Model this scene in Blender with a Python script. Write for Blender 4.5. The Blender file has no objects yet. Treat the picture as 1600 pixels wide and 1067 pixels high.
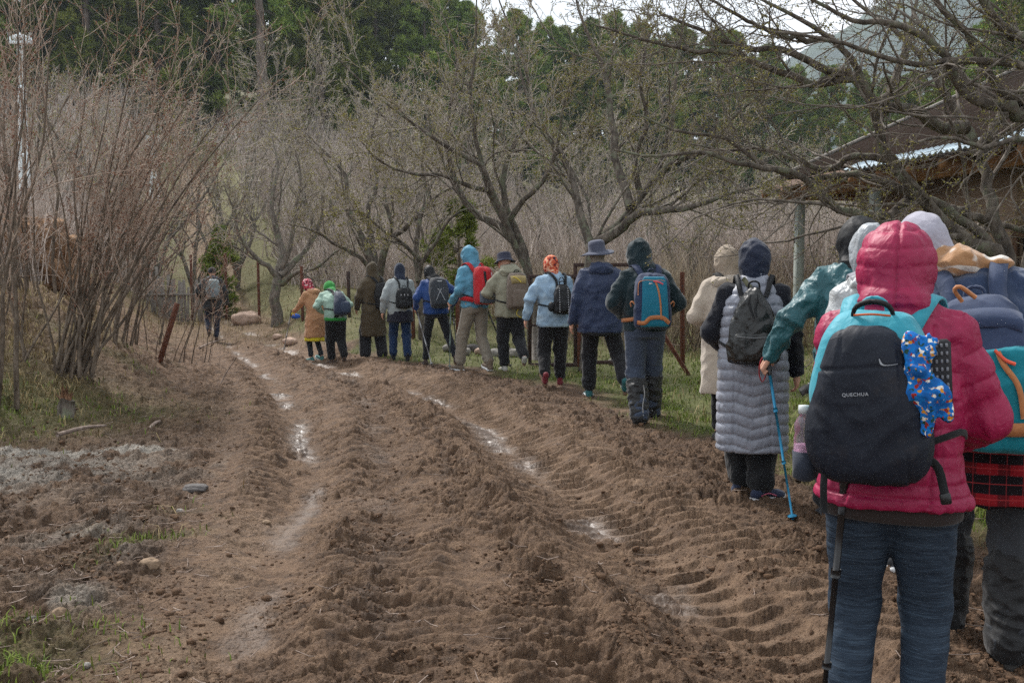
import bpy, math, random
import numpy as np
from mathutils import Vector, Matrix
rnd = random.Random(7)
rng = np.random.default_rng(11)
SC = bpy.context.scene
COL = SC.collection

# ------------------------------------------------------------------ camera, sky, sun, exposure
CAM_H = 1.48
FPX = 1556.0                      # focal length in pixels of the 1600 px wide photograph
PITCH = math.atan((533.5 - 428.0) / FPX)
cd = bpy.data.cameras.new('camera')
cd.sensor_width = 36.0
cd.lens = 36.0 * FPX / 1600.0
cd.clip_start = 0.05
cd.clip_end = 6000.0
cam = bpy.data.objects.new('camera', cd)
COL.objects.link(cam)
cam.location = (0, 0, CAM_H)
cam.rotation_euler = (math.pi / 2 - PITCH, 0, 0)
SC.camera = cam
cd.dof.use_dof = False

SUN_EL, SUN_AZ = 50.0, 328.0      # degrees
w = bpy.data.worlds.new('World')
SC.world = w
w.use_nodes = True
nt = w.node_tree
nt.nodes.clear()
out = nt.nodes.new('ShaderNodeOutputWorld')
bg = nt.nodes.new('ShaderNodeBackground')
sky = nt.nodes.new('ShaderNodeTexSky')
sky.sky_type = 'NISHITA'
sky.sun_disc = False
sky.sun_elevation = math.radians(SUN_EL)
sky.sun_rotation = math.radians(SUN_AZ)
sky.air_density = 1.0
sky.dust_density = 3.0
hsv = nt.nodes.new('ShaderNodeHueSaturation')
hsv.inputs['Saturation'].default_value = 0.22
hsv.inputs['Value'].default_value = 1.0
tc = nt.nodes.new('ShaderNodeTexCoord')
nz = nt.nodes.new('ShaderNodeTexNoise')
nz.inputs['Scale'].default_value = 2.2
nz.inputs['Detail'].default_value = 6
rmp = nt.nodes.new('ShaderNodeValToRGB')
rmp.color_ramp.elements[0].position = 0.3
rmp.color_ramp.elements[0].color = (8.0, 8.7, 9.4, 1)
rmp.color_ramp.elements[1].position = 0.7
rmp.color_ramp.elements[1].color = (14.0, 14.3, 14.6, 1)
mix = nt.nodes.new('ShaderNodeMixRGB')
mix.inputs[0].default_value = 0.62
nt.links.new(tc.outputs['Generated'], nz.inputs['Vector'])
nt.links.new(nz.outputs['Fac'], rmp.inputs['Fac'])
nt.links.new(sky.outputs['Color'], hsv.inputs['Color'])
nt.links.new(hsv.outputs['Color'], mix.inputs[1])
nt.links.new(rmp.outputs['Color'], mix.inputs[2])
nt.links.new(mix.outputs['Color'], bg.inputs['Color'])
nt.links.new(bg.outputs['Background'], out.inputs['Surface'])
bg.inputs['Strength'].default_value = 0.075

sd = bpy.data.lights.new('sun', 'SUN')
sd.energy = 3.0
sd.angle = math.radians(7)
sd.color = (1.0, 0.955, 0.90)
so = bpy.data.objects.new('sun', sd)
COL.objects.link(so)
_e, _a = math.radians(SUN_EL), math.radians(SUN_AZ)
_dir = Vector((math.sin(_a) * math.cos(_e), math.cos(_a) * math.cos(_e), math.sin(_e)))   # towards the sun
so.rotation_euler = _dir.to_track_quat('Z', 'Y').to_euler()

SC.view_settings.view_transform = 'Standard'
SC.view_settings.look = 'None'
SC.view_settings.exposure = 0.84
SC.view_settings.gamma = 1.0
SC.render.engine = 'CYCLES'
SC.cycles.max_bounces = 6
SC.cycles.diffuse_bounces = 3
SC.cycles.glossy_bounces = 3
SC.cycles.transmission_bounces = 6
SC.cycles.transparent_max_bounces = 8
SC.cycles.volume_bounces = 0
SC.cycles.use_denoising = False
SC.cycles.sample_clamp_indirect = 1.5
SC.cycles.sample_clamp_direct = 5.0
SC.cycles.blur_glossy = 0.6
try:
    SC.cycles.denoiser = 'OPENIMAGEDENOISE'
    SC.cycles.denoising_prefilter = 'ACCURATE'
    SC.cycles.denoising_input_passes = 'RGB_ALBEDO_NORMAL'
except Exception: pass

# ------------------------------------------------------------------ pixel helpers (photograph 1600 x 1067)
_R = Matrix.Rotation(math.pi / 2 - PITCH, 3, 'X')
def ray(px, py):
    v = _R @ Vector(((px - 800) / FPX, -(py - 533.5) / FPX, -1.0))
    return v
def gp(px, py, z=0.0):
    """ground point seen at a pixel (height z)"""
    v = ray(px, py)
    t = (z - CAM_H) / v.z
    return np.array([v.x * t, v.y * t, z])
def dp(px, py, Y):
    """point at depth Y seen at a pixel"""
    v = ray(px, py)
    t = Y / v.y
    return np.array([v.x * t, Y, CAM_H + v.z * t])

# ------------------------------------------------------------------ noise
_perm = np.random.default_rng(3).permutation(256)
_perm = np.concatenate([_perm, _perm, _perm])
_g3 = np.random.default_rng(5).normal(size=(256, 3))
_g3 /= np.linalg.norm(_g3, axis=1)[:, None]
_g3 = _g3.astype(np.float32)
def pn3(x, y, z=None):
    if z is None: z = np.zeros_like(x)
    x = np.asarray(x, np.float32); y = np.asarray(y, np.float32); z = np.asarray(z, np.float32)
    xi = np.floor(x); yi = np.floor(y); zi = np.floor(z)
    fx = x - xi; fy = y - yi; fz = z - zi
    xi = xi.astype(np.int64) & 255; yi = yi.astype(np.int64) & 255; zi = zi.astype(np.int64) & 255
    u = fx * fx * fx * (fx * (fx * 6 - 15) + 10); v = fy * fy * fy * (fy * (fy * 6 - 15) + 10); ww = fz * fz * fz * (fz * (fz * 6 - 15) + 10)
    def g(a, b, c):
        h = _perm[_perm[_perm[xi + a] + yi + b] + zi + c]
        gr = _g3[h]
        return gr[..., 0] * (fx - a) + gr[..., 1] * (fy - b) + gr[..., 2] * (fz - c)
    def l(a, b, t): return a + (b - a) * t
    return 1.6 * l(l(l(g(0, 0, 0), g(1, 0, 0), u), l(g(0, 1, 0), g(1, 1, 0), u), v),
             l(l(g(0, 0, 1), g(1, 0, 1), u), l(g(0, 1, 1), g(1, 1, 1), u), v), ww)
def pn2(x, y):
    x = np.asarray(x, np.float32); y = np.asarray(y, np.float32)
    xi = np.floor(x); yi = np.floor(y)
    fx = x - xi; fy = y - yi
    xi = xi.astype(np.int64) & 255; yi = yi.astype(np.int64) & 255
    u = fx * fx * fx * (fx * (fx * 6 - 15) + 10); v = fy * fy * fy * (fy * (fy * 6 - 15) + 10)
    def g(a, b):
        h = _perm[_perm[xi + a] + yi + b]
        an = h * (2 * math.pi / 256)
        return (np.cos(an) * (fx - a) + np.sin(an) * (fy - b)).astype(np.float32)
    a = g(0, 0) + (g(1, 0) - g(0, 0)) * u
    b = g(0, 1) + (g(1, 1) - g(0, 1)) * u
    return 1.5 * (a + (b - a) * v)
def fbm2(x, y, o=4, gain=0.5):
    s = 0; a = 1.0; f = 1.0
    for i in range(o):
        s = s + a * pn2(x * f + 17.3 * i, y * f - 9.1 * i); a *= gain; f *= 2.03
    return s
def worley(x, y, seed=0):
    """distance to the nearest jittered cell point (0..~1) and that cell's random value"""
    x = np.asarray(x, np.float32); y = np.asarray(y, np.float32); xi = np.floor(x).astype(np.int64); yi = np.floor(y).astype(np.int64); best = np.full(x.shape, 9.0, np.float32); val = np.zeros(x.shape, np.float32)
    for a in (-1, 0, 1):
        for b in (-1, 0, 1):
            h = _perm[_perm[(xi + a + seed) & 255] + ((yi + b) & 255)]; h2 = _perm[h + 37]; h3 = _perm[h + 101]
            d = (xi + a + 0.12 + h2 / 335.0 - x) ** 2 + (yi + b + 0.12 + h3 / 335.0 - y) ** 2; d = d * (0.6 + h / 320.0)
            m = d < best; best = np.where(m, d, best).astype(np.float32); val = np.where(m, h / 255.0, val).astype(np.float32)
    return np.sqrt(best), val
def sstep(a, b, x):
    t = np.clip((x - a) / (b - a), 0, 1)
    return t * t * (3 - 2 * t)

# ------------------------------------------------------------------ mesh helpers
def mesh_np(name, V, F, mat=None, parent=None, smooth=True, attrs=None, link=True):
    """V (n,3); F list of arrays (m,k) (or one array)"""
    if isinstance(F, np.ndarray): F = [F]
    F = [f for f in F if len(f)]
    me = bpy.data.meshes.new(name)
    V = np.asarray(V, np.float32)
    me.vertices.add(len(V)); me.vertices.foreach_set('co', V.ravel())
    nl = sum(f.size for f in F); npoly = sum(len(f) for f in F)
    me.loops.add(nl); me.polygons.add(npoly)
    me.loops.foreach_set('vertex_index', np.concatenate([f.ravel() for f in F]).astype(np.int32))
    tot = np.concatenate([np.full(len(f), f.shape[1], np.int32) for f in F])
    st = np.concatenate([[0], np.cumsum(tot)[:-1]]).astype(np.int32)
    me.polygons.foreach_set('loop_start', st)
    me.polygons.foreach_set('loop_total', tot)
    if smooth: me.polygons.foreach_set('use_smooth', np.ones(npoly, bool))
    me.update(calc_edges=True)
    me.validate(clean_customdata=False)
    if attrs:
        for k, a in attrs.items():
            a = np.asarray(a, np.float32)
            if a.ndim == 1:
                at = me.attributes.new(k, 'FLOAT', 'POINT'); at.data.foreach_set('value', a)
            else:
                at = me.attributes.new(k, 'FLOAT_VECTOR', 'POINT'); at.data.foreach_set('vector', a.ravel())
    if mat: me.materials.append(mat)
    o = bpy.data.objects.new(name, me)
    if link: COL.objects.link(o)
    if parent is not None: o.parent = parent
    return o
def tag(o, label=None, cat=None, group=None, kind=None):
    if label: o['label'] = label
    if cat: o['category'] = cat
    if group: o['group'] = group
    if kind: o['kind'] = kind
    return o
def empty(name, loc=(0, 0, 0), rz=0.0):
    o = bpy.data.objects.new(name, None); COL.objects.link(o)
    o.location = loc; o.rotation_euler = (0, 0, rz); o.empty_display_size = 0.2
    return o
def copy_tree(o, parent=None):
    c = o.copy(); COL.objects.link(c); c.parent = parent
    for ch in list(o.children): copy_tree(ch, c)
    return c
def catmull(P, n):
    """resample a polyline (k,3) smoothly to n points, even in arc length"""
    P = np.asarray(P, float)
    if len(P) == 2:
        t = np.linspace(0, 1, n)[:, None]; return P[0] * (1 - t) + P[1] * t
    Q = np.vstack([2 * P[0] - P[1], P, 2 * P[-1] - P[-2]])
    res = []
    for i in range(1, len(Q) - 2):
        t = np.linspace(0, 1, 12, endpoint=False)[:, None]
        a, b, c, d = Q[i - 1], Q[i], Q[i + 1], Q[i + 2]
        res.append(0.5 * ((2 * b) + (-a + c) * t + (2 * a - 5 * b + 4 * c - d) * t ** 2 + (-a + 3 * b - 3 * c + d) * t ** 3))
    res.append(P[-1:]); R = np.vstack(res)
    s = np.concatenate([[0], np.cumsum(np.linalg.norm(np.diff(R, axis=0), axis=1))])
    u = np.linspace(0, s[-1], n)
    return np.stack([np.interp(u, s, R[:, k]) for k in range(P.shape[1])], 1)
def tubes(P, R, k=6, cap=True):
    """P (B,n,3) paths, R (B,n) radii -> V, F (quads), caps"""
    B, n, _ = P.shape
    T = np.gradient(P, axis=1); T /= np.linalg.norm(T, axis=2, keepdims=True) + 1e-9
    ref = np.where(np.abs(T[:, :1, 2:3]) > 0.8, np.array([1., 0.13, 0]), np.array([0.05, 0.08, 1.]))
    ref = np.broadcast_to(ref, P.shape)
    A = np.cross(T, ref); A /= np.linalg.norm(A, axis=2, keepdims=True) + 1e-9
    Bn = np.cross(T, A)
    an = np.arange(k) * 2 * math.pi / k
    V = P[:, :, None, :] + R[:, :, None, None] * (A[:, :, None, :] * np.cos(an)[None, None, :, None] + Bn[:, :, None, :] * np.sin(an)[None, None, :, None])
    idx = np.arange(B * n * k).reshape(B, n, k)
    nx = np.roll(idx, -1, axis=2)
    F = np.stack([idx[:, :-1], idx[:, 1:], nx[:, 1:], nx[:, :-1]], -1).reshape(-1, 4)
    Fs = [F]
    if cap:
        Fs.append(idx[:, -1].reshape(-1, k)[:, ::1]); Fs.append(idx[:, 0].reshape(-1, k)[:, ::-1])
    return V.reshape(-1, 3), Fs
class MB:
    """collects shapes into one mesh"""
    def __init__(s): s.V = []; s.F = []; s.n = 0
    def add(s, V, F):
        if isinstance(F, np.ndarray): F = [F]
        s.V.append(np.asarray(V, float)); s.F += [f + s.n for f in F]; s.n += len(V); return s
    def tube(s, P, r, k=8, n=None):
        P = np.asarray(P, float)
        if n: P = catmull(P, n)
        r = np.asarray(r, float)
        R = np.full(len(P), float(r)) if r.ndim == 0 else np.interp(np.linspace(0, 1, len(P)), np.linspace(0, 1, len(r)), r)
        V, F = tubes(P[None], R[None], k); return s.add(V, F)
    def box(s, c, size, R=None, bev=0.0):
        c = np.asarray(c, float); h = np.asarray(size, float) / 2
        b = min(bev, h.min() * 0.9)
        if b <= 0:
            V = np.array([[x, y, z] for x in (-1, 1) for y in (-1, 1) for z in (-1, 1)]) * h
            F = np.array([[0, 1, 3, 2], [4, 6, 7, 5], [0, 4, 5, 1], [2, 3, 7, 6], [0, 2, 6, 4], [1, 5, 7, 3]])
            Fs = [F]
        else:
            V = []; 
            for x in (-1, 1):
                for y in (-1, 1):
                    for z in (-1, 1):
                        V += [[x * h[0], y * (h[1] - b), z * (h[2] - b)], [x * (h[0] - b), y * h[1], z * (h[2] - b)], [x * (h[0] - b), y * (h[1] - b), z * h[2]]]
            V = np.array(V, float)
            def i(x, y, z, a): return ((x * 2 + y) * 2 + z) * 3 + a
            q = []; t = []
            for a, (u, v) in ((0, (1, 2)), (1, (0, 2)), (2, (0, 1))):
                for sgn in (0, 1):
                    f = []
                    for cu, cv in ((0, 0), (1, 0), (1, 1), (0, 1)):
                        k = [0, 0, 0]; k[a] = sgn; k[u] = cu; k[v] = cv; f.append(i(*k, a))
                    q.append(f)
            for a, u, v in ((0, 1, 2), (1, 0, 2), (2, 0, 1)):    # edges along a
                for cu in (0, 1):
                    for cv in (0, 1):
                        k0 = [0, 0, 0]; k0[u] = cu; k0[v] = cv; k1 = list(k0); k1[a] = 1
                        q.append([i(*k0, u), i(*k1, u), i(*k1, v), i(*k0, v)])
            for x in (0, 1):
                for y in (0, 1):
                    for z in (0, 1): t.append([i(x, y, z, 0), i(x, y, z, 1), i(x, y, z, 2)])
            def orient(fs):
                r = []
                for f in fs:
                    p = V[f]; nrm = np.cross(p[1] - p[0], p[2] - p[1])
                    r.append(f if nrm @ p.mean(0) > 0 else f[::-1])
                return np.array(r)
            Fs = [orient(q), orient(t)]
        if R is not None: V = V @ np.asarray(R).T
        return s.add(V + c, Fs)
    def build(s, name, mat, parent=None, smooth=True, xf=None):
        V = np.vstack(s.V)
        if xf is not None: V = xf(V)
        by = {}
        for f in s.F: by.setdefault(f.shape[1], []).append(f)
        return mesh_np(name, V, [np.vstack(v) for v in by.values()], mat, parent, smooth)
def rotz(a): c, s_ = math.cos(a), math.sin(a); return np.array([[c, -s_, 0], [s_, c, 0], [0, 0, 1.]])
def rotx(a): c, s_ = math.cos(a), math.sin(a); return np.array([[1, 0, 0], [0, c, -s_], [0, s_, c]])
def roty(a): c, s_ = math.cos(a), math.sin(a); return np.array([[c, 0, s_], [0, 1, 0], [-s_, 0, c]])

# ------------------------------------------------------------------ material helpers
class NT:
    def __init__(s, name, rough=0.8, spec=0.3):
        s.m = bpy.data.materials.new(name); s.m.use_nodes = True
        s.t = s.m.node_tree; s.b = s.t.nodes['Principled BSDF']
        s.b.inputs['Roughness'].default_value = rough
        s.b.inputs['Specular IOR Level'].default_value = spec
        s._tc = None
    def n(s, typ, **kw):
        nd = s.t.nodes.new(typ)
        for k, v in kw.items():
            if k.startswith('_'): setattr(nd, k[1:], v)
            else: nd.inputs[k.replace('__', ' ')].default_value = v
        return nd
    def l(s, a, b): s.t.links.new(a, b)
    def coord(s, which='Object', scale=(1, 1, 1)):
        if s._tc is None: s._tc = s.t.nodes.new('ShaderNodeTexCoord')
        mp = s.n('ShaderNodeMapping'); mp.inputs['Scale'].default_value = scale
        s.l(s._tc.outputs[which], mp.inputs['Vector']); return mp.outputs['Vector']
    def noise(s, scale, detail=4, rough=0.55, vec=None, dist=0.0, sc3=(1, 1, 1)):
        nd = s.n('ShaderNodeTexNoise', Scale=scale, Detail=detail, Roughness=rough, Distortion=dist)
        s.l(vec if vec is not None else s.coord(scale=sc3), nd.inputs['Vector']); return nd.outputs['Fac']
    def ramp(s, fac, stops):
        r = s.n('ShaderNodeValToRGB'); cr = r.color_ramp
        while len(cr.elements) < len(stops): cr.elements.new(0.5)
        for e, (p, c) in zip(cr.elements, stops):
            e.position = p; e.color = (c, c, c, 1) if isinstance(c, (int, float)) else (*c[:3], 1)
        s.l(fac, r.inputs['Fac']); return r.outputs['Color']
    def mix(s, fac, a, b, mode='MIX'):
        nd = s.n('ShaderNodeMixRGB', _blend_type=mode)
        for i, v in ((0, fac), (1, a), (2, b)):
            if hasattr(v, 'is_linked') or hasattr(v, 'links'): s.l(v, nd.inputs[i])
            elif isinstance(v, (int, float)): nd.inputs[i].default_value = v if i == 0 else (v, v, v, 1)
            else: nd.inputs[i].default_value = (*v[:3], 1)
        return nd.outputs['Color']
    def math(s, op, a, b=0.0, clamp=False):
        nd = s.n('ShaderNodeMath', _operation=op, _use_clamp=clamp)
        for i, v in ((0, a), (1, b)):
            if isinstance(v, (int, float)): nd.inputs[i].default_value = v
            else: s.l(v, nd.inputs[i])
        return nd.outputs[0]
    def attr(s, name, out='Fac'):
        nd = s.n('ShaderNodeAttribute'); nd.attribute_name = name; return nd.outputs[out]
    def color(s, c):
        if isinstance(c, tuple): s.b.inputs['Base Color'].default_value = (*c[:3], 1)
        else: s.l(c, s.b.inputs['Base Color'])
        return s
    def bump(s, h, dist=0.01, strength=1.0):
        nd = s.n('ShaderNodeBump', Distance=dist, Strength=strength)
        s.l(h, nd.inputs['Height']); prev = s.b.inputs['Normal']
        if prev.is_linked: s.l(prev.links[0].from_socket, nd.inputs['Normal'])
        s.l(nd.outputs['Normal'], prev); return s
    def rough(s, v): s.l(v, s.b.inputs['Roughness']); return s
def lin(*c):
    """sRGB 0-255 -> linear"""
    return tuple(((v / 255) / 12.92 if v / 255 <= 0.04045 else ((v / 255 + 0.055) / 1.055) ** 2.4) for v in c)
def plain(name, c, rough=0.7, var=0.18, sc=20, bump=0.002, spec=0.3, metal=0.0):
    g = NT(name, rough, spec)
    n = g.noise(sc, 5, 0.65); d = tuple(max(0, x * (1 - var * 1.6)) for x in c); u = tuple(min(1, x * (1 + var * 1.3)) for x in c)
    g.color(g.ramp(n, [(0.3, d), (0.5, c), (0.72, u)]))
    g.b.inputs['Metallic'].default_value = metal
    if bump: g.bump(g.noise(sc * 4, 4, 0.6), bump, 0.7)
    return g.m
def unit(v): return v / (np.linalg.norm(v, axis=-1, keepdims=True) + 1e-9)
# ------------------------------------------------------------------ ground: one sheet with the ruts as real relief
def _curve(px):
    P = np.array([gp(*p)[:2] for p in px]); P = P[np.argsort(P[:, 1])]
    P = catmull(P, 80); P = P[np.argsort(P[:, 1])]
    y0, y1 = P[0], P[-1]
    a = (P[6] - P[0]); b = (P[-1] - P[-7])
    ext0 = y0 - a / abs(a[1] + 1e-6) * (y0[1] + 6); ext1 = y1 + b / abs(b[1] + 1e-6) * 60
    return np.vstack([ext0, P, ext1])
EDGE_L = _curve([(200, 1067), (330, 900), (380, 750), (400, 650), (380, 590), (345, 550), (322, 520)])
EDGE_R = _curve([(2300, 1067), (1760, 930), (1400, 838), (1270, 770), (1110, 706), (985, 668), (850, 611), (700, 584), (560, 562), (450, 531), (395, 508)])
RUT_A = _curve([(375, 1067), (410, 930), (445, 850), (485, 750), (472, 680), (440, 610), (400, 570), (360, 540)])
RUT_B = _curve([(600, 1067), (602, 900), (598, 700), (585, 640), (545, 595), (470, 560), (410, 535)])
RUT_C = _curve([(1230, 1067), (1075, 930), (915, 800), (820, 715), (740, 650), (650, 606), (560, 582), (470, 552), (400, 528)])
def cv(curve, y):
    x = np.interp(y, curve[:, 1], curve[:, 0])
    sl = np.interp(y, (curve[1:, 1] + curve[:-1, 1]) / 2, np.diff(curve[:, 0]) / (np.diff(curve[:, 1]) + 1e-9))
    return x, 1 / np.sqrt(1 + sl * sl)
def sdist(curve, X, Y):
    x, c = cv(curve, Y); return (X - x) * c
def arclen(curve, Y):
    s = np.concatenate([[0], np.cumsum(np.linalg.norm(np.diff(curve, axis=0), axis=1))])
    return np.interp(Y, curve[:, 1], s)
def bumpf(x, c, w_): return np.exp(-((x - c) / w_) ** 2)
def terrain(X, Y):
    """large form of the land"""
    X = np.asarray(X, float); Y = np.asarray(Y, float)
    rt = X / np.maximum(Y, 6)
    dl = -sdist(EDGE_L, X, Y)            # metres left of the left road edge
    dr = sdist(EDGE_R, X, Y)
    h = np.zeros_like(X)
    # left bank behind the shrubs
    h += 1.35 * sstep(0.5, 3.2, dl) * sstep(9.0, 14.5, Y) * (1 - 0.35 * sstep(10, 25, dl))
    h += 0.25 * sstep(2.0, 5.0, dl) * sstep(9.0, 12.0, Y)
    # low berm at the far right road side
    h += 0.38 * sstep(0.0, 0.9, dr) * sstep(16.5, 21.0, Y) * (1 - sstep(40, 60, Y))
    h += 0.06 * sstep(0.0, 0.5, dr)
    h += 0.55 * sstep(19.5, 26, Y) * sstep(0.3, 2.0, dr) * sstep(-0.06, -0.18, rt) * (1 - sstep(40, 60, Y))
    # road climbs at its far end
    h += 0.045 * np.maximum(Y - 22, 0) * (1 - sstep(26, 34, Y)) 
    # hill
    k = 0.115 + 0.155 * sstep(0.12, -0.30, rt)
    yy = np.maximum(Y - 27, 0)
    h += k * yy * sstep(0, 14, yy) * (1 - 0.0) * np.where(Y < 130, 1, 1)
    h += 0.5 * pn2(X * 0.06, Y * 0.06) * sstep(26, 50, Y) + 0.10 * pn2(X * 0.35 + 5, Y * 0.35) * sstep(0.3, 1.5, np.maximum(dl, dr))
    return h
def ground_h(X, Y, masks=False):
    X = np.asarray(X, float); Y = np.asarray(Y, float)
    h = terrain(X, Y)
    L = -sdist(EDGE_L, X, Y); Rr = sdist(EDGE_R, X, Y)
    wv = 0.07 * pn2(X * 1.1, Y * 1.1) + 0.03 * pn2(X * 3.7, Y * 3.7)
    a = sdist(RUT_A, X, Y) + wv; b = sdist(RUT_B, X, Y) + wv * 0.8; c = sdist(RUT_C, X, Y) + wv * 0.8
    sC = arclen(RUT_C, Y); sB = arclen(RUT_B, Y); sA = arclen(RUT_A, Y)
    inroad = sstep(0.25, -0.1, L) * sstep(0.45, 0.0, Rr)
    fade = 1 - 0.75 * sstep(12, 26, Y)
    n1 = fbm2(X * 2.3, Y * 2.3, 3); n2 = fbm2(X * 7.1 + 3, Y * 7.1, 3); n3 = pn2(X * 24, Y * 24) ; n4 = pn2(X * 55, Y * 55)
    # clods: ridged / billowed noise
    def clod(f, ox):
        q = 1 - np.abs(pn2(X * f + ox, Y * f)) * 1.7
        return np.clip(q, 0, 1) ** 2
    c1 = np.abs(pn2(X * 6.5 + 40, Y * 6.5)) ; c2 = np.abs(pn2(X * 15 + 9, Y * 15)) ; c3 = np.abs(pn2(X * 34, Y * 34))
    # ---- rut C : deep tractor channel
    prof = -0.125 * np.exp(-(np.abs(c - 0.03) / 0.33) ** 3.2)
    ridge_l = 0.085 * bumpf(c, -0.47, 0.13) * (0.75 + 0.35 * n1)
    bank_r = 0.055 * sstep(0.22, 0.62, c) * sstep(1.6, 0.8, c)
    ph = sC / 0.165 + np.clip(c, -1, 1.2) * 2.9 + 0.42 * n1 + 0.14 * n2
    ph = ph + 0.5 * (c > 0.40 + 0.05 * n1); ang = ph * 2 * math.pi
    fr = ph - np.floor(ph); lug = sstep(0.0, 0.12, fr) * (1 - 0.55 * (fr / 0.66) ** 2) * sstep(0.74, 0.56, fr)
    zone = sstep(0.02, 0.16, c) * sstep(0.80, 0.60, c) * (1 - 0.85 * bumpf(c, 0.40 + 0.05 * n1, 0.045))
    zone2 = sstep(-0.36, -0.22, c) * sstep(0.1, -0.02, c)
    lug2 = (0.5 + 0.5 * np.cos(2 * math.pi * (sC / 0.155 - np.clip(c, -1, 1) * 1.2 + 0.2 * n1))) ** 1.5
    wob = np.clip(0.85 + 0.6 * pn2(X * 3.1 + 21, Y * 3.1) + 0.3 * n1, 0.25, 1.4)
    cutl = sstep(-0.25, 0.15, pn2(c * 7.0 + np.floor(ph) * 3.7, np.floor(ph) * 1.9 + 0.5)); wob = wob * (0.6 + 0.4 * cutl)
    h_lug = 0.060 * (lug - 0.40) * zone * wob + 0.032 * lug2 * zone2
    # scalloped notches along the left ridge
    notch = 0.06 * (0.5 + 0.5 * np.cos(2 * math.pi * (sC / 0.2 + c * 0.6 + 0.3 * n1))) * bumpf(c, -0.60, 0.10)
    # ---- rut B and A, shallow channels with lugs
    hB = -0.060 * np.exp(-(np.abs(b) / 0.17) ** 2.5) + 0.012 * bumpf(b, -0.42, 0.22) + 0.01 * bumpf(b, 0.33, 0.16)
    lB = 0.034 * (0.5 + 0.5 * np.cos(2 * math.pi * (sB / 0.11 + b * 1.2 + 0.35 * n1))) * sstep(0.45, 0.25, np.abs(b - 0.03)) * sstep(0.3, -0.2, pn2(X * 0.9, Y * 0.5) - 0.1)
    tre = sdist(RUT_B, X, Y) - 0.62
    lB2 = 0.04 * (0.5 + 0.5 * np.cos(2 * math.pi * (sB / 0.105 + tre * 0.5 + 0.2 * n1))) * sstep(0.26, 0.16, np.abs(tre)) * sstep(0.05, 0.35, pn2(X * 0.45 + 7, Y * 0.45) + 0.25)
    hA = -0.06 * np.exp(-(np.abs(a) / 0.26) ** 2.5) + 0.065 * bumpf(a, -0.62, 0.22) * sstep(3.0, 5.5, Y) + 0.02 * bumpf(a, 0.5, 0.25)
    lA = 0.045 * (0.5 + 0.5 * np.cos(2 * math.pi * (sA / 0.14 - a * 1.6 + 0.3 * n1))) * sstep(-0.62, -0.45, a) * sstep(-0.1, -0.25, a) * sstep(5, 7, Y)
    road = (prof + ridge_l + bank_r + h_lug - notch + hB + lB + lB2 + hA + lA) * fade * sstep(2.9, 3.6, Y)
    # smoothness mask: in the wet channel bottoms the mud is slicker
    slick = np.clip(np.exp(-(np.abs(c) / 0.36) ** 4) * 0.8 + np.exp(-(np.abs(a) / 0.12) ** 4) * 0.25 + zone * 0.55, 0, 1)
    band = bumpf(L, -0.10, 0.17) * sstep(9, 5, Y)           # pale trodden band at the left road edge
    rough_ = (1 - 0.72 * np.clip(slick + band * 0.85, 0, 1))
    wb = np.maximum(np.exp(-(np.abs(a + 0.03) / 0.15) ** 2), np.exp(-(np.abs(c - 0.02) / 0.20) ** 3)) * sstep(-0.1, 0.3, pn2(X * 1.7 + 4, Y * 1.2))
    rough_ = rough_ * (1 - 0.75 * wb) * (0.45 + 0.9 * sstep(-0.35, 0.5, n1 + 0.3 * pn2(X * 0.7, Y * 0.7)))
    bankc = sstep(0.65, 0.95, c) * sstep(0.5, 0.1, Rr)
    rough_ = np.clip(rough_ + bankc * 0.5 + bumpf(c, -0.62, 0.2) * 0.6, 0, 1.5)
    wx = X + 0.05 * pn2(X * 9, Y * 9); wy = Y + 0.05 * pn2(X * 9 + 31, Y * 9)
    f1, v1 = worley(wx * 7.5, wy * 7.5); f2, v2 = worley(wx * 15, wy * 15, 9); f3, v3 = worley(wx * 30, wy * 30, 4)
    lump = 0.042 * (np.sqrt(np.clip(1 - f1 * f1 * 1.5, 0, 1)) * (0.25 + v1) - 0.45) * sstep(-0.25, 0.3, n1) + 0.028 * (np.sqrt(np.clip(1 - f2 * f2 * 1.5, 0, 1)) * (0.25 + v2) - 0.45) + 0.014 * (np.sqrt(np.clip(1 - f3 * f3 * 1.5, 0, 1)) * (0.2 + v3) - 0.4)
    small = (lump + 0.020 * (c1 - 0.25) + 0.010 * (c3 - 0.25) + 0.004 * n4) * rough_ * (1 - 0.35 * bumpf(sdist(RUT_C, X, Y), -1.1, 0.45)) + 0.006 * n2 + 0.002 * n3 + 0.0015 * n4
    # left: churned earth
    chl = sstep(0.0, 0.5, L) * sstep(16, 10, Y)
    small2 = (1.25 * lump + 0.05 * (c1 - 0.25) + 0.016 * (c3 - 0.25) + 0.004 * n4 + 0.05 * n1 + 0.006 * n3)
    vr = sstep(0.1, 0.6, Rr)
    small3 = 0.012 * n2 + 0.02 * n1 + 0.004 * n3
    det = inroad * (road + small + 0.012 * n1)
    lft = sstep(-0.1, 0.4, L)
    det = det * (1 - lft) + lft * (small2 * (0.35 + 0.65 * np.maximum(chl, sstep(8, 11, Y) * sstep(26, 18, Y)))) * 0.9
    det = det * (1 - vr) + vr * small3
    far = 1 - sstep(30, 60, Y)
    H = h + det * far
    if not masks: return H
    wet = np.exp(-(np.abs(a + 0.03 + 0.05 * n2) / 0.085) ** 2) * sstep(-0.15, 0.35, pn2(X * 2.2, Y * 1.1) + 0.15 - 4 * (small)) * 0.95
    wet = np.maximum(wet, 0.95 * np.exp(-(np.abs(c - 0.02 + 0.06 * n2) / 0.15) ** 3) * sstep(-0.25, 0.35, pn2(X * 1.7 + 4, Y * 1.2) - 6 * small))
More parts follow.
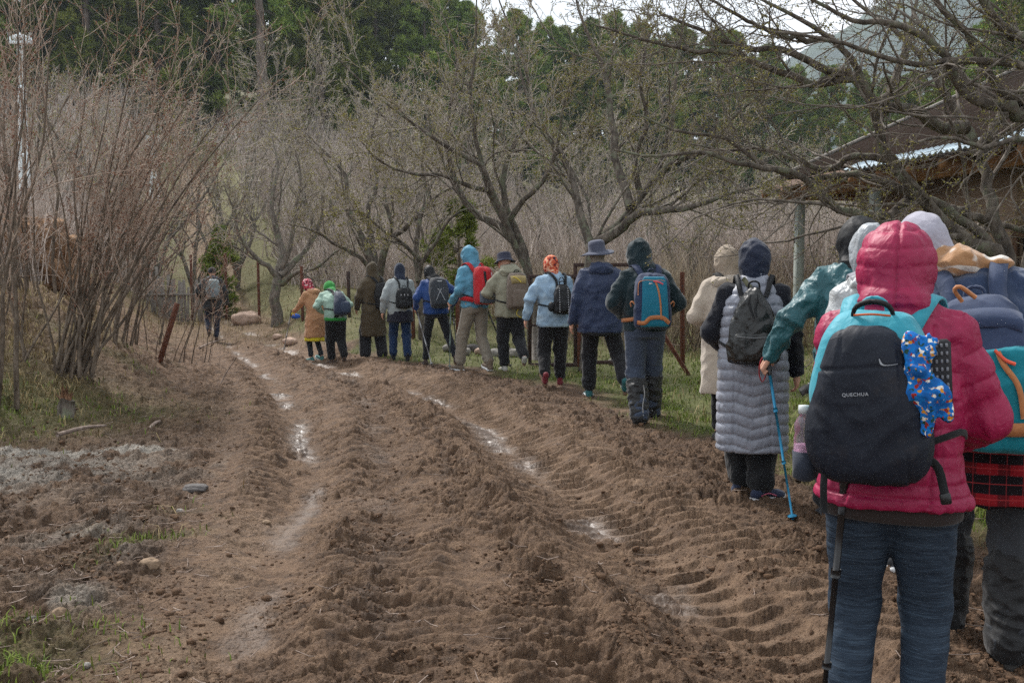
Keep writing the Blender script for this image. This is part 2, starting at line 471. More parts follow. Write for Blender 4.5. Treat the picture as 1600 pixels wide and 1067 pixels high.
    wet = np.maximum(wet, 0.28 * np.exp(-(np.abs(b + 0.05) / 0.14) ** 2) * sstep(0.0, 0.4, pn2(X * 2 + 9, Y * 1.3)))
    wet *= inroad * (1 - 0.3 * sstep(14, 22, Y)) * np.where(c > -0.5, 1, 0.6 + 0.4 * sstep(5.5, 8, Y))
    ng = fbm2(X * 0.8 + 3, Y * 0.8, 3)
    grass = sstep(0.02, 0.45, Rr - 0.1 + 0.35 * ng) * (1 - 0.25 * sstep(14, 22, Y))
    gl = sstep(0.45, 0.8, ng * 0.8 + 0.35 + 0.3 * pn2(X * 3, Y * 3)) * sstep(0.6, 1.2, L)
    corner = np.exp(-(((X + 1.98) / 0.42) ** 2 + ((Y - 3.75) / 0.35) ** 2))
    lf = np.exp(-(((X + 5.2) / 1.3) ** 2 + ((Y - 10.2) / 1.2) ** 2))
    g1 = np.exp(-(((X + 2.05) / 0.28) ** 2 + ((Y - 5.55) / 0.5) ** 2)) * sstep(0.1, 0.4, pn2(X * 3, Y * 3) + 0.15)
    grass = np.maximum(grass, np.clip(gl * 0.25 * sstep(8, 12, Y) + corner * 0.42 + lf * 0.7 + g1 * 0.35, 0, 1))
    grass = np.maximum(grass, sstep(24, 30, Y) * 0.75 * (1 - inroad))
    gx, gy = X + 4.0, Y - 7.4
    grey = np.exp(-((gx / 1.25) ** 2 + (gy / 0.85) ** 2)) * sstep(-0.25, 0.2, fbm2(X * 2.6, Y * 2.6, 3) + 0.15)
    grey = np.maximum(grey, sstep(0.16, 0.06, np.abs(gy - 1.05 + 0.18 * gx + 0.1 * n1)) * sstep(1.6, 1.2, np.abs(gx + 0.2)))
    grey = np.maximum(grey, 0.8 * np.exp(-(((X + 2.35) / 0.3) ** 2 + ((Y - 5.2) / 0.45) ** 2)) * sstep(0, 0.3, n1))
    grey = np.maximum(grey, 0.7 * np.exp(-(((X + 1.98) / 0.16) ** 2 + ((Y - 4.35) / 0.2) ** 2)) * sstep(-0.1, 0.3, n1 + 0.1))
    grey = np.where(L > 0.15, grey, 0)
    pale = np.clip(band * sstep(-0.3, 0.3, n1) * 0.7 + zone * 0.25 * inroad + slick * 0.12, 0, 1)
    dark = np.clip(chl * (0.55 + 0.5 * pn2(X * 1.3, Y * 1.3)) + bankc * 0.35 + inroad * 0.6 * sstep(0.0, 0.5, (c1 + c2) - 0.75 + 0) + bumpf(b, 0, 0.14) * 0.3, 0, 1)
    dry = np.clip(sstep(18, 27, Y) + 0.6 * sstep(1.0, 3, L) * sstep(8, 12, Y) + 0.6 * sstep(3.5, 6, Rr), 0, 1)
    return H, wet, grass, grey, pale, dark, dry
def gz(x, y): return float(ground_h(np.array([x]), np.array([y]))[0])

def build_ground():
    yr = np.concatenate([np.linspace(-12, 1.6, 14)[:-1], 1.6 * (32 / 1.6) ** np.linspace(0, 1, 1400), 32 * (420 / 32) ** np.linspace(0, 1, 130)[1:]])
    ud = np.linspace(-0.60, 0.60, 1100)
    us = 0.60 + 0.0013 * np.cumsum(1.16 ** np.arange(46))
    u = np.concatenate([-us[::-1], ud, us])
    U, Yg = np.meshgrid(u, yr)
    X = U * (np.maximum(Yg, 1.6) + 0.9)
    n, m = X.shape
    H, wet, grass, grey, pale, dark, dry = ground_h(X, Yg, True)
    V = np.stack([X, Yg, H], -1).reshape(-1, 3)
    i = np.arange(n * m).reshape(n, m)
    F = np.stack([i[:-1, :-1], i[:-1, 1:], i[1:, 1:], i[1:, :-1]], -1).reshape(-1, 4)
    o = mesh_np('ground', V, F, MAT_GROUND, attrs=dict(wet=wet.ravel(), grass=grass.ravel(), grey=grey.ravel(), pale=pale.ravel(), dark=dark.ravel(), dry=dry.ravel()))
    o['kind'] = 'structure'
    return o
g = NT('mud', 0.85, 0.35)
cvec = g.coord('Object')
n_big = g.noise(1.6, 5, 0.6, cvec); n_mid = g.noise(9, 6, 0.65, cvec); n_fine = g.noise(70, 6, 0.7, cvec); n_sp = g.noise(260, 3, 0.6, cvec)
mud = g.ramp(n_mid, [(0.28, lin(60, 46, 36)), (0.5, lin(112, 89, 70)), (0.74, lin(152, 125, 101))])
mud = g.mix(g.math('MULTIPLY', n_big, 0.5), mud, lin(104, 82, 65))
mud = g.mix(g.math('MULTIPLY', g.attr('pale'), 0.75), mud, g.ramp(n_fine, [(0.3, lin(126, 104, 85)), (0.7, lin(158, 134, 112))]))
mud = g.mix(g.math('MULTIPLY', g.attr('dark'), 0.62), mud, g.ramp(n_fine, [(0.3, lin(38, 29, 23)), (0.7, lin(80, 61, 47))]))
drycol = g.ramp(g.noise(22, 6, 0.7, cvec), [(0.3, lin(80, 66, 46)), (0.6, lin(134, 112, 82)), (0.8, lin(156, 140, 106))])
mud = g.mix(g.math('MULTIPLY', g.attr('dry'), 0.7), mud, drycol)
gcol = g.ramp(g.noise(16, 6, 0.75, cvec), [(0.3, lin(70, 66, 38)), (0.5, lin(82, 98, 40)), (0.72, lin(112, 112, 60))])
mud = g.mix(g.math('MULTIPLY', g.attr('grass'), 0.8), mud, gcol)
gfac = g.math('MULTIPLY', g.attr('grey'), g.math('ADD', 0.45, n_fine), True)
mud = g.mix(gfac, mud, g.ramp(n_fine, [(0.3, lin(138, 130, 120)), (0.7, lin(178, 172, 162))]))
mud = g.mix(g.ramp(n_fine, [(0.36, 0.55), (0.47, 0.0)]), mud, lin(54, 40, 31))
mud = g.mix(g.ramp(n_fine, [(0.56, 0.0), (0.68, 0.30)]), mud, lin(168, 142, 116))
straw = g.ramp(g.noise(30, 3, 0.5, g.coord('Object', (1, 5, 1))), [(0.66, 0.0), (0.72, 1.0)])
mud = g.mix(g.math('MULTIPLY', straw, 0.16), mud, lin(178, 148, 108))
mud = g.mix(g.ramp(n_sp, [(0.30, 0.35), (0.42, 0.0)]), mud, lin(52, 40, 32))
wv_ = g.attr('wet')
mud = g.mix(g.math('MULTIPLY', wv_, 0.75), mud, lin(62, 49, 40))
g.color(mud)
g.rough(g.math('SUBTRACT', g.math('ADD', 0.70, g.math('MULTIPLY', n_mid, 0.25)), g.math('MULTIPLY', wv_, g.math('ADD', 0.34, g.math('MULTIPLY', n_fine, 0.22))), True))
g.l(g.math('ADD', 0.25, g.math('MULTIPLY', wv_, 0.25)), g.b.inputs['Specular IOR Level'])
dryw = g.math('SUBTRACT', 1.0, g.math('MULTIPLY', wv_, 0.92), True)
def vor(sc):
    nd = g.n('ShaderNodeTexVoronoi', Scale=sc); nz2 = g.n('ShaderNodeTexNoise', Scale=sc * 0.7, Detail=2.0); g.l(cvec, nz2.inputs['Vector'])
    mx = g.n('ShaderNodeMixRGB', _blend_type='ADD'); mx.inputs[0].default_value = 0.03; g.l(cvec, mx.inputs[1]); g.l(nz2.outputs['Color'], mx.inputs[2]); g.l(mx.outputs['Color'], nd.inputs['Vector'])
    return g.math('SUBTRACT', 1.0, nd.outputs['Distance'])
clodh = g.math('MULTIPLY', g.math('ADD', vor(24.0), g.math('MULTIPLY', vor(52.0), 0.5)), g.ramp(g.noise(3.2, 4, 0.6, cvec), [(0.4, 0.15), (0.6, 1.0)]))
g.bump(g.math('MULTIPLY', clodh, dryw), 0.030, 0.8)
g.bump(g.math('MULTIPLY', n_mid, dryw), 0.035, 0.8); g.bump(g.math('MULTIPLY', n_fine, dryw), 0.022, 1.0); g.bump(g.math('MULTIPLY', n_sp, dryw), 0.004, 0.8)
MAT_GROUND = g.m
build_ground()

# ------------------------------------------------------------------ loose clods and stones
_IV = None
def lump_set(n, P, S, seed=1, flat=0.7):
    """n small irregular lumps (one mesh data set)"""
    r = np.random.default_rng(seed)
    # 14-vertex lump: cube corners + face centres pushed out
    c = np.array([[x, y, z] for x in (-1, 1) for y in (-1, 1) for z in (-1, 1)]) * 0.62
    f = np.array([[1, 0, 0], [-1, 0, 0], [0, 1, 0], [0, -1, 0], [0, 0, 1], [0, 0, -1]], float)
    B = np.vstack([c, f])
    T = []
    def ci(x, y, z): return (x * 2 + y) * 2 + z
    for k, (a, sg) in enumerate([(0, 1), (0, 0), (1, 1), (1, 0), (2, 1), (2, 0)]):
        u, v = [q for q in (0, 1, 2) if q != a]
        ring = []
        for cu, cv_ in ((0, 0), (1, 0), (1, 1), (0, 1)):
            q = [0, 0, 0]; q[a] = sg; q[u] = cu; q[v] = cv_; ring.append(ci(*q))
        for j in range(4):
            t = [8 + k, ring[j], ring[(j + 1) % 4]]
            pp = B[t]; nn = np.cross(pp[1] - pp[0], pp[2] - pp[0])
            T.append(t if nn @ pp.mean(0) > 0 else t[::-1])
    T = np.array(T)
    V = B[None] * (1 + r.normal(0, 0.17, (n, 14, 1))) + r.normal(0, 0.10, (n, 14, 3))
    V *= (r.uniform(0.65, 1.35, (n, 1, 3)) * np.array([1, 1, flat]))
    an = r.uniform(0, 6.28, n); ca, sa = np.cos(an), np.sin(an)
    V = np.stack([V[..., 0] * ca[:, None] - V[..., 1] * sa[:, None], V[..., 0] * sa[:, None] + V[..., 1] * ca[:, None], V[..., 2]], -1)
    V = V * S[:, None, None] + P[:, None, :]
    F = (T[None] + (np.arange(n) * 14)[:, None, None]).reshape(-1, 3)
    return V.reshape(-1, 3), F
def scatter_px(n, seed, dmin=3.2, dmax=20, umax=0.56, pw=1.0):
    """points spread evenly enough over what is near the road (density falls with distance)"""
    r = np.random.default_rng(seed)
    y = 1 / (1 / dmin + (1 / dmax - 1 / dmin) * r.uniform(0, 1, n) ** pw)
    x = r.uniform(-umax, umax, n) * (y + 0.4)
    return x, y
def build_clods():
    x, y = scatter_px(150000, 5)
    H, wet, grass, grey, pale, dark, dry = ground_h(x, y, True)
    c = sdist(RUT_C, x, y); L = -sdist(EDGE_L, x, y); Rr = sdist(EDGE_R, x, y)
    a = sdist(RUT_A, x, y)
    den = 0.35 + 0.65 * dark
    den *= (1 - 0.9 * pale) * (1 - grass * 0.93) * (1 - wet * 0.9)
    den += 0.8 * bumpf(c, -0.62, 0.14) + 0.5 * bumpf(c, 1.0, 0.3)
    den *= sstep(-0.1, 0.5, fbm2(x * 1.9, y * 1.9, 3) + 0.05)
    r = np.random.default_rng(9)
    k = r.uniform(0, 1, len(x)) < den * 0.8
    x, y, H = x[k], y[k], H[k]
    S = 0.0042 * np.exp(r.normal(0, 0.55, len(x))) * (1 + 0.06 * y); S = np.clip(S, 0.003, 0.05)
    P = np.stack([x, y, H - S * 0.05], -1)
    V, F = lump_set(len(x), P, S, 4, 0.62)
    o = mesh_np('mud_clods', V, F, MAT_CLOD, smooth=True)
    tag(o, 'small dark clods of churned mud strewn over the dirt road', 'mud', kind='stuff')
g = NT('clod', 0.9, 0.25)
nf = g.noise(14, 5, 0.7); nf2 = g.noise(120, 4, 0.7)
g.color(g.mix(0.35, g.ramp(nf, [(0.3, lin(62, 46, 35)), (0.55, lin(96, 73, 55)), (0.75, lin(128, 102, 79))]), g.ramp(nf2, [(0.3, lin(50, 38, 29)), (0.7, lin(132, 104, 80))])))
g.bump(nf2, 0.01, 1.0)
MAT_CLOD = g.m
build_clods()
# ------------------------------------------------------------------ bare trees: recursive limbs, all in numpy
def unit(v): return v / (np.linalg.norm(v, axis=-1, keepdims=True) + 1e-9)
def grow(P, R, m, ratio, ang, up, wob, npts, r, rr=0.62, tmin=0.2, Lmin=0.05, Lmax=9, tipr=0.35, keep=1.0, lens=None):
    """children of every parent path. P (B,n,3), R (B,n)"""
    B, n, _ = P.shape
    seg = np.linalg.norm(np.diff(P, axis=1), axis=2).sum(1)
    t = (np.arange(m)[None] + r.uniform(0.05, 0.95, (B, m))) / m * (1 - tmin) + tmin
    x = t * (n - 1); i = np.minimum(x.astype(int), n - 2); f = (x - i)[..., None]
    bi = np.arange(B)[:, None]
    S = P[bi, i] * (1 - f) + P[bi, i + 1] * f
    T = unit(P[bi, i + 1] - P[bi, i])
    Rs = R[bi, i] * (1 - f[..., 0]) + R[bi, i + 1] * f[..., 0]
    q = unit(np.cross(T, r.normal(size=T.shape)))
    a = ang * r.uniform(0.6, 1.35, t.shape)[..., None]
    D = unit(np.cos(a) * T + np.sin(a) * q + np.array([0, 0, up * 0.6]))
    L = np.clip(seg[:, None] * ratio * (1.15 - 0.65 * t) * r.uniform(0.55, 1.3, t.shape), Lmin, Lmax)
    D = D.reshape(-1, 3); L = L.reshape(-1); S = S.reshape(-1, 3); Rs = Rs.reshape(-1)
    if keep < 1:
        k = r.uniform(size=len(L)) < keep; D, L, S, Rs = D[k], L[k], S[k], Rs[k]
    out = [S]; d = D; st = (L / (npts - 1))[:, None]
    for j in range(npts - 1):
        out.append(out[-1] + d * st)
        d = unit(d + wob * r.normal(size=d.shape) + np.array([0, 0, up]) / (npts - 1))
    CP = np.stack(out, 1)
    r0 = Rs * rr * r.uniform(0.75, 1.05, len(Rs))
    CR = r0[:, None] * np.linspace(1, tipr, npts)[None]
    return CP, CR
def bud_set(P, n, size, r, mixc=None, elong=1.8):
    """small leaf / bud flecks along twig paths: crossed rhombs"""
    B, m, _ = P.shape
    b = r.integers(0, B, n); t = r.uniform(0.15, 1, n) * (m - 1); i = np.minimum(t.astype(int), m - 2); f = (t - i)[:, None]
    C = P[b, i] * (1 - f) + P[b, i + 1] * f + r.normal(0, size * 0.35, (n, 3))
    a = unit(P[b, i + 1] - P[b, i] + r.normal(0, 0.6, (n, 3))); q = unit(np.cross(a, r.normal(size=(n, 3)))); q2 = np.cross(a, q)
    s = (size * r.uniform(0.5, 1.5, n))[:, None]
    V = np.stack([C, C + a * s * elong * 0.5 + q * s * 0.5, C + a * s * elong, C + a * s * elong * 0.5 - q * s * 0.5,
                  C + a * s * elong * 0.5 + q2 * s * 0.5, C + a * s * elong * 0.5 - q2 * s * 0.5], 1).reshape(-1, 3)
    o = (np.arange(n) * 6)[:, None]
    return V, np.vstack([o + np.array([0, 1, 2, 3]), o + np.array([0, 4, 2, 5])])
def tube_parts(levels, name, mat, parent, ks):
    V = []; F4 = []; n = 0
    for (P, R), k in zip(levels, ks):
        v, f = tubes(P, R, k, cap=False)
        V.append(v); F4.append(f[0] + n); n += len(v)
    return mesh_np(name, np.vstack(V), np.vstack(F4), mat, parent)
def limbs_from(paths, npts):
    """paths: list of (points, r0, r1)"""
    Ps = []; Rs = []
    for pts, r0, r1 in paths:
        q = catmull(pts, npts); Ps.append(q); Rs.append(r0 + (r1 - r0) * np.linspace(0, 1, npts) ** 0.85)
    return np.stack(Ps), np.stack(Rs)

def bark(name, c0, c1, c2, moss=None, sc=14):
    g = NT(name, 0.9, 0.2)
    v = g.coord('Object', (1, 1, 0.35))
    n = g.noise(sc, 6, 0.7, v); n2 = g.noise(sc * 6, 4, 0.6, v)
    c = g.ramp(n, [(0.3, c0), (0.52, c1), (0.72, c2)])
    if moss: c = g.mix(g.ramp(g.noise(5, 5, 0.7), [(0.52, 0.0), (0.62, 0.8)]), c, moss)
    g.color(c); g.bump(n2, 0.006, 0.8); g.bump(n, 0.02, 0.7)
    return g.m
BARK_DARK = bark('bark_dark', lin(46, 41, 37), lin(94, 86, 78), lin(136, 127, 116), lin(112, 116, 96))
BARK_GREY = bark('bark_grey', lin(62, 56, 50), lin(112, 104, 96), lin(150, 142, 132), lin(110, 116, 92))
BARK_PALE = bark('bark_pale', lin(96, 84, 76), lin(140, 124, 114), lin(170, 156, 146))
TWIG_BROWN = bark('twig_brown', lin(112, 102, 94), lin(164, 154, 144), lin(206, 198, 188))
TWIG_RED = bark('twig_red', lin(116, 98, 86), lin(170, 150, 134), lin(208, 192, 176))
TWIG_DARK = bark('twig_dark', lin(64, 58, 52), lin(112, 104, 96), lin(156, 148, 138))
STEM = bark('shrub_stem', lin(58, 50, 42), lin(108, 96, 84), lin(150, 138, 124))
def leafmat(name, cols, rough=0.6, sc=1.5):
    g = NT(name, rough, 0.25)
    oi = g.n('ShaderNodeNewGeometry')
    c = g.ramp(oi.outputs['Random Per Island'], [(i / max(1, len(cols) - 1), c) for i, c in enumerate(cols)])
    g.color(g.mix(0.35, c, g.ramp(g.noise(sc, 3, 0.6), [(0.35, cols[0]), (0.65, cols[-1])])))
    return g.m
BUD_GREEN = leafmat('bud_green', [lin(122, 112, 54), lin(162, 152, 76), lin(190, 178, 110), lin(150, 152, 72)])
BUD_RED = leafmat('bud_red', [lin(110, 64, 48), lin(148, 92, 70), lin(160, 116, 88)])

def tree(name, loc, paths, lv, label, cat, group=None, mat=BARK_DARK, tmat=TWIG_DARK, bud=None, nb=0, bs=0.02, seed=1, ks=None, trunk_levels=2, npts0=14, rmin=0.0035):
    r = np.random.default_rng(seed)
    root = empty(name, loc)
    loc = np.array(loc, float)
    P, R = limbs_from([(np.array(p, float) - loc, a, b) for p, a, b in paths], npts0)
    P[:, 2:-1] += r.normal(0, 1, P[:, 2:-1].shape) * R[:, 2:-1, None] * 0.35
    levels = [(P, R)]
    for kw in lv: levels.append(grow(*levels[-1], r=r, **kw))
    levels = [levels[0]] + [(a, np.maximum(b, rmin)) for a, b in levels[1:]]
    ks = ks or [9, 6, 5, 3, 3, 3][:len(levels)]
    tube_parts(levels[:trunk_levels], 'trunk', mat, root, ks[:trunk_levels])
    if len(levels) > trunk_levels: tube_parts(levels[trunk_levels:], 'crown', tmat, root, ks[trunk_levels:])
    if nb:
        v, f = bud_set(levels[-1][0], nb, bs, r); mesh_np('buds', v, f, bud, root, smooth=False)
    tag(root, label, cat, group)
    return root, levels
# ------------------------------------------------------------------ bare trees along the road
def on(px, Y, dz=-0.05):
    x = (px - 800) / FPX * Y; return np.array([x, Y, gz(x, Y) + dz])
LV_ORCH = [dict(m=9, ratio=0.42, ang=0.75, up=0.22, wob=0.16, npts=8, tmin=0.18, rr=0.42),
           dict(m=9, ratio=0.48, ang=0.7, up=0.16, wob=0.17, npts=6, tmin=0.1, rr=0.5),
           dict(m=7, ratio=0.5, ang=0.7, up=0.12, wob=0.22, npts=5, tmin=0.05, rr=0.55, Lmin=0.12)]
def P_(lst, Y, dY=0.0):
    """pixel polyline at depth Y, drifting in depth by dY"""
    n = len(lst)
    return [dp(px, py, Y + dY * i / max(1, n - 1)) for i, (px, py) in enumerate(lst)]
# tree A: leaning fork behind the navy coat (trunk about 960,370)
b = on(915, 14.5)
tree('bare_tree', b, [
    (np.vstack([[b], P_([(925, 400), (945, 365), (985, 325), (1020, 285), (1035, 250), (1050, 180), (1060, 90), (1075, -10)], 14.5, 0.8)]), 0.11, 0.009),
    (P_([(938, 378), (975, 355), (1000, 335), (1040, 330), (1090, 322), (1150, 300), (1200, 290)], 14.5, -1.0), 0.085, 0.012),
    (P_([(985, 325), (975, 290), (960, 240), (955, 170), (940, 100), (905, 20), (895, -40)], 14.6, 1.2), 0.075, 0.012),
    (P_([(930, 395), (910, 350), (900, 300), (880, 250), (850, 200), (820, 140), (800, 60)], 14.5, 1.0), 0.075, 0.01),
    (P_([(1020, 285), (1060, 250), (1110, 230), (1150, 180), (1200, 140)], 14.8, -1.5), 0.06, 0.01),
    (P_([(1000, 300), (990, 250), (1010, 190), (1000, 120), (1020, 40)], 14.6, -0.8), 0.05, 0.01),
    ], LV_ORCH, 'budding bare tree, its trunk leaning right behind the wide-brimmed hat', 'tree', 'budding orchard trees along the fence', mat=BARK_DARK, tmat=TWIG_BROWN, bud=BUD_GREEN, nb=14000, bs=0.014, seed=3)
# tree B: twin trunk behind the bucket hat (800-830, 400)
b = on(832, 16.5)
tree('bare_tree', b, [
    (np.vstack([[b], P_([(826, 430), (812, 395), (790, 350), (770, 300), (750, 260), (700, 230), (640, 190), (590, 150), (515, 80)], 16.5, -1.0)]), 0.085, 0.008),
    (P_([(826, 430), (815, 380), (795, 345), (785, 290), (800, 230), (830, 180), (820, 100), (790, 30), (770, -30)], 16.5, 0.8), 0.08, 0.008),
    (P_([(800, 370), (770, 345), (740, 330), (715, 290), (700, 240), (705, 160), (715, 90), (690, 20)], 16.5, 0.6), 0.07, 0.01),
    (P_([(790, 350), (760, 290), (745, 220), (735, 150), (742, 80), (745, -10)], 16.5, -0.6), 0.055, 0.01),
    (P_([(795, 345), (820, 310), (850, 280), (870, 230), (880, 170), (900, 90)], 16.5, -0.9), 0.055, 0.01),
    (P_([(770, 300), (730, 290), (690, 275), (640, 272), (590, 250), (560, 215)], 16.4, -1.2), 0.045, 0.008),
    ], LV_ORCH, 'dark twin-stemmed bare tree behind the bucket hat, one long limb reaching far left', 'tree', 'budding orchard trees along the fence', mat=BARK_DARK, tmat=TWIG_BROWN, bud=BUD_GREEN, nb=12000, bs=0.015, seed=4)
# tree C: spreading low fork (585-700, 420)
b = on(590, 21)
tree('bare_tree', b, [
    (np.vstack([[b], P_([(588, 430), (575, 395), (560, 360), (545, 320), (538, 270), (500, 230), (470, 200)], 21, 0.6)]), 0.12, 0.012),
    (P_([(590, 440), (600, 400), (615, 370), (640, 350), (660, 330), (690, 300), (720, 290)], 21, -1), 0.10, 0.012),
    (P_([(588, 430), (582, 380), (575, 330), (590, 280), (580, 220), (600, 150)], 21, 1), 0.085, 0.01),
    (P_([(588, 430), (560, 400), (520, 380), (490, 360), (450, 350)], 21, -1.0), 0.06, 0.01),
    (P_([(600, 400), (610, 350), (600, 300), (625, 240), (640, 180)], 21, 0.5), 0.06, 0.01),
    ], LV_ORCH, 'low spreading bare tree behind the hooded olive coat', 'tree', 'budding orchard trees along the fence', mat=BARK_DARK, tmat=TWIG_BROWN, bud=BUD_GREEN, nb=3500, bs=0.016, seed=5)
b = on(660, 19)
tree('bare_tree', b, [
    (np.vstack([[b], P_([(655, 440), (660, 410), (680, 380), (698, 350), (720, 330), (760, 320)], 19, -0.6)]), 0.08, 0.01),
    (P_([(655, 440), (650, 400), (655, 350), (665, 300), (660, 240), (680, 180)], 19, 0.6), 0.07, 0.01),
    (P_([(660, 410), (630, 380), (600, 360), (560, 330), (530, 330)], 19, -0.9), 0.045, 0.008),
    ], LV_ORCH, 'slender bare tree standing behind the blue jacket', 'tree', 'budding orchard trees along the fence', mat=BARK_DARK, tmat=TWIG_BROWN, bud=BUD_GREEN, nb=3000, bs=0.02, seed=6)
# tree D: grey trunk at (435, 450)
b = on(432, 25)
tree('bare_tree', b, [
    (np.vstack([[b], P_([(434, 455), (436, 430), (440, 400), (430, 360), (425, 310), (435, 260), (425, 215)], 25, 0.6)]), 0.16, 0.014),
    (P_([(436, 435), (415, 415), (395, 395), (375, 370), (365, 330), (350, 290)], 25, -0.8), 0.08, 0.012),
    (P_([(438, 430), (460, 410), (480, 385), (500, 350), (505, 300), (520, 250)], 25, 0.8), 0.10, 0.012),
    (P_([(440, 420), (455, 380), (460, 330), (470, 280), (460, 230)], 25, -0.5), 0.08, 0.01),
    (P_([(440, 445), (465, 425), (500, 415), (530, 390), (560, 380)], 25, -1.0), 0.07, 0.01),
    ], LV_ORCH, 'stout pale grey bare tree right of the big boulder, left of the patterned headscarf', 'tree', 'budding orchard trees along the fence', mat=BARK_GREY, tmat=TWIG_BROWN, bud=BUD_GREEN, nb=3000, bs=0.02, seed=8)

# the big near tree on the right: limbs traced at its own depth, hanging over the walkers
b = np.array([4.55, 8.6, gz(4.55, 8.6) - 0.05])
NEARLV = [dict(m=9, ratio=0.50, ang=0.72, up=0.02, wob=0.17, npts=10, tmin=0.12, rr=0.42),
          dict(m=7, ratio=0.42, ang=0.75, up=0.0, wob=0.2, npts=7, tmin=0.08, rr=0.5),
          dict(m=5, ratio=0.5, ang=0.8, up=0.0, wob=0.22, npts=5, tmin=0.05, rr=0.55, Lmin=0.08)]
tree('bare_tree', b, [
    (np.vstack([[b], P_([(1590, 520), (1578, 440), (1558, 395), (1500, 375), (1462, 335), (1430, 300), (1390, 250), (1370, 190), (1345, 120), (1300, 60), (1230, 20), (1170, -10)], 8.6, -0.6)]), 0.105, 0.009),
    (P_([(1575, 440), (1545, 380), (1500, 345), (1480, 325), (1440, 310), (1400, 290), (1330, 270), (1270, 280), (1200, 262), (1130, 215), (1060, 205), (1000, 180)], 8.6, -0.5), 0.05, 0.007),
    (P_([(1580, 450), (1562, 370), (1545, 300), (1530, 250), (1510, 200), (1480, 150), (1450, 100), (1410, 60), (1360, 20), (1310, -20)], 8.7, 0.8), 0.07, 0.012),
    (P_([(1510, 200), (1470, 195), (1420, 170), (1380, 165), (1330, 120), (1290, 110), (1230, 80), (1160, 75), (1100, 50), (1030, 20)], 8.7, -0.8), 0.06, 0.01),
    (P_([(1430, 300), (1400, 330), (1370, 340), (1320, 330), (1280, 300), (1240, 270), (1180, 262), (1100, 240), (1020, 245), (960, 235)], 8.5, -0.6), 0.045, 0.008),
    (P_([(1500, 370), (1440, 365), (1395, 350), (1350, 345), (1290, 320), (1270, 290)], 8.3, -0.5), 0.03, 0.006),
    (P_([(1462, 335), (1500, 330), (1545, 345), (1610, 365), (1680, 380)], 8.6, 0.5), 0.05, 0.01),
    (P_([(1345, 120), (1280, 130), (1210, 110), (1150, 85), (1080, 80), (1000, 60), (930, 40)], 8.4, -0.8), 0.04, 0.007),
    (P_([(1530, 250), (1560, 190), (1600, 140), (1650, 80)], 8.7, 0.4), 0.06, 0.012),
    (P_([(1390, 250), (1330, 245), (1290, 265), (1200, 235), (1130, 235), (1080, 225)], 8.5, 0.6), 0.035, 0.007),
    (P_([(1370, 190), (1400, 120), (1420, 50), (1440, -30)], 8.5, 0.4), 0.05, 0.01),
    (P_([(1300, 60), (1240, 60), (1180, 40), (1120, 5), (1060, -20)], 8.2, -0.5), 0.03, 0.006),
    ], NEARLV, 'big dark bare tree on the right, its forked limbs hanging over the walkers', 'tree', mat=BARK_DARK, tmat=TWIG_DARK, bud=BUD_GREEN, nb=13000, bs=0.0075, seed=21, ks=[10, 7, 5, 3], trunk_levels=1, npts0=26, rmin=0.0021)
b = np.array([6.4, 8.2, gz(6.4, 8.2) - 0.05])
tree('bare_tree', b, [
    (np.vstack([[b], P_([(1960, 330), (1880, 150), (1760, 60), (1640, 170), (1600, 165), (1570, 150), (1545, 125), (1520, 60), (1480, 20), (1440, -30)], 8.0, -0.6)]), 0.12, 0.018),
    (P_([(1760, 60), (1660, 60), (1600, 60), (1560, 35), (1530, -10), (1500, -60)], 7.8, -0.8), 0.065, 0.02),
    (P_([(1640, 170), (1590, 175), (1540, 160), (1500, 130), (1470, 80), (1400, 40), (1330, 30), (1250, -10)], 7.8, -0.8), 0.055, 0.01),
    (P_([(1700, 100), (1640, 120), (1580, 100), (1500, 95), (1430, 100), (1360, 85), (1280, 60), (1200, 50)], 7.7, -0.9), 0.04, 0.008),
    (P_([(1750, 250), (1680, 230), (1600, 215), (1540, 230), (1480, 215), (1420, 225)], 7.8, -0.9), 0.035, 0.008),
    ], NEARLV, 'bare tree beyond the right edge of the view, limbs reaching in at the top corner', 'tree', mat=BARK_DARK, tmat=TWIG_DARK, bud=BUD_GREEN, nb=7000, bs=0.0075, seed=25, ks=[10, 7, 5, 3], trunk_levels=1, npts0=24, rmin=0.0021)

# more bare orchard trees standing in the scrub behind
def orchard_mesh(seed, h):
    r = np.random.default_rng(seed); paths = []
    ns = r.integers(3, 6)
    for i in range(ns):
        a = i / ns * 6.28 + r.uniform(-0.5, 0.5); lean = r.uniform(0.2, 0.55)
        p = [[0, 0, 0], [0.05 * math.cos(a), 0.05 * math.sin(a), h * 0.12]]
        for k in (0.3, 0.5, 0.75, 1.0):
            p.append([lean * h * k * math.cos(a) + r.normal(0, 0.04 * h), lean * h * k * math.sin(a) + r.normal(0, 0.04 * h), h * (0.1 + 0.9 * k)])
        paths.append((p, 0.016 * h, 0.0025 * h))
    return paths
def place_orch(proto, i, px, Y, s, rz, label):
    p = on(px, Y)
    o = copy_tree(proto); o.location = p; o.scale = (s, s, s); o.rotation_euler = (0, 0, rz); o['label'] = label
    return o
ORCH = []
for i in range(3):
    ro, _ = tree('bare_tree', (0, 0, 0), orchard_mesh(50 + i, 5.5), [dict(m=8, ratio=0.42, ang=0.7, up=0.3, wob=0.14, npts=7, tmin=0.18, rr=0.5),
        dict(m=7, ratio=0.45, ang=0.7, up=0.25, wob=0.18, npts=5, tmin=0.1, rr=0.55), dict(m=5, ratio=0.5, ang=0.6, up=0.15, wob=0.2, npts=4, tmin=0.05, rr=0.6, Lmin=0.15)],
        'x', 'tree', 'bare trees scattered through the scrub', mat=BARK_GREY, tmat=TWIG_BROWN, bud=BUD_GREEN, nb=1500, bs=0.03, seed=60 + i, ks=[6, 4, 3, 3], trunk_levels=2, npts0=9, rmin=0.0065)
    ORCH.append(ro)
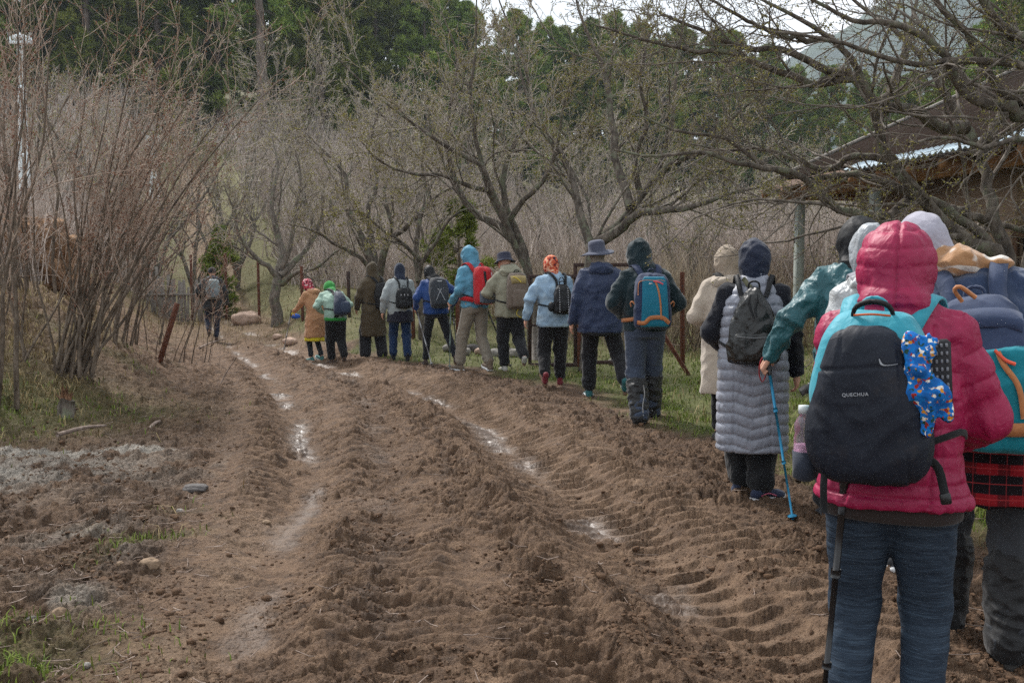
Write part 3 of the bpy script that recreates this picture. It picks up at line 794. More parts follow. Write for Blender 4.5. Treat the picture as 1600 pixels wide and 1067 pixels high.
OSP = [(520, 30, 0.85, 'bare tree in the scrub directly above the patterned headscarf'),
       (305, 31, 0.95, 'bare tree in the scrub above the far walker, left of the bright green pine'),
       (372, 34, 1.0, 'bare tree behind the bright green young pine'),
       (240, 28, 0.9, 'bare tree in the scrub behind the left shrubs, near the short concrete pole'),
       (700, 27, 0.8, 'bare tree in the scrub above the blue jacket with the black pack'),
       (640, 38, 1.1, 'tall bare tree on the slope behind the slender dark-stemmed tree'),
       (470, 42, 1.1, 'bare tree high on the slope right of the lone pine trunk'),
       (870, 30, 0.8, 'bare tree in the scrub above the orange headscarf'),
       (1010, 36, 0.85, 'bare tree in the scrub above the dark green hood'),
       (1075, 26, 0.55, 'small dark bare tree between the dark green hood and the beige hood'),
       (1180, 33, 0.7, 'bare tree in the scrub right above the dark navy head cover'),
       (1230, 44, 0.85, 'bare tree far up the scrub slope left of the concrete post'),
       (160, 33, 1.0, 'bare tree behind the left shrubs between the two concrete poles'),
       (80, 30, 0.95, 'bare tree behind the left shrubs beside the tall concrete pole'),
       (760, 44, 1.0, 'bare tree far up the slope above the light blue hood'),
       (930, 46, 1.0, 'bare tree far up the slope above the wide-brimmed hat')]
for i, (px, Y, s, lab) in enumerate(OSP):
    if i < 3:
        o = ORCH[i]; o.location = on(px, Y); o.scale = (s,) * 3; o.rotation_euler = (0, 0, i * 2.1); o['label'] = lab
    else: place_orch(ORCH[i % 3], i, px, Y, s, i * 1.37, lab)

# ------------------------------------------------------------------ multi-stemmed shrubs at the left
def shrub(base, n, spread, h, bias, label, seed, r0=0.016, nb=2500, splay=1.0):
    r = np.random.default_rng(seed); base = np.array(base, float); paths = []
    for i in range(n):
        a = r.uniform(0, 6.28); q = r.uniform(0, 1) ** 0.7
        lean = np.array([math.cos(a) * spread * q + bias, math.sin(a) * spread * 0.7 * q - 0.05])
        st = np.array([r.normal(0, 0.22 * splay), r.normal(0, 0.18 * splay), 0.0])
        hh = h * r.uniform(0.45, 1.05)
        p = [base + st]
        for k in (0.12, 0.3, 0.55, 0.8, 1.0):
            p.append(base + st + np.array([lean[0] * hh * k ** 1.15, lean[1] * hh * k ** 1.15, hh * k * (1 - 0.1 * q * k)]) + r.normal(0, 0.018 * hh * (k > 0.2), 3))
        paths.append((p, r0 * r.uniform(0.55, 1.5), 0.003))
    return tree('bare_shrub', base, paths, [dict(m=6, ratio=0.34, ang=0.55, up=0.22, wob=0.18, npts=7, tmin=0.28, rr=0.55),
        dict(m=6, ratio=0.5, ang=0.7, up=0.12, wob=0.15, npts=5, tmin=0.15, rr=0.6, Lmin=0.1)], label, 'shrub', 'leafless shrubs on the left bank',
        mat=STEM, tmat=TWIG_RED, bud=BUD_RED, nb=nb, bs=0.010, seed=seed, ks=[6, 4, 3], trunk_levels=1, npts0=12, rmin=0.0026)
b1 = gp(112, 628); b2 = gp(30, 600); b3 = on(180, 13.5); b4 = on(-60, 10)
shrub(b1 + [0, 0, gz(b1[0], b1[1])], 34, 0.50, 4.1, 0.34, 'biggest leafless shrub on the left, stems fanning up to the right', 71, 0.019, 6000)
shrub([b2[0], b2[1], gz(b2[0], b2[1])], 12, 0.26, 5.0, 0.0, 'upright leafless shrub in front of the tall concrete pole', 72, 0.021, 4000, 1.5)
shrub([b3[0], b3[1], b3[2]], 16, 0.5, 4.2, 0.28, 'loose leafless shrub leaning right behind the biggest shrub', 73, 0.014, 4000, 1.3)
shrub([b4[0], b4[1], b4[2]], 12, 0.3, 5.2, 0.08, 'leafless shrub at the far left edge of the view', 74, 0.02, 3000)
b5 = on(262, 15.5)
shrub([b5[0], b5[1], b5[2]], 9, 0.45, 2.2, 0.15, 'low thorny shrub right behind the leaning rusty post', 75, 0.008, 1500, 2.0)

# ------------------------------------------------------------------ scrub: nobody could count it
def scrub_mesh(name, n, ylo, yhi, hmin, hmax, seed, label, tw=34, ulo=-0.62, uhi=0.62, excl=True, mat=None, rad=0.006, path_gap=True, roadclear=1.5):
    r = np.random.default_rng(seed)
    y = 1 / (1 / ylo + (1 / yhi - 1 / ylo) * r.uniform(0, 1, n)); u = r.uniform(ulo, uhi, n); x = u * y
    L = -sdist(EDGE_L, x, y); Rr = sdist(EDGE_R, x, y)
    k = (Rr > roadclear) | (L > roadclear)
    k &= ~((x > 6.3) & (x < 17) & (y > 9) & (y < 26))
    x, y = x[k], y[k]; n = len(x)
    z = terrain(x, y)
    h = r.uniform(hmin, hmax, n) * (0.8 + 0.35 * pn2(x * 0.2, y * 0.2))
    a = r.uniform(0, 6.28, (n, tw)); q = r.uniform(0.05, 0.55, (n, tw)); hh = h[:, None] * r.uniform(0.35, 1.1, (n, tw))
    st = np.stack([x[:, None] + r.normal(0, 0.22, (n, tw)), y[:, None] + r.normal(0, 0.22, (n, tw)), np.broadcast_to(z[:, None] - 0.05, (n, tw))], -1)
    d = np.stack([np.cos(a) * q, np.sin(a) * q, np.ones_like(a)], -1); d = unit(d)
    P = [st]; dd = d
    for j in range(3):
        P.append(P[-1] + dd * (hh / 3)[..., None]); dd = unit(dd + r.normal(0, 0.16, dd.shape))
    P = np.stack(P, 2).reshape(-1, 4, 3)
    R = (rad * (1 + 0.012 * P[:, 0, 1]))[:, None] * np.array([1.4, 1, 0.7, 0.35])[None]
    C = grow(P, R, 3, 0.42, 0.6, 0.1, 0.15, 3, r, rr=0.7, tmin=0.3)
    V1, F1 = tubes(P, R, 3, cap=False); V2, F2 = tubes(C[0], C[1], 3, cap=False)
    o = mesh_np(name, np.vstack([V1, V2]), np.vstack([F1[0], F2[0] + len(V1)]), mat)
    tag(o, label, 'scrub', kind='stuff')
def twigmat(name, c0, c1, c2, sc=1.0):
    g = NT(name, 0.85, 0.2); oi = g.n('ShaderNodeNewGeometry')
    g.color(g.mix(0.45, g.ramp(oi.outputs['Random Per Island'], [(0.0, tuple(x * 0.35 for x in c0)), (0.45, c0), (0.75, c1), (1.0, c2)]), g.ramp(g.noise(sc * 0.3, 4, 0.6), [(0.35, c0), (0.5, c1), (0.65, c2)])))
    return g.m
SCRUB = twigmat('scrub_twig', lin(140, 126, 116), lin(190, 176, 166), lin(226, 214, 204), sc=0.8)
SCRUB2 = twigmat('scrub_twig_near', lin(116, 102, 86), lin(170, 154, 132), lin(206, 190, 166), sc=1.5)
scrub_mesh('scrub', 1500, 26, 75, 1.8, 3.8, 31, 'grey-brown leafless scrub covering the slope below the pines', mat=SCRUB, tw=20, rad=0.010)
scrub_mesh('scrub', 620, 17.5, 30, 0.8, 2.4, 32, 'thin leafless scrub right behind the fence', tw=16, mat=SCRUB2, ulo=-0.24, uhi=0.62, roadclear=4.0)
scrub_mesh('scrub', 260, 15, 30, 1.2, 2.6, 33, 'tangled leafless scrub behind the left shrubs', tw=24, mat=SCRUB, ulo=-0.66, uhi=-0.34, roadclear=3.0)

# ------------------------------------------------------------------ pines
def needle_tufts(C, D, n_bl, size, r, up=0.35):
    """C (N,3) tuft centres, D (N,3) axis"""
    N = len(C)
    d = unit(D[:, None] * 0.7 + r.normal(size=(N, n_bl, 3)) * 0.75 + np.array([0, 0, up]))
    L = size * r.uniform(0.6, 1.25, (N, n_bl, 1))
    q = unit(np.cross(d, r.normal(size=d.shape))) * size * 0.13
    c = C[:, None] + r.normal(0, size * 0.25, (N, n_bl, 3))
    V = np.stack([c - q, c + q, c + d * L], 2).reshape(-1, 3)
    return V, np.arange(len(V)).reshape(-1, 3)
def pine_mesh(h, seed, bare=0.3, width=0.24, nbl=17, size=0.37, dens=1.0, lean=0.0, green=None):
    r = np.random.default_rng(seed)
    root = empty('pine_tree')
    tz = np.linspace(0, 1, 12); tp = np.stack([0.012 * h * np.cumsum(r.normal(0, 0.5, 12)) * tz, 0.012 * h * np.cumsum(r.normal(0, 0.5, 12)) * tz, h * tz], 1)
    tr = 0.017 * h * (1 - tz) ** 0.8 + 0.01
    nl = int(h * 7.5 * dens)
    z = bare + (0.985 - bare) * r.uniform(0, 1, nl) ** 0.85
    dead = r.uniform(0, 1, nl) < 0.12
    z2 = np.where(dead, bare * r.uniform(0.5, 1.1, nl), z)
    a = r.uniform(0, 6.28, nl)
    prof = np.interp(z2, [0, bare, bare + 0.12, 0.6, 0.85, 1.0], [0.5, 0.6, 1.0, 0.85, 0.5, 0.1])
    L = width * h * prof * r.uniform(0.55, 1.2, nl)
    base = np.stack([np.interp(z2, tz, tp[:, k]) for k in range(3)], 1)
    el = np.interp(z2, [bare, 0.7, 1], [-0.05, 0.25, 0.9])
    d = unit(np.stack([np.cos(a), np.sin(a), el + r.normal(0, 0.12, nl)], 1))
    P = [base]; dd = d
    for j in range(5):
        P.append(P[-1] + dd * (L / 5)[:, None]); dd = unit(dd + r.normal(0, 0.10, dd.shape) + np.array([0, 0, 0.05]))
    P = np.stack(P, 1); R = (0.006 * L + 0.012)[:, None] * np.linspace(1, 0.25, 6)[None]
    tube_parts([(tp[None], tr[None]), (P, R)], 'trunk', PINE_BARK, root, [8, 4])
    live = P[~dead]; LL = L[~dead]
    C, Rc = grow(live, R[~dead], 7, 0.36, 0.7, 0.12, 0.12, 4, r, tmin=0.3)
    cen = np.concatenate([C[:, 1:].reshape(-1, 3), live[:, 3:].reshape(-1, 3)])
    ax = np.concatenate([np.repeat(unit(C[:, -1] - C[:, 0]), 3, 0), np.repeat(unit(live[:, -1] - live[:, 0]), 3, 0)])
    V, F = needle_tufts(cen, ax, nbl, size, r)
    mesh_np('crown', V, F, green, root, smooth=False)
    return root
def needle_mat(name, a, b, c):
    g = NT(name, 0.65, 0.2)
    oi = g.n('ShaderNodeNewGeometry'); ob = g.n('ShaderNodeObjectInfo')
    col = g.ramp(g.noise(0.55, 4, 0.6), [(0.36, a), (0.52, b), (0.66, c)])
    col = g.mix(0.4, col, g.ramp(oi.outputs['Random Per Island'], [(0, a), (0.5, b), (1, c)]))
    h = g.n('ShaderNodeHueSaturation'); g.l(col, h.inputs['Color'])
    g.l(g.math('ADD', 0.482, g.math('MULTIPLY', ob.outputs['Random'], 0.03)), h.inputs['Hue']); g.l(g.math('ADD', 0.75, g.math('MULTIPLY', ob.outputs['Random'], 0.5)), h.inputs['Value'])
    g.color(h.outputs['Color']); return g.m
PINE_BARK = bark('pine_bark', lin(70, 60, 54), lin(110, 98, 90), lin(140, 128, 120), sc=4)
NEEDLE = needle_mat('needles', lin(50, 72, 32), lin(110, 130, 56), lin(164, 170, 86))
NEEDLE_Y = needle_mat('needles_young', lin(84, 104, 36), lin(126, 142, 56), lin(156, 164, 80))
PR = [pine_mesh(16, 81, 0.10, 0.2, green=NEEDLE, dens=1.35), pine_mesh(17, 82, 0.04, 0.2, green=NEEDLE, dens=1.35), pine_mesh(15, 83, 0.22, 0.24, green=NEEDLE, dens=1.2), pine_mesh(19, 84, 0.36, 0.18, green=NEEDLE)]
PSP = []
r_ = random.Random(5)
#   px, depth, height scale, mesh
for px, Y, s, m in [(415, 64, 1.1, 3), (20, 66, 1.0, 1), (85, 72, 1.1, 0), (150, 66, 1.0, 1), (205, 74, 1.15, 3), (255, 68, 1.0, 1), (310, 75, 1.15, 0), (350, 70, 1.05, 1), (470, 74, 1.05, 1), (505, 68, 0.82, 1),
                    (545, 76, 0.92, 0), (590, 80, 0.98, 1), (632, 84, 0.98, 3), (668, 78, 0.85, 1), (700, 88, 0.95, 0), (735, 84, 0.8, 1), (775, 92, 0.82, 2), (812, 86, 0.9, 1), (845, 90, 0.98, 0), (880, 94, 0.9, 1), (915, 88, 0.92, 1),
                    (950, 92, 1.12, 0), (990, 96, 1.05, 1), (1030, 92, 1.0, 2), (1065, 98, 1.08, 1), (1110, 94, 0.98, 1), (1150, 98, 1.0, 0), (1195, 96, 0.92, 1), (1240, 100, 0.88, 2), (1290, 92, 0.72, 1), (1335, 86, 0.7, 0), (1385, 80, 0.68, 1), (1430, 70, 0.68, 0), (1475, 64, 0.7, 1), (1520, 60, 0.74, 0), (1565, 58, 0.86, 1), (1610, 56, 0.95, 0),
                    (-40, 62, 1.0, 0), (-100, 66, 1.1, 1), (1680, 60, 1.0, 1), (60, 90, 1.2, 1), (130, 92, 1.25, 0), (230, 94, 1.25, 1), (330, 96, 1.25, 3), (430, 96, 1.2, 1), (520, 98, 1.0, 0), (610, 104, 1.05, 1), (715, 108, 1.0, 1), (830, 112, 1.02, 0), (935, 112, 1.1, 1), (1045, 116, 1.0, 0), (1160, 118, 0.9, 1), (1265, 115, 0.7, 0), (1410, 96, 0.75, 1), (1500, 84, 0.9, 0)]:
    PSP.append((px, Y, s, m))
used = set()
PLAB = {0: 'lone tall pine with a long bare grey trunk in front of the dark pines'}
def plabel(i, px, Y, s, m):
    if i in PLAB: return PLAB[i]
    return None
srt = sorted(range(len(PSP)), key=lambda i: PSP[i][0])
front = [i for i in srt if i != 0 and PSP[i][1] <= 100 and i < 40]; back = [i for i in srt if i not in front and i != 0]
ords = ['first', 'second', 'third', 'fourth', 'fifth', 'sixth', 'seventh', 'eighth', 'ninth', 'tenth', 'eleventh', 'twelfth', 'thirteenth', 'fourteenth', 'fifteenth', 'sixteenth', 'seventeenth', 'eighteenth', 'nineteenth', 'twentieth']
def band_label(lst, kind):
    d = {}; h = len(lst) // 2
    for j, i in enumerate(lst[:h]): d[i] = '%s pine from the left in %s' % (ords[j], kind)
    for j, i in enumerate(lst[h:][::-1]): d[i] = '%s pine from the right in %s' % (ords[j], kind)
    return d
PLAB.update(band_label(front, 'the front row of dark pines')); PLAB.update(band_label(back, 'the back row of dark pines'))
for i, (px, Y, s, m) in enumerate(PSP):
    p = on(px, Y, -0.3)
    if m not in used: used.add(m); o = PR[m]
    else: o = copy_tree(PR[m])
    o.location = p; o.scale = (s, s, s * r_.uniform(0.95, 1.06)); o.rotation_euler = (0, 0, r_.uniform(0, 6.28))
    tag(o, PLAB[i], 'pine tree', 'dark pines on the hill behind')
# small evergreens
yp = pine_mesh(2.6, 91, 0.02, 0.2, nbl=14, size=0.12, dens=5, green=NEEDLE_Y)
yp.location = on(345, 29, 0.0); yp.scale = (1, 1, 1.0); tag(yp, 'small bright green young pine beside the far walker', 'pine tree')
yp2 = pine_mesh(2.5, 92, 0.02, 0.34, nbl=10, size=0.13, dens=3, green=NEEDLE_Y)
yp2.location = on(722, 21.5, 0.0); tag(yp2, 'bushy green young pine behind the light blue hood', 'pine tree')

# ------------------------------------------------------------------ blue mountain far behind
def build_mountain():
    n, m = 140, 60
    x = np.linspace(-150, 1250, n); v = np.linspace(0, 1, m)
    X, Vv = np.meshgrid(x, v)
    ridge = 0.47 * np.interp(x / 0.42, [-400, 300, 520, 700, 900, 1150, 1500, 2000, 2600], [90, 150, 300, 420, 520, 590, 540, 420, 300])
    Y = 640 + 260 * Vv
    H = ridge[None] * np.sin(Vv * math.pi / 2) ** 0.9 + 14 * fbm2(X * 0.014, Y * 0.014, 5) * Vv + 25
    i = np.arange(n * m).reshape(m, n)
    F = np.stack([i[:-1, :-1], i[:-1, 1:], i[1:, 1:], i[1:, :-1]], -1).reshape(-1, 4)
    g = NT('mountain', 0.95, 0.1)
    g.color(g.ramp(g.noise(0.02, 8, 0.7), [(0.35, lin(34, 46, 34)), (0.6, lin(62, 74, 52)), (0.75, lin(104, 104, 90))]))
    o = mesh_np('mountain', np.stack([X, Y, H], -1).reshape(-1, 3), F, g.m); o['kind'] = 'structure'
build_mountain()
# the air: closed box round everything
hz = MB(); hz.box((400, 420, 137), (3400, 1000, 300))
g = bpy.data.materials.new('haze_air'); g.use_nodes = True; t_ = g.node_tree; t_.nodes.clear()
o_ = t_.nodes.new('ShaderNodeOutputMaterial'); pv = t_.nodes.new('ShaderNodeVolumePrincipled')
pv.inputs['Color'].default_value = (0.72, 0.83, 0.95, 1); pv.inputs['Density'].default_value = 0.00038; pv.inputs['Anisotropy'].default_value = 0.2
t_.links.new(pv.outputs['Volume'], o_.inputs['Volume'])
ho = hz.build('haze', g, None, smooth=False); ho['kind'] = 'stuff'
HAZE = ho

# ------------------------------------------------------------------ grass and ground litter
def blades(n, seed, dmin, dmax, dens_fn, h0, wid, name, mat, label, cat='grass', umax=0.6, lean=0.5, ulo=None):
    r = np.random.default_rng(seed)
    y = 1 / (1 / dmin + (1 / dmax - 1 / dmin) * r.uniform(0, 1, n)); x = r.uniform(-umax if ulo is None else ulo, umax, n) * (y + 0.4)
    H, wet, grass, grey, pale, dark, dry = ground_h(x, y, True)
    k = r.uniform(0, 1, n) < dens_fn(x, y, grass, dry, dark)
    x, y, H = x[k], y[k], H[k]; n = len(x)
    a = r.uniform(0, 6.28, n); hh = h0 * r.uniform(0.35, 1.4, n) * (1 + 0.03 * y); ww = wid * (1 + 0.10 * y) * r.uniform(0.7, 1.3, n)
    b = np.stack([x, y, H - 0.005], 1); dx = np.stack([np.cos(a), np.sin(a), 0 * a], 1); pp = np.stack([-np.sin(a), np.cos(a), 0 * a], 1)
    ln = r.uniform(0.1, lean * 2, n)[:, None]; z = np.array([0, 0, 1.])
    m1 = b + (z * 0.6 + dx * 0.25 * ln) * hh[:, None]; tip = b + (z * 1.0 * (1 - 0.25 * ln) + dx * 0.9 * ln) * hh[:, None]
    V = np.stack([b - pp * ww[:, None], b + pp * ww[:, None], m1 - pp * ww[:, None] * 0.7, m1 + pp * ww[:, None] * 0.7, tip], 1).reshape(-1, 3)
    o = (np.arange(n) * 5)[:, None]
    ob = mesh_np(name, V, [o + np.array([0, 1, 3, 2]), o + np.array([2, 3, 4])], mat, smooth=False)
    tag(ob, label, cat, kind='stuff')
GRASS = leafmat('grass_green', [lin(66, 84, 30), lin(98, 118, 42), lin(130, 142, 60), lin(112, 128, 48)], 0.7, 0.9)
GRASS_DRY = leafmat('grass_dry', [lin(110, 92, 62), lin(150, 130, 92), lin(176, 158, 118), lin(128, 116, 76)], 0.8, 0.9)
clump = lambda x, y: sstep(-0.2, 0.35, fbm2(x * 2.2, y * 2.2, 3) + 0.12)
blades(330000, 101, 3.2, 30, lambda x, y, g_, d, k: np.clip(g_ ** 1.3 * (0.12 + 0.9 * clump(x, y)) * (1 - 0.5 * d), 0, 1), 0.042, 0.0024, 'grass', GRASS, 'short green spring grass growing on the verge and in tufts beside the road')
blades(220000, 102, 5, 60, lambda x, y, g_, d, k: np.clip(g_ * 0.07 + d * 0.6 + 0.5 * (d > 0.2) * (x < -3) * (y < 18), 0, 1) * (0.15 + clump(x * 0.7, y * 0.7)), 0.085, 0.002, 'dry_grass', GRASS_DRY, 'dry straw coloured grass on the banks and behind the fence', lean=0.8)
# ------------------------------------------------------------------ simple surface materials
RUST = plain('rusty_steel', lin(96, 58, 42), 0.85, 0.35, 25, 0.003)
RUST_D = plain('dark_rusty_steel', lin(62, 46, 40), 0.8, 0.3, 25, 0.003)
WIRE = plain('rusty_wire', lin(92, 74, 64), 0.8, 0.2)
CONC = plain('weathered_concrete', lin(222, 230, 232), 0.9, 0.18, 9, 0.004)
CONC_P = plain('post_grey', lin(150, 156, 150), 0.9, 0.2, 9, 0.004)
WOODG = plain('grey_wood', lin(128, 122, 116), 0.9, 0.25, 12, 0.004)
WOODB = plain('brown_wood', lin(128, 92, 60), 0.8, 0.3, 8, 0.004)
WOODD = plain('dark_wood', lin(84, 62, 46), 0.85, 0.3, 8, 0.004)
PLASTER = plain('tan_plaster', lin(150, 128, 110), 0.95, 0.10, 3, 0.003)
METAL = plain('galvanised_sheet', lin(150, 166, 176), 0.6, 0.12, 5, 0.0, 0.4, 0.2)
ROOFB = plain('brown_roofing', lin(48, 39, 34), 1.0, 0.3, 5, 0.004, 0.05)
DARK = plain('dark_inside', lin(20, 19, 18), 0.9, 0.1)

# ------------------------------------------------------------------ farm house with a timber porch
def build_house():
    E0 = np.array([4.55, 18.2]); E1 = np.array([6.75, 7.2])         # eave line, far and near end
    ax = E1 - E0; Ln = np.linalg.norm(ax); ax /= Ln; nx = np.array([-ax[1], ax[0]]); nx = nx if nx[0] > 0 else -nx
    def W(s, t, z): p = E0 + ax * s + nx * t; return np.array([p[0], p[1], z])
    gz0 = gz(6, 14); EZ = 2.98; SL = 0.44
    Rm = np.array([[ax[0], nx[0], 0], [ax[1], nx[1], 0], [0, 0, 1.]])
    root = empty('farm_house', (W(5, 5, gz0)))
    tag(root, 'low tan plastered farm house with timber porch and sheet roof behind the big tree', 'house')
    def bld(mb, name, mat, par=root, smooth=False):
        return mb.build(name, mat, par, smooth, xf=lambda V: V - W(5, 5, gz0))
    def bx(mb, s0, s1, t0, t1, z0, z1, b=0.01):
        mb.box(W((s0 + s1) / 2, (t0 + t1) / 2, (z0 + z1) / 2), (s1 - s0, t1 - t0, z1 - z0), Rm, b)
    # wall along the porch, with a dark opening near the right
    m = MB()
    bx(m, 1.6, 5.4, 1.0, 1.25, gz0 - 0.3, EZ + 0.40, 0); bx(m, 6.6, 11.6, 1.0, 1.25, gz0 - 0.3, EZ + 0.40, 0)
    bx(m, 5.4, 6.6, 1.0, 1.25, gz0 + 1.9, EZ + 0.40, 0); bx(m, 5.4, 6.6, 1.0, 1.25, gz0 - 0.3, gz0 + 0.85, 0)
    bx(m, 1.6, 1.85, 1.252, 9.5, gz0 - 0.3, EZ + 0.40, 0); bx(m, 11.35, 11.6, 1.252, 9.5, gz0 - 0.3, EZ + 0.40, 0)
    bld(m, 'wall', PLASTER)
    wn = MB(); bx(wn, 5.35, 6.65, 0.96, 1.04, gz0 + 0.8, gz0 + 0.88); bx(wn, 5.35, 6.65, 0.96, 1.04, gz0 + 1.86, gz0 + 1.95)
    bx(wn, 5.38, 5.46, 0.97, 1.03, gz0 + 0.86, gz0 + 1.9); bx(wn, 6.54, 6.62, 0.97, 1.03, gz0 + 0.86, gz0 + 1.9); bx(wn, 5.97, 6.03, 0.98, 1.02, gz0 + 0.86, gz0 + 1.9)
    wf = bld(wn, 'window', WOODD)
    gp_ = MB(); bx(gp_, 5.4, 6.6, 1.12, 1.14, gz0 + 0.85, gz0 + 1.9, 0); bld(gp_, 'pane', DARK, wf)
    # roof: two slopes
    r = MB(); n = 9
    half = 5.6; rid = EZ + SL * half
    def slab(mb, s0, s1, t0, t1, off, th, corr=0.0, ns=2):
        ss = np.linspace(s0, s1, ns); V = []
        for k in (0, 1):
            for t in (t0, t1):
                for s in ss:
                    z = EZ + SL * (t if t <= half else 2 * half - t) + off + (th if k else 0) + corr * math.cos(s * 2 * math.pi / 0.12)
                    V.append(W(s, t, z))
        V = np.array(V); i = np.arange(len(V)).reshape(2, 2, ns); F = []
        for j in range(ns - 1):
            F += [[i[1, 0, j], i[1, 0, j + 1], i[1, 1, j + 1], i[1, 1, j]], [i[0, 0, j], i[0, 1, j], i[0, 1, j + 1], i[0, 0, j + 1]],
                  [i[0, 0, j], i[0, 0, j + 1], i[1, 0, j + 1], i[1, 0, j]], [i[0, 1, j], i[1, 1, j], i[1, 1, j + 1], i[0, 1, j + 1]]]
        F += [[i[0, 0, 0], i[1, 0, 0], i[1, 1, 0], i[0, 1, 0]], [i[0, 0, -1], i[0, 1, -1], i[1, 1, -1], i[1, 0, -1]]]
        mb.add(V, np.array(F))
    slab(r, -0.1, 12.2, 0.32, half, 0.05, 0.03, 0.018, 800); slab(r, -0.1, 12.2, half, half * 2, 0.05, 0.03, 0.018, 300)
    ro = bld(r, 'roof', ROOFB, smooth=False)
    q = MB(); slab(q, 3.0, 12.3, -0.12, 0.16, 0.10, 0.012, 0.018, 800); bld(q, 'gutter_sheet', METAL, ro)
    q = MB(); slab(q, -0.15, -0.03, 0.1, half, 0.10, 0.05); bld(q, 'flashing', WOODG, ro)
    # boards under the roof, rafters, eave beam
    u = MB()
    for k in range(38):
        t = -0.05 + k * 0.15
        if t > half: break
        u.add(*(lambda V: (V, np.array([[0, 1, 3, 2], [4, 6, 7, 5], [0, 4, 5, 1], [2, 3, 7, 6], [0, 2, 6, 4], [1, 5, 7, 3]])))(np.array([W(s, tt, EZ + SL * tt + zz) for s in (-0.05, 12.1) for tt in (t, t + 0.142) for zz in (0.0, 0.022)])))
    bld(u, 'soffit_boards', WOODD)
    for k in range(17):
        s = 0.1 + k * 0.74
        V = np.array([W(s + ds, tt, EZ + SL * tt - zz) for ds in (-0.04, 0.04) for tt in (-0.05, 0.99) for zz in (0.13, 0.003)])
        mb = MB(); mb.add(V, np.array([[0, 1, 3, 2], [4, 6, 7, 5], [0, 4, 5, 1], [2, 3, 7, 6], [0, 2, 6, 4], [1, 5, 7, 3]])); bld(mb, 'rafter', WOODB)
    mb = MB(); bx(mb, 0.0, 12.0, 0.30, 0.42, EZ - 0.20, EZ - 0.01 + 0.0); bld(mb, 'eave_beam', WOODB)
    mb = MB(); bx(mb, 0.02, 0.14, 0.43, 3.2, EZ - 0.16, EZ - 0.02); bld(mb, 'tie_beam', WOODB)
    mb = MB(); bx(mb, 1.44, 1.56, 0.43, 0.99, EZ - 0.16, EZ - 0.02); bld(mb, 'tie_beam', WOODB)
    for s in (0.72, 3.1):
        mb = MB(); bx(mb, s - 0.07, s + 0.07, 0.29, 0.43, gz0 - 0.3, EZ - 0.203, 0.01); bld(mb, 'post', CONC_P)
    mb = MB(); bx(mb, 0.9, 1.02, 2.0, 2.12, gz0 - 0.3, EZ + 0.70); bld(mb, 'post', WOODG)
build_house()

# ------------------------------------------------------------------ concrete power poles
def pole(px, Y, ztop, wid, label):
    x = (px - 800) / FPX * Y; z0 = gz(x, Y) - 0.3
    root = empty('concrete_pole', (x, Y, z0)); h = ztop - z0
    for sgn in (-1, 1):
        m = MB(); m.tube([[sgn * wid * 0.75, 0, 0], [sgn * wid * 0.28, 0, h]], [wid * 0.30, wid * 0.2], 4); m.build('leg', CONC, root, False)
    for k in range(int(h / 0.9)):
        z = 0.5 + k * 0.9; ww = wid * (0.75 - 0.47 * z / h); m = MB(); m.box((0, 0, z), (ww * 2, wid * 0.3, 0.09)); m.build('rung', CONC, root, False)
    m = MB(); m.box((0, -0.02, h - 0.15), (0.66, 0.07, 0.08)); m.box((0, -0.02, h - 0.02), (wid * 1.6, wid, 0.12)); ca = m.build('crossarm', CONC, root, False)
    for k in (-0.28, 0.0, 0.28):
        i = MB(); i.tube([[k, -0.02, h - 0.1], [k, -0.02, h + 0.02], [k, -0.02, h + 0.1]], [0.05, 0.03, 0.04], 8); i.build('insulator', CONC, ca)
    tag(root, label, 'pole', 'concrete power poles at the left')
pole(45, 27, dp(45, 58, 27)[2], 0.19, 'tall pale concrete power pole at the left edge')
pole(246, 44, dp(246, 215, 44)[2], 0.24, 'shorter distant concrete power pole above the far walker')

# ------------------------------------------------------------------ fence posts, wires and gates
def angle_post(name, a, b, w_, mat, label, group=None, cat='post'):
    a = np.array(a, float); b = np.array(b, float); d = unit(b - a); s = unit(np.cross(d, [0.3, 1, 0])); t = np.cross(d, s)
    m = MB()
    for u, v, wu, wv in ((0, 0, w_, w_ * 0.2), (-w_ * 0.41, w_ * 0.5, w_ * 0.2, w_ * 0.8)):
        R = np.stack([s, t, d], 1); c = (a + b) / 2 + s * u + t * v
        m.box(c, (wu, wv, np.linalg.norm(b - a)), R, 0.002)
    o = m.build(name, mat, None, False); tag(o, label, cat, group); return o
FP = [(405, 26, 405, 'rusty fence post right of the big boulder, beside the stout grey tree'), (300, 27, 398, 'thin fence post left of the far walker'), (354, 28, 397, 'thin fence post right of the bright green young pine'), (473, 23.5, 416, 'rusty fence post above the patterned headscarf'), (546, 21.5, 424, 'dark fence post right of the mint jacket'),
      (646, 19, 440, 'dark fence post between the grey jacket and the blue jacket'), (716, 18, 430, 'fence post left of the light blue hood'), (1068, 16, 425, 'thin fence post between the dark green hood and the beige hood')]
posts = []
for px, Y, pyt, lab in FP:
    b = on(px, Y, -0.2); t = dp(px - 2, pyt, Y); posts.append((b, t))
    angle_post('fence_post', b, t, 0.075, RUST if px != 546 else RUST_D, lab, 'fence posts along the orchard')
b = gp(248, 590); b = [b[0], b[1], gz(b[0], b[1]) - 0.1]
angle_post('fence_post', b, dp(277, 474, b[1] + 0.1), 0.085, RUST, 'rusty fence post leaning right, below the thorny shrub on the left')
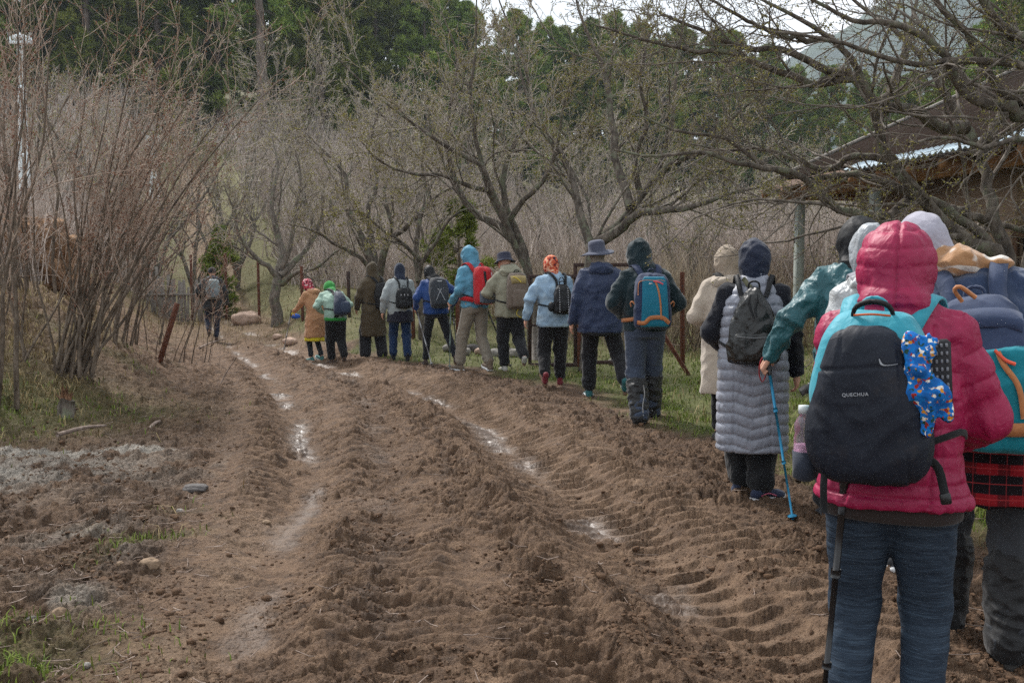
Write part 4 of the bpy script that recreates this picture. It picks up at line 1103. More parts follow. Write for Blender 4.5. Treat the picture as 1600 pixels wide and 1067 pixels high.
def wires(name, A, B, hs, label, nseg=14, vert=None, sag=0.05, seed=0, rad=0.003):
    r = np.random.default_rng(seed); A = np.array(A); B = np.array(B); P = []; n = nseg
    for h in hs:
        t = np.linspace(0, 1, n)[:, None]; q = A * (1 - t) + B * t; q[:, 2] = ground_h(q[:, 0], q[:, 1]) + h - sag * np.sin(t[:, 0] * math.pi) + r.normal(0, 0.012, n); q[:, 1] += r.normal(0, 0.02, n); P.append(q)
    P = np.stack(P); V, F = tubes(P, np.full(P.shape[:2], rad), 3); Vs = [V]; Fs = list(F)
    if vert:
        k = int(np.linalg.norm(B - A) / vert); t = np.linspace(0, 1, k); x = A[0] + (B[0] - A[0]) * t; y = A[1] + (B[1] - A[1]) * t; z = ground_h(x, y)
        Q = np.stack([np.stack([x + r.normal(0, .01, k), y, z + hh], 1) for hh in np.linspace(hs[0], hs[-1], 6)], 1) + r.normal(0, 0.006, (k, 6, 3))
        v, f = tubes(Q, np.full(Q.shape[:2], rad), 3); n0 = len(V); Vs.append(v); Fs += [a + n0 for a in f]
    q = [a for a in Fs if a.shape[1] == 4]; t3 = [a for a in Fs if a.shape[1] == 3]
    o = mesh_np(name, np.vstack(Vs), [np.vstack(q), np.vstack(t3)], WIRE); tag(o, label, 'wire fence'); return o
g1 = gp(232, 590); g2 = on(385, 17.0)
wires('wire_fence', [g1[0], g1[1], 0], [-4.3, 15.5, 0], [0.1, 0.25, 0.4, 0.55, 0.7, 0.85, 1.0, 1.15], 'thin rusty wire mesh fence in front of the far walker', vert=0.14, rad=0.0022, seed=3)
wires('wire_fence', on(300, 27), on(1068, 16), [0.3, 0.6, 0.9, 1.15], 'sagging wire strands strung between the fence posts of the orchard', 30, seed=4, rad=0.004)
def chainlink(A, B, h, label, sp=0.075):
    A = np.array(A, float); B = np.array(B, float); L = np.linalg.norm(B - A); d = (B - A) / L; P = []; 
    n = int((L + h) / sp)
    for k in range(n):
        for sg in (1, -1):
            s0 = k * sp - (h if sg > 0 else 0); pts = []
            a, b = (s0, 0.0), (s0 + h, h)
            if sg < 0: a, b = (s0 + 0.0, h), (s0 + h, 0.0); a = (k * sp - h, h); b = (k * sp, 0.0)
            # clip to 0..L
            (u0, z0), (u1, z1) = a, b
            if u1 <= 0 or u0 >= L: continue
            c0 = max(0, (0 - u0) / (u1 - u0)); c1 = min(1, (L - u0) / (u1 - u0))
            q = [(u0 + (u1 - u0) * c, z0 + (z1 - z0) * c) for c in (c0, c1)]
            P.append([[*(A + d * u)[:2], A[2] + z] for u, z in q])
    P = np.array(P); V, F = tubes(P, np.full(P.shape[:2], 0.0018), 3)
    o = mesh_np('chain_link_fence', V, F, METAL); tag(o, label, 'fence')
chainlink([4.3, 8.15, gz(4.3, 8) + 0.1], [5.6, 7.4, gz(4.3, 8) + 0.1], 1.5, 'grey chain link fence at the right beside the big tree trunk')
angle_post('fence_post', [4.28, 8.2, gz(4.3, 8.2) - .1], [4.28, 8.2, 1.62], 0.09, RUST_D, 'dark fence post at the end of the chain link fence by the big tree')
def gate(name, px0, px1, py0, py1, Y, dYr, label, mesh=True, tilt=0):
    a = dp(px0, py1, Y); b = dp(px1, py1 + tilt, Y + dYr); c = dp(px1, py0, Y + dYr); d = dp(px0, py0 + tilt, Y)
    root = empty(name, (a + b) / 2); o_ = (a + b) / 2; w_ = 0.055
    def bar(nm, p, q, mat, ww=w_):
        m = MB(); dd = unit(q - p); s = unit(np.cross(dd, [0, 1, 0.01])); t = np.cross(dd, s); m.box((p + q) / 2 - o_, (ww, ww * 0.7, np.linalg.norm(q - p) + ww), np.stack([s, t, dd], 1), 0.004); return m.build(nm, mat, root, False)
    bar('stile', a, d, RUST_D); bar('stile', b, c, RUST); bar('rail', a, b, RUST_D); bar('rail', d, c, RUST_D)
    bar('rail', a * 0.55 + d * 0.45, b * 0.55 + c * 0.45, RUST_D, 0.03)
    if mesh:
        P = []
        for k in range(1, 16):
            t = k / 16; P.append([a * (1 - t) + b * t - o_, d * (1 - t) + c * t - o_]); P.append([a * (1 - t) + d * t - o_, b * (1 - t) + c * t - o_])
        P = np.array(P); V, F = tubes(P, np.full(P.shape[:2], 0.002), 3); mesh_np('wire_mesh', V, F, WIRE, root)
    tag(root, label, 'gate', 'old gate leaves leaning by the verge')
gate('rusty_gate', 828, 905, 432, 570, 15.2, -0.7, 'rusty framed gate leaf behind the denim jacket')
gate('rusty_gate', 899, 1012, 414, 566, 14.6, -0.4, 'wider rusty gate leaf behind the navy coat and wide-brimmed hat')
b = gp(1077, 592); angle_post('leaning_pole', [b[0], b[1], gz(b[0], b[1])], dp(1030, 512, b[1] + 0.3), 0.06, RUST, 'rusty pole leaning at a slant right of the teal hiking pack', cat='pole')
m = MB(); p0 = on(841, 15.8); m.tube([p0, p0 + [0, 0, 0.5], p0 + [0.02, 0, 1.05]], [0.11, 0.10, 0.09], 8); o = m.build('wooden_post', WOODG, None); tag(o, 'thick grey wooden post behind the gate leaf', 'post')
# old plank fence above the far road
root = empty('plank_fence', on(270, 26.5)); r = np.random.default_rng(2); k = 0
for i, px in enumerate(np.arange(232, 318, 5.2)):
    if r.uniform() < 0.15: continue
    p = on(px, 26.5) - np.array(root.location); h = r.uniform(0.9, 1.35); m = MB(); m.box(p + [0, r.normal(0, 0.02), h / 2], (r.uniform(0.06, 0.09), 0.02, h), roty(r.normal(0, 0.05)), 0.004); m.build('plank', WOODG, root, False)
m = MB(); m.box(on(273, 26.45) - np.array(root.location) + [0, 0, 0.75], (1.5, 0.03, 0.06)); m.build('rail', WOODG, root, False)
tag(root, 'broken row of grey upright planks left of the far walker', 'fence')

# ------------------------------------------------------------------ stones, stump, heap and scraps
def rock(name, c, size, mat, label, seed=0, cat='stone', group=None, sub=24, amp=0.22, freq=1.6):
    r = np.random.default_rng(seed); th = np.linspace(0, math.pi, sub); ph = np.linspace(0, 2 * math.pi, sub * 2, endpoint=False)
    T, Pp = np.meshgrid(th, ph, indexing='ij'); D = np.stack([np.sin(T) * np.cos(Pp), np.sin(T) * np.sin(Pp), np.cos(T)], -1)
    o_ = r.uniform(0, 50); n = pn3(D[..., 0] * freq + o_, D[..., 1] * freq, D[..., 2] * freq) + 0.4 * pn3(D[..., 0] * 4 * freq + o_, D[..., 1] * 4 * freq, D[..., 2] * 4 * freq)
    V = D * (1 + amp * n)[..., None]; V = np.sign(V) * np.abs(V) ** 0.9 * np.array(size) / 2
    i = np.arange(sub * sub * 2).reshape(sub, -1); nx = np.roll(i, -1, 1)
    F = np.stack([i[:-1], i[1:], nx[1:], nx[:-1]], -1).reshape(-1, 4)
    o = mesh_np(name, V.reshape(-1, 3), F, mat); o.location = c; tag(o, label, cat, group); return o
STONE_P = plain('stone_pink', lin(176, 152, 136), 0.9, 0.2, 6, 0.01); STONE_T = plain('stone_tan', lin(134, 114, 94), 0.9, 0.2, 30, 0.004)
STONE_G = plain('stone_grey', lin(140, 136, 130), 0.9, 0.22, 20, 0.006); STONE_D = plain('stone_dark', lin(92, 88, 86), 0.85, 0.22, 20, 0.006)
def grock(px, py, wpx, hpx, mat, label, seed, name='stone', group='loose stones'):
    p = gp(px, py); z = gz(p[0], p[1]); d = p[1]; s = wpx / FPX * d; hh = hpx / FPX * d
    return rock(name, (p[0], p[1], z + hh * 0.08), (s * 0.9, s * 0.72, hh), mat, label, seed, group=group)
p = on(385, 26.0); rock('boulder', (p[0], p[1], p[2] + 0.17), (0.78, 0.6, 0.46), STONE_P, 'big pinkish boulder right of the far walker', 3, 'boulder')
grock(235, 893, 34, 22, STONE_T, 'flat tan stone beside green tufts at the left of the road', 1)
grock(93, 964, 26, 30, STONE_T, 'round pale stone in the dark churned earth at lower left', 2)
grock(50, 968, 22, 20, STONE_D, 'dark stone left of the round pale stone', 3)
grock(306, 768, 44, 14, STONE_D, 'long dark stone on the churned earth left of the road', 4)
grock(281, 798, 13, 11, STONE_G, 'small grey stone below the long dark stone', 5)
grock(416, 811, 16, 7, STONE_T, 'thin tan stone lying in the left wheel rut', 6)
grock(136, 1035, 14, 10, STONE_G, 'small grey stone among the green weeds at lower left', 7)
grock(188, 896, 12, 9, STONE_T, 'tiny tan stone left of the flat tan stone', 8)
for i, (px, Y, s, mt) in enumerate([(722, 16.6, 0.30, STONE_G), (752, 17, 0.24, STONE_P), (775, 16.6, 0.34, STONE_G), (808, 16.4, 0.3, STONE_G), (820, 16.9, 0.26, STONE_G), (795, 17.2, 0.22, STONE_D), (738, 17.5, 0.26, STONE_D), (960, 15.6, 0.2, STONE_G), (700, 17.2, 0.2, STONE_G), (452, 21, 0.30, STONE_P), (432, 22.5, 0.22, STONE_P)]):
    p = on(px, Y, 0.03)
    lab = ['grey stone behind the tan trousers', 'pinkish stone between the tan trousers and the olive jacket', 'largest grey stone behind the black trousers of the olive jacket', 'grey stone left of the gate leaf', 'grey stone at the foot of the gate leaf', 'small dark stone behind the gate stones', 'dark stone behind the tan trousers', 'small grey stone below the wider gate leaf', 'small grey stone right of the blue jacket', 'pinkish stone on the far berm left of the yellow hem', 'smaller pinkish stone on the far berm nearer the boulder'][i]
    rock('stone', (p[0], p[1], p[2] + s * 0.1), (s, s * 0.8, s * 0.6), mt, lab, 20 + i, group='loose stones', sub=12)
HEAP = plain('dry_leaf_heap', lin(138, 108, 82), 0.95, 0.5, 14, 0.05)
p = on(30, 16); rock('brush_heap', (p[0], p[1], p[2] + 0.15), (2.0, 1.4, 1.7), HEAP, 'rust-brown heap of roots and dry leaves behind the left shrubs', 9, 'heap', sub=50, amp=0.35, freq=2.4)
# white sheet far up the slope, blue scrap on the berm
WHITE = plain('white_sheet', lin(206, 208, 206), 0.7, 0.06, 3, 0.0)
p = on(425, 52, 0.3); rock('white_sheet', (p[0], p[1], dp(425, 310, 52)[2]), (2.9, 1.2, 1.1), WHITE, 'crumpled white sheet glimpsed through the scrub above the patterned headscarf', 5, 'sheet', sub=26, amp=0.3)
BLUEP = plain('blue_plastic', lin(36, 84, 176), 0.5, 0.15, 10, 0.0)
p = dp(461, 494, 20.8); rock('plastic_scrap', p, (0.19, 0.10, 0.10), BLUEP, 'blue plastic scrap on the berm beside the tan coat', 6, 'scrap', sub=12, amp=0.5)
# broken stump at the foot of the big shrub, sticks
STUMPM = plain('split_wood', lin(112, 82, 60), 0.9, 0.35, 30, 0.004)
sp_ = gp(104, 655); root = empty('broken_stump', (sp_[0], sp_[1], gz(sp_[0], sp_[1]))); r = np.random.default_rng(8)
m = MB(); m.tube([[0, 0, -0.1], [0, 0, 0.1], [0.02, 0, 0.16]], [0.10, 0.085, 0.07], 9); m.build('stump', BARK_DARK, root)
m = MB()
for i in range(16):
    a = r.uniform(0, 6.28); q = r.uniform(0, 0.06); m.tube([[q * math.cos(a), q * math.sin(a), 0.15], [q * 1.6 * math.cos(a) + r.normal(0, .02), q * 1.6 * math.sin(a), 0.15 + r.uniform(0.06, 0.2)]], [0.016, 0.003], 4)
m.build('splinters', STUMPM, root, False); tag(root, 'broken stump with pale orange splinters at the foot of the biggest shrub', 'stump')
for i, (a, b_, rr, lab) in enumerate([((90, 685), (165, 668), 0.022, 'pale broken stick lying left of the road below the stump'), ((232, 672), (250, 664), 0.02, 'short pale stick right of the broken stump'), ((312, 547), (352, 532), 0.02, 'pale stick lying on the road behind the leaning rusty post'),
                                ((345, 600), (378, 555), 0.010, 'thin pale twig standing in the earth at the left road edge')]):
    A = gp(*a); B = gp(*b_); m = MB(); A[2] = gz(A[0], A[1]) + rr; B[2] = gz(B[0], B[1]) + rr * 2 + (0.25 if i == 3 else 0)
    if i == 3: B = A + np.array([0.22, 0.0, 0.35])
    mid = (A + B) / 2 + [0, 0, 0.02]; m.tube([A, mid, B], [rr, rr * 0.85, rr * 0.6], 7, 7); o = m.build('stick', BARK_PALE, None); tag(o, lab, 'stick', 'loose sticks')
# litter of thin twigs and straw on the churned earth
r = np.random.default_rng(77); x, y = scatter_px(2200, 78, 3.4, 16); Lx = -sdist(EDGE_L, x, y); k = (r.uniform(0, 1, len(x)) < np.where(Lx > 0, 0.8, 0.13)); x, y = x[k], y[k]; n = len(x)
a = r.uniform(0, 6.28, n); ln = r.uniform(0.012, 0.055, n) * (1 + 0.05 * y); z = ground_h(x, y) + 0.012
P = np.stack([np.stack([x + ln * t * np.cos(a), y + ln * t * np.sin(a), z + ln * 0.12 * abs(t)], 1) for t in (-1, 0, 1)], 1); P[:, 1] += r.normal(0, 0.004, (n, 3))
V, F = tubes(P, np.full((n, 3), 1.0) * (0.0013 + 0.0002 * y)[:, None], 3, cap=False); o = mesh_np('twig_litter', V, F[0], BARK_PALE); tag(o, 'straw and thin twigs littering the mud', 'litter', kind='stuff')
# ------------------------------------------------------------------ signed distance shapes -> meshes (surface nets)
def smin(a, b, k):
    h = np.clip(0.5 + 0.5 * (b - a) / k, 0, 1)
    return b * (1 - h) + a * h - k * h * (1 - h)
def smax(a, b, k): return -smin(-a, -b, k)
class S:
    """implicit solid: list of (fn, bounds)"""
    def __init__(s, k=0.03): s.p = []; s.k = k
    def f(s, fn, lo, hi, op='u', k=None): s.p.append((fn, np.array(lo, float), np.array(hi, float), op, s.k if k is None else k)); return s
    def cap(s, a, b, ra, rb=None, op='u', k=None, sq=None):
        """round cone from a to b. sq=(axis scale xyz) squashes about the axis"""
        a = np.array(a, float); b = np.array(b, float); rb = ra if rb is None else rb
        sq_ = np.ones(3) if sq is None else np.array(sq, float)
        A = a / sq_; Bv = b / sq_ - A; L2 = max(Bv @ Bv, 1e-9); ms = sq_.min()
        def fn(P):
            Q = P / sq_ - A; t = np.clip((Q @ Bv) / L2, 0, 1)
            return (np.linalg.norm(Q - t[..., None] * Bv, axis=-1) - (ra + (rb - ra) * t)) * ms
        r = max(ra, rb) * sq_.max() + 0.02
        return s.f(fn, np.minimum(a, b) - r, np.maximum(a, b) + r, op, k)
    def ell(s, c, r, R=None, op='u', k=None, e=2.0):
        c = np.array(c, float); r = np.array(r, float); m = r.min()
        def fn(P):
            Q = P - c
            if R is not None: Q = Q @ R
            q = np.abs(Q / r)
            if e == 2.0: n = np.linalg.norm(q, axis=-1)
            else: n = (q ** e).sum(-1) ** (1 / e)
            g = np.linalg.norm(q / r, axis=-1) + 1e-6
            return (n - 1) * np.clip(np.linalg.norm(q, axis=-1) / g, m * 0.5, 1) if e == 2.0 else (n - 1) * m
        rr = r.max() + 0.02
        return s.f(fn, c - rr, c + rr, op, k)
    def box(s, c, h, rad, R=None, op='u', k=None):
        c = np.array(c, float); h = np.array(h, float) - rad
        def fn(P):
            Q = P - c
            if R is not None: Q = Q @ R
            q = np.abs(Q) - h
            return np.linalg.norm(np.maximum(q, 0), axis=-1) + np.minimum(q.max(-1), 0) - rad
        rr = np.linalg.norm(h + rad) + 0.02
        return s.f(fn, c - rr, c + rr, op, k)
    def stack(s, rows, e=2.3, op='u', k=None):
        """rows: (z, cx, cy, rx, ry) interpolated along z (monotone cubic-ish)"""
        T = np.array(sorted(rows), float)
        zz = np.linspace(T[0, 0], T[-1, 0], 60)
        C = catmull(T, 200); C = C[np.argsort(C[:, 0])]
        def fn(P):
            z = P[..., 2]; cx, cy, rx, ry = [np.interp(z, C[:, 0], C[:, j]) for j in (1, 2, 3, 4)]
            m = np.minimum(rx, ry)
            d = ((np.abs((P[..., 0] - cx) / rx) ** e + np.abs((P[..., 1] - cy) / ry) ** e) ** (1 / e) - 1) * m
            dz = np.maximum(T[0, 0] - z, z - T[-1, 0])
            return smax(d, dz, 0.02)
        r = T[:, 3:5].max() + np.abs(T[:, 1:3]).max() + 0.03
        return s.f(fn, [-r, -r, T[0, 0] - 0.02], [r, r, T[-1, 0] + 0.02], op, k)
    def bounds(s):
        lo = np.min([p[1] for p in s.p if p[3] == 'u'], 0); hi = np.max([p[2] for p in s.p if p[3] == 'u'], 0); return lo, hi
    def eval(s, P):
        F = None
        for fn, lo, hi, op, k in s.p:
            d = fn(P)
            if F is None: F = d
            elif op == 'u': F = smin(F, d, k)
            elif op == 'h': F = np.minimum(F, d)
            elif op == 's': F = smax(F, -d, k)
            elif op == 'i': F = smax(F, d, k)
        return F
    def grad(s, P, h=0.004):
        G = np.stack([s.eval(P + np.eye(3)[i] * h) - s.eval(P - np.eye(3)[i] * h) for i in range(3)], -1)
        return unit(G)
    def snap(s, P, off=0.0, it=5):
        P = np.array(P, float)
        for _ in range(it):
            F = s.eval(P); G = s.grad(P); P = P - (F - off)[..., None] * G * 0.9
        return P
def surface_nets(F, lo, res):
    nx, ny, nz = F.shape
    neg = F < 0
    c = [neg[i:nx - 1 + i, j:ny - 1 + j, k:nz - 1 + k] for i in (0, 1) for j in (0, 1) for k in (0, 1)]
    tot = sum(x.astype(np.int8) for x in c); act = (tot > 0) & (tot < 8)
    I = np.argwhere(act); ids = -np.ones(act.shape, np.int64); ids[act] = np.arange(len(I))
    acc = np.zeros((len(I), 3)); cnt = np.zeros(len(I))
    cor = [np.array([i, j, k]) for i in (0, 1) for j in (0, 1) for k in (0, 1)]
    fv = [F[I[:, 0] + q[0], I[:, 1] + q[1], I[:, 2] + q[2]] for q in cor]
    for a in range(8):
        for b in range(a + 1, 8):
            if np.abs(cor[a] - cor[b]).sum() != 1: continue
            m = (fv[a] < 0) != (fv[b] < 0)
            t = np.where(m, fv[a] / (fv[a] - fv[b] + 1e-12), 0)
            acc += np.where(m[:, None], cor[a] + (cor[b] - cor[a]) * t[:, None], 0); cnt += m
    V = lo + (I + acc / np.maximum(cnt, 1)[:, None]) * res
    Fs = []
    for ax in range(3):
        u, v = [q for q in range(3) if q != ax]
        sl0 = [slice(None)] * 3; sl1 = [slice(None)] * 3; sl0[ax] = slice(0, -1); sl1[ax] = slice(1, None)
        a, b = neg[tuple(sl0)], neg[tuple(sl1)]
        m = a != b
        J = np.argwhere(m); J = J[(J[:, u] > 0) & (J[:, v] > 0) & (J[:, u] < F.shape[u] - 1) & (J[:, v] < F.shape[v] - 1)]
        if not len(J): continue
        fl = a[J[:, 0], J[:, 1], J[:, 2]]
        def idn(du, dv):
            K = J.copy(); K[:, u] -= du; K[:, v] -= dv; return ids[K[:, 0], K[:, 1], K[:, 2]]
        q = np.stack([idn(1, 1), idn(0, 1), idn(0, 0), idn(1, 0)], 1)
        flip = fl if ax != 1 else ~fl
        q[~flip] = q[~flip][:, ::-1]; Fs.append(q)
    return V, np.vstack(Fs)
def vnormals(V, F):
    N = np.zeros_like(V); n = np.cross(V[F[:, 2]] - V[F[:, 0]], V[F[:, 3]] - V[F[:, 1]])
    for k in range(4): np.add.at(N, F[:, k], n)
    return unit(N)
def sdf_mesh(s, res, disp=None, crop=None):
    lo, hi = s.bounds()
    if crop is not None: lo = np.maximum(lo, crop[0]); hi = np.minimum(hi, crop[1])
    lo = lo - 2.5 * res; n = np.ceil((hi - lo) / res + 3).astype(int)
    gx, gy, gz_ = [lo[i] + np.arange(n[i]) * res for i in range(3)]
    P = np.stack(np.meshgrid(gx, gy, gz_, indexing='ij'), -1)
    F = None
    for fn, l, h, op, k in s.p:
        pad = k + 2 * res + 0.03
        a = np.clip(np.floor((l - pad - lo) / res).astype(int), 0, n); b = np.clip(np.ceil((h + pad - lo) / res).astype(int) + 1, 0, n)
        if op in ('i',): a = np.zeros(3, int); b = n
        sl = tuple(slice(a[i], b[i]) for i in range(3))
        if (b - a).min() <= 0: continue
        d = fn(P[sl])
        if F is None: F = np.full(tuple(n), 1.0)
        if op == 'u': F[sl] = smin(F[sl], d, k)
        elif op == 'h': F[sl] = np.minimum(F[sl], d)
        elif op == 's': F[sl] = smax(F[sl], -d, k)
        else: F[sl] = smax(F[sl], d, k)
    if crop is not None:
        pass
    V, Q = surface_nets(F, lo, res)
    if disp is not None:
        N = vnormals(V, Q); V = V + N * disp(V, N)[:, None]
    return V, Q

# ------------------------------------------------------------------ cloth
def cloth(name, c, rough=0.85, weave=260, wdist=0.0012, var=0.10, fold=9, fdist=0.010, c2=None, sheen=0.15, vsc=6, spec=0.2, dirt=0.0):
    g = NT(name, rough, spec)
    v = g.coord('Object'); n = g.noise(vsc, 5, 0.6, v)
    d = tuple(x * (1 - var * 1.8) for x in c); u = tuple(min(1, x * (1 + var * 1.4)) for x in (c2 or c))
    col = g.ramp(n, [(0.3, d), (0.5, c), (0.7, u)])
    col = g.mix(0.22, col, g.ramp(g.noise(weave, 2, 0.5, v), [(0.35, tuple(x * 0.6 for x in c)), (0.65, tuple(min(1, x * 1.35) for x in c))]))
    if dirt: col = g.mix(g.ramp(g.noise(10, 6, 0.7, v), [(0.55, 0.0), (0.75, dirt)]), col, lin(120, 104, 88))
    g.color(col)
    g.b.inputs['Sheen Weight'].default_value = sheen
    g.b.inputs['Sheen Roughness'].default_value = 0.5
    if fdist:
        def crease(nz_): return g.math('ABSOLUTE', g.math('SUBTRACT', g.math('MULTIPLY', nz_, 2.0), 1.0))
        a = g.noise(fold * 0.8, 3, 0.5, g.coord('Object', (1.0, 1.0, 0.7)), 1.0); b = crease(g.noise(fold * 1.6, 1.5, 0.4, g.coord('Object', (1.0, 0.8, 1.0)), 0.5))
        g.bump(g.math('ADD', a, g.math('MULTIPLY', g.math('SUBTRACT', 1.0, g.math('POWER', b, 0.6)), 0.16)), fdist * 1.5, 0.75)
    g.bump(g.noise(weave, 2, 0.5, v), wdist, 0.5)
    return g.m
def folds(amp=0.006, fx=5.0, fz=7.0, seed=0.0, fine=0.35):
    def f(V, N):
        w1 = pn3(V[:, 0] * 3 + seed, V[:, 1] * 3, V[:, 2] * 3)
        a = pn3(V[:, 0] * fx + 0.9 * w1 + seed, V[:, 1] * fx, V[:, 2] * fz + 1.3 * w1)
        b = pn3(V[:, 0] * fx * 2.3 + seed, V[:, 1] * fx * 2.3 + w1, V[:, 2] * fz * 2.5)
        ridge = 0.75 - np.abs(a) ** 0.85 * 2.6
        w2 = pn3(V[:, 0] * 6 + seed + 9, V[:, 1] * 6, V[:, 2] * 6)
        r2 = 0.5 - np.abs(pn3(V[:, 0] * fx * 2.1 + seed + 0.8 * w2, V[:, 1] * fx * 2.1, V[:, 2] * fz * 1.6 + w2)) * 2
        return amp * (ridge * 0.9 + 0.55 * r2 + fine * b * 1.2)
    return f
def puff(zf, amp=0.012, sp=0.07, seed=0.0, cre=0.5, fn_amp=0.003):
    """baffles: zf(V) gives the running coordinate in metres"""
    def f(V, N):
        t = zf(V) / sp; ph = t - np.floor(t)
        e = np.abs(2 * ph - 1); h = 1 - 0.45 * e ** 2 - 0.55 * e ** 7
        w1 = pn3(V[:, 0] * 14 + seed, V[:, 1] * 14, V[:, 2] * 9)
        cr = 0.5 - np.abs(pn3(V[:, 0] * 22 + seed, V[:, 1] * 22, V[:, 2] * 7 + w1)) * 2; c2 = pn3(V[:, 0] * 46 + seed, V[:, 1] * 46, V[:, 2] * 14 + w1)
        return amp * (h - 0.6) + fn_amp * (cr * 1.2 + c2 * 0.8) * (0.35 + 0.9 * e) + 0.003 * w1
    return f
SKIN = plain('skin', lin(196, 150, 128), 0.55, 0.08, 14, 0.001)
BLACKN = cloth('black_nylon', lin(22, 23, 26), 0.6, fdist=0.008, spec=0.3, sheen=0.0)
STRAPM = cloth('strap_webbing', lin(28, 29, 31), 0.8, fdist=0.0, weave=420)
BUCKLE = plain('buckle_plastic', lin(26, 26, 28), 0.4, 0.08, 20, 0.0, 0.5)
SOLE_W = plain('sole_white', lin(206, 208, 210), 0.7, 0.08, 30, 0.001); SOLE_D = plain('sole_dark', lin(40, 38, 36), 0.8, 0.2, 30, 0.002); SOLE_M = plain('muddy_sole', lin(108, 84, 66), 0.95, 0.25, 30, 0.004)
HAIR = plain('dark_hair', lin(42, 34, 30), 0.6, 0.3, 60, 0.004)

def ik(a, c, l1, l2, pole):
    """middle joint of a two-bone chain from a to c, bending towards pole"""
    a = np.array(a, float); c = np.array(c, float); d = c - a; L = np.linalg.norm(d); L2 = min(L, (l1 + l2) * 0.999); u = d / (L + 1e-9); c = a + u * L2
    x = (l1 * l1 - l2 * l2 + L2 * L2) / (2 * L2); h = math.sqrt(max(l1 * l1 - x * x, 0))
    p = np.array(pole, float); p = p - (p @ u) * u; p /= np.linalg.norm(p) + 1e-9
    return a + u * x + p * h, c

def hand_sdf(s, wrist, fwd, palm, side, curl=0.35, sz=1.0, grip=False):
    """five separate fingers; fwd = along the hand, palm = palm normal, side = +1 thumb towards cross(fwd,palm)"""
    f = unit(np.array(fwd, float)); n = np.array(palm, float); n = unit(n - (n @ f) * f); t = np.cross(f, n) * side    # t: towards the thumb
    w = np.array(wrist, float); R = np.stack([t, f, n], 1)
    s.box(w + f * 0.055 * sz, (0.040 * sz, 0.050 * sz, 0.014 * sz), 0.012 * sz, R, k=0.012)
    s.cap(w - f * 0.03 * sz, w + f * 0.02 * sz, 0.027 * sz, 0.026 * sz, k=0.015)
    for i, (off, L, r) in enumerate([(0.030, 0.072, 0.0085), (0.010, 0.080, 0.0088), (-0.011, 0.074, 0.0084), (-0.031, 0.058, 0.0075)]):
        c = curl * (1 + 0.08 * i) * (3.2 if grip else 1.0); p = w + (f * 0.100 + t * off - n * 0.0) * sz; a = c * 0.55
        for k, seg in enumerate((0.42, 0.32, 0.26)):
            d = f * math.cos(a) + n * math.sin(a) + t * off * 1.2 * (0 if grip else 1); d = d / np.linalg.norm(d); q = p + d * L * seg * sz
            s.cap(p, q, r * (1 - 0.08 * k) * sz, r * (0.92 - 0.08 * k) * sz, k=0.004); p = q; a += c * 0.95
    p = w + (f * 0.022 + t * 0.030) * sz
    d = unit(f * 0.55 + t * 0.72 + n * (0.45 if not grip else 0.9)); q = p + d * 0.042 * sz; s.cap(p, q, 0.0135 * sz, 0.0105 * sz, k=0.012)
    d = unit(f * 0.85 + t * (0.25 if not grip else -0.2) + n * (0.5 if not grip else 0.9)); s.cap(q, q + d * 0.034 * sz, 0.0100 * sz, 0.0080 * sz, k=0.005)
    return s
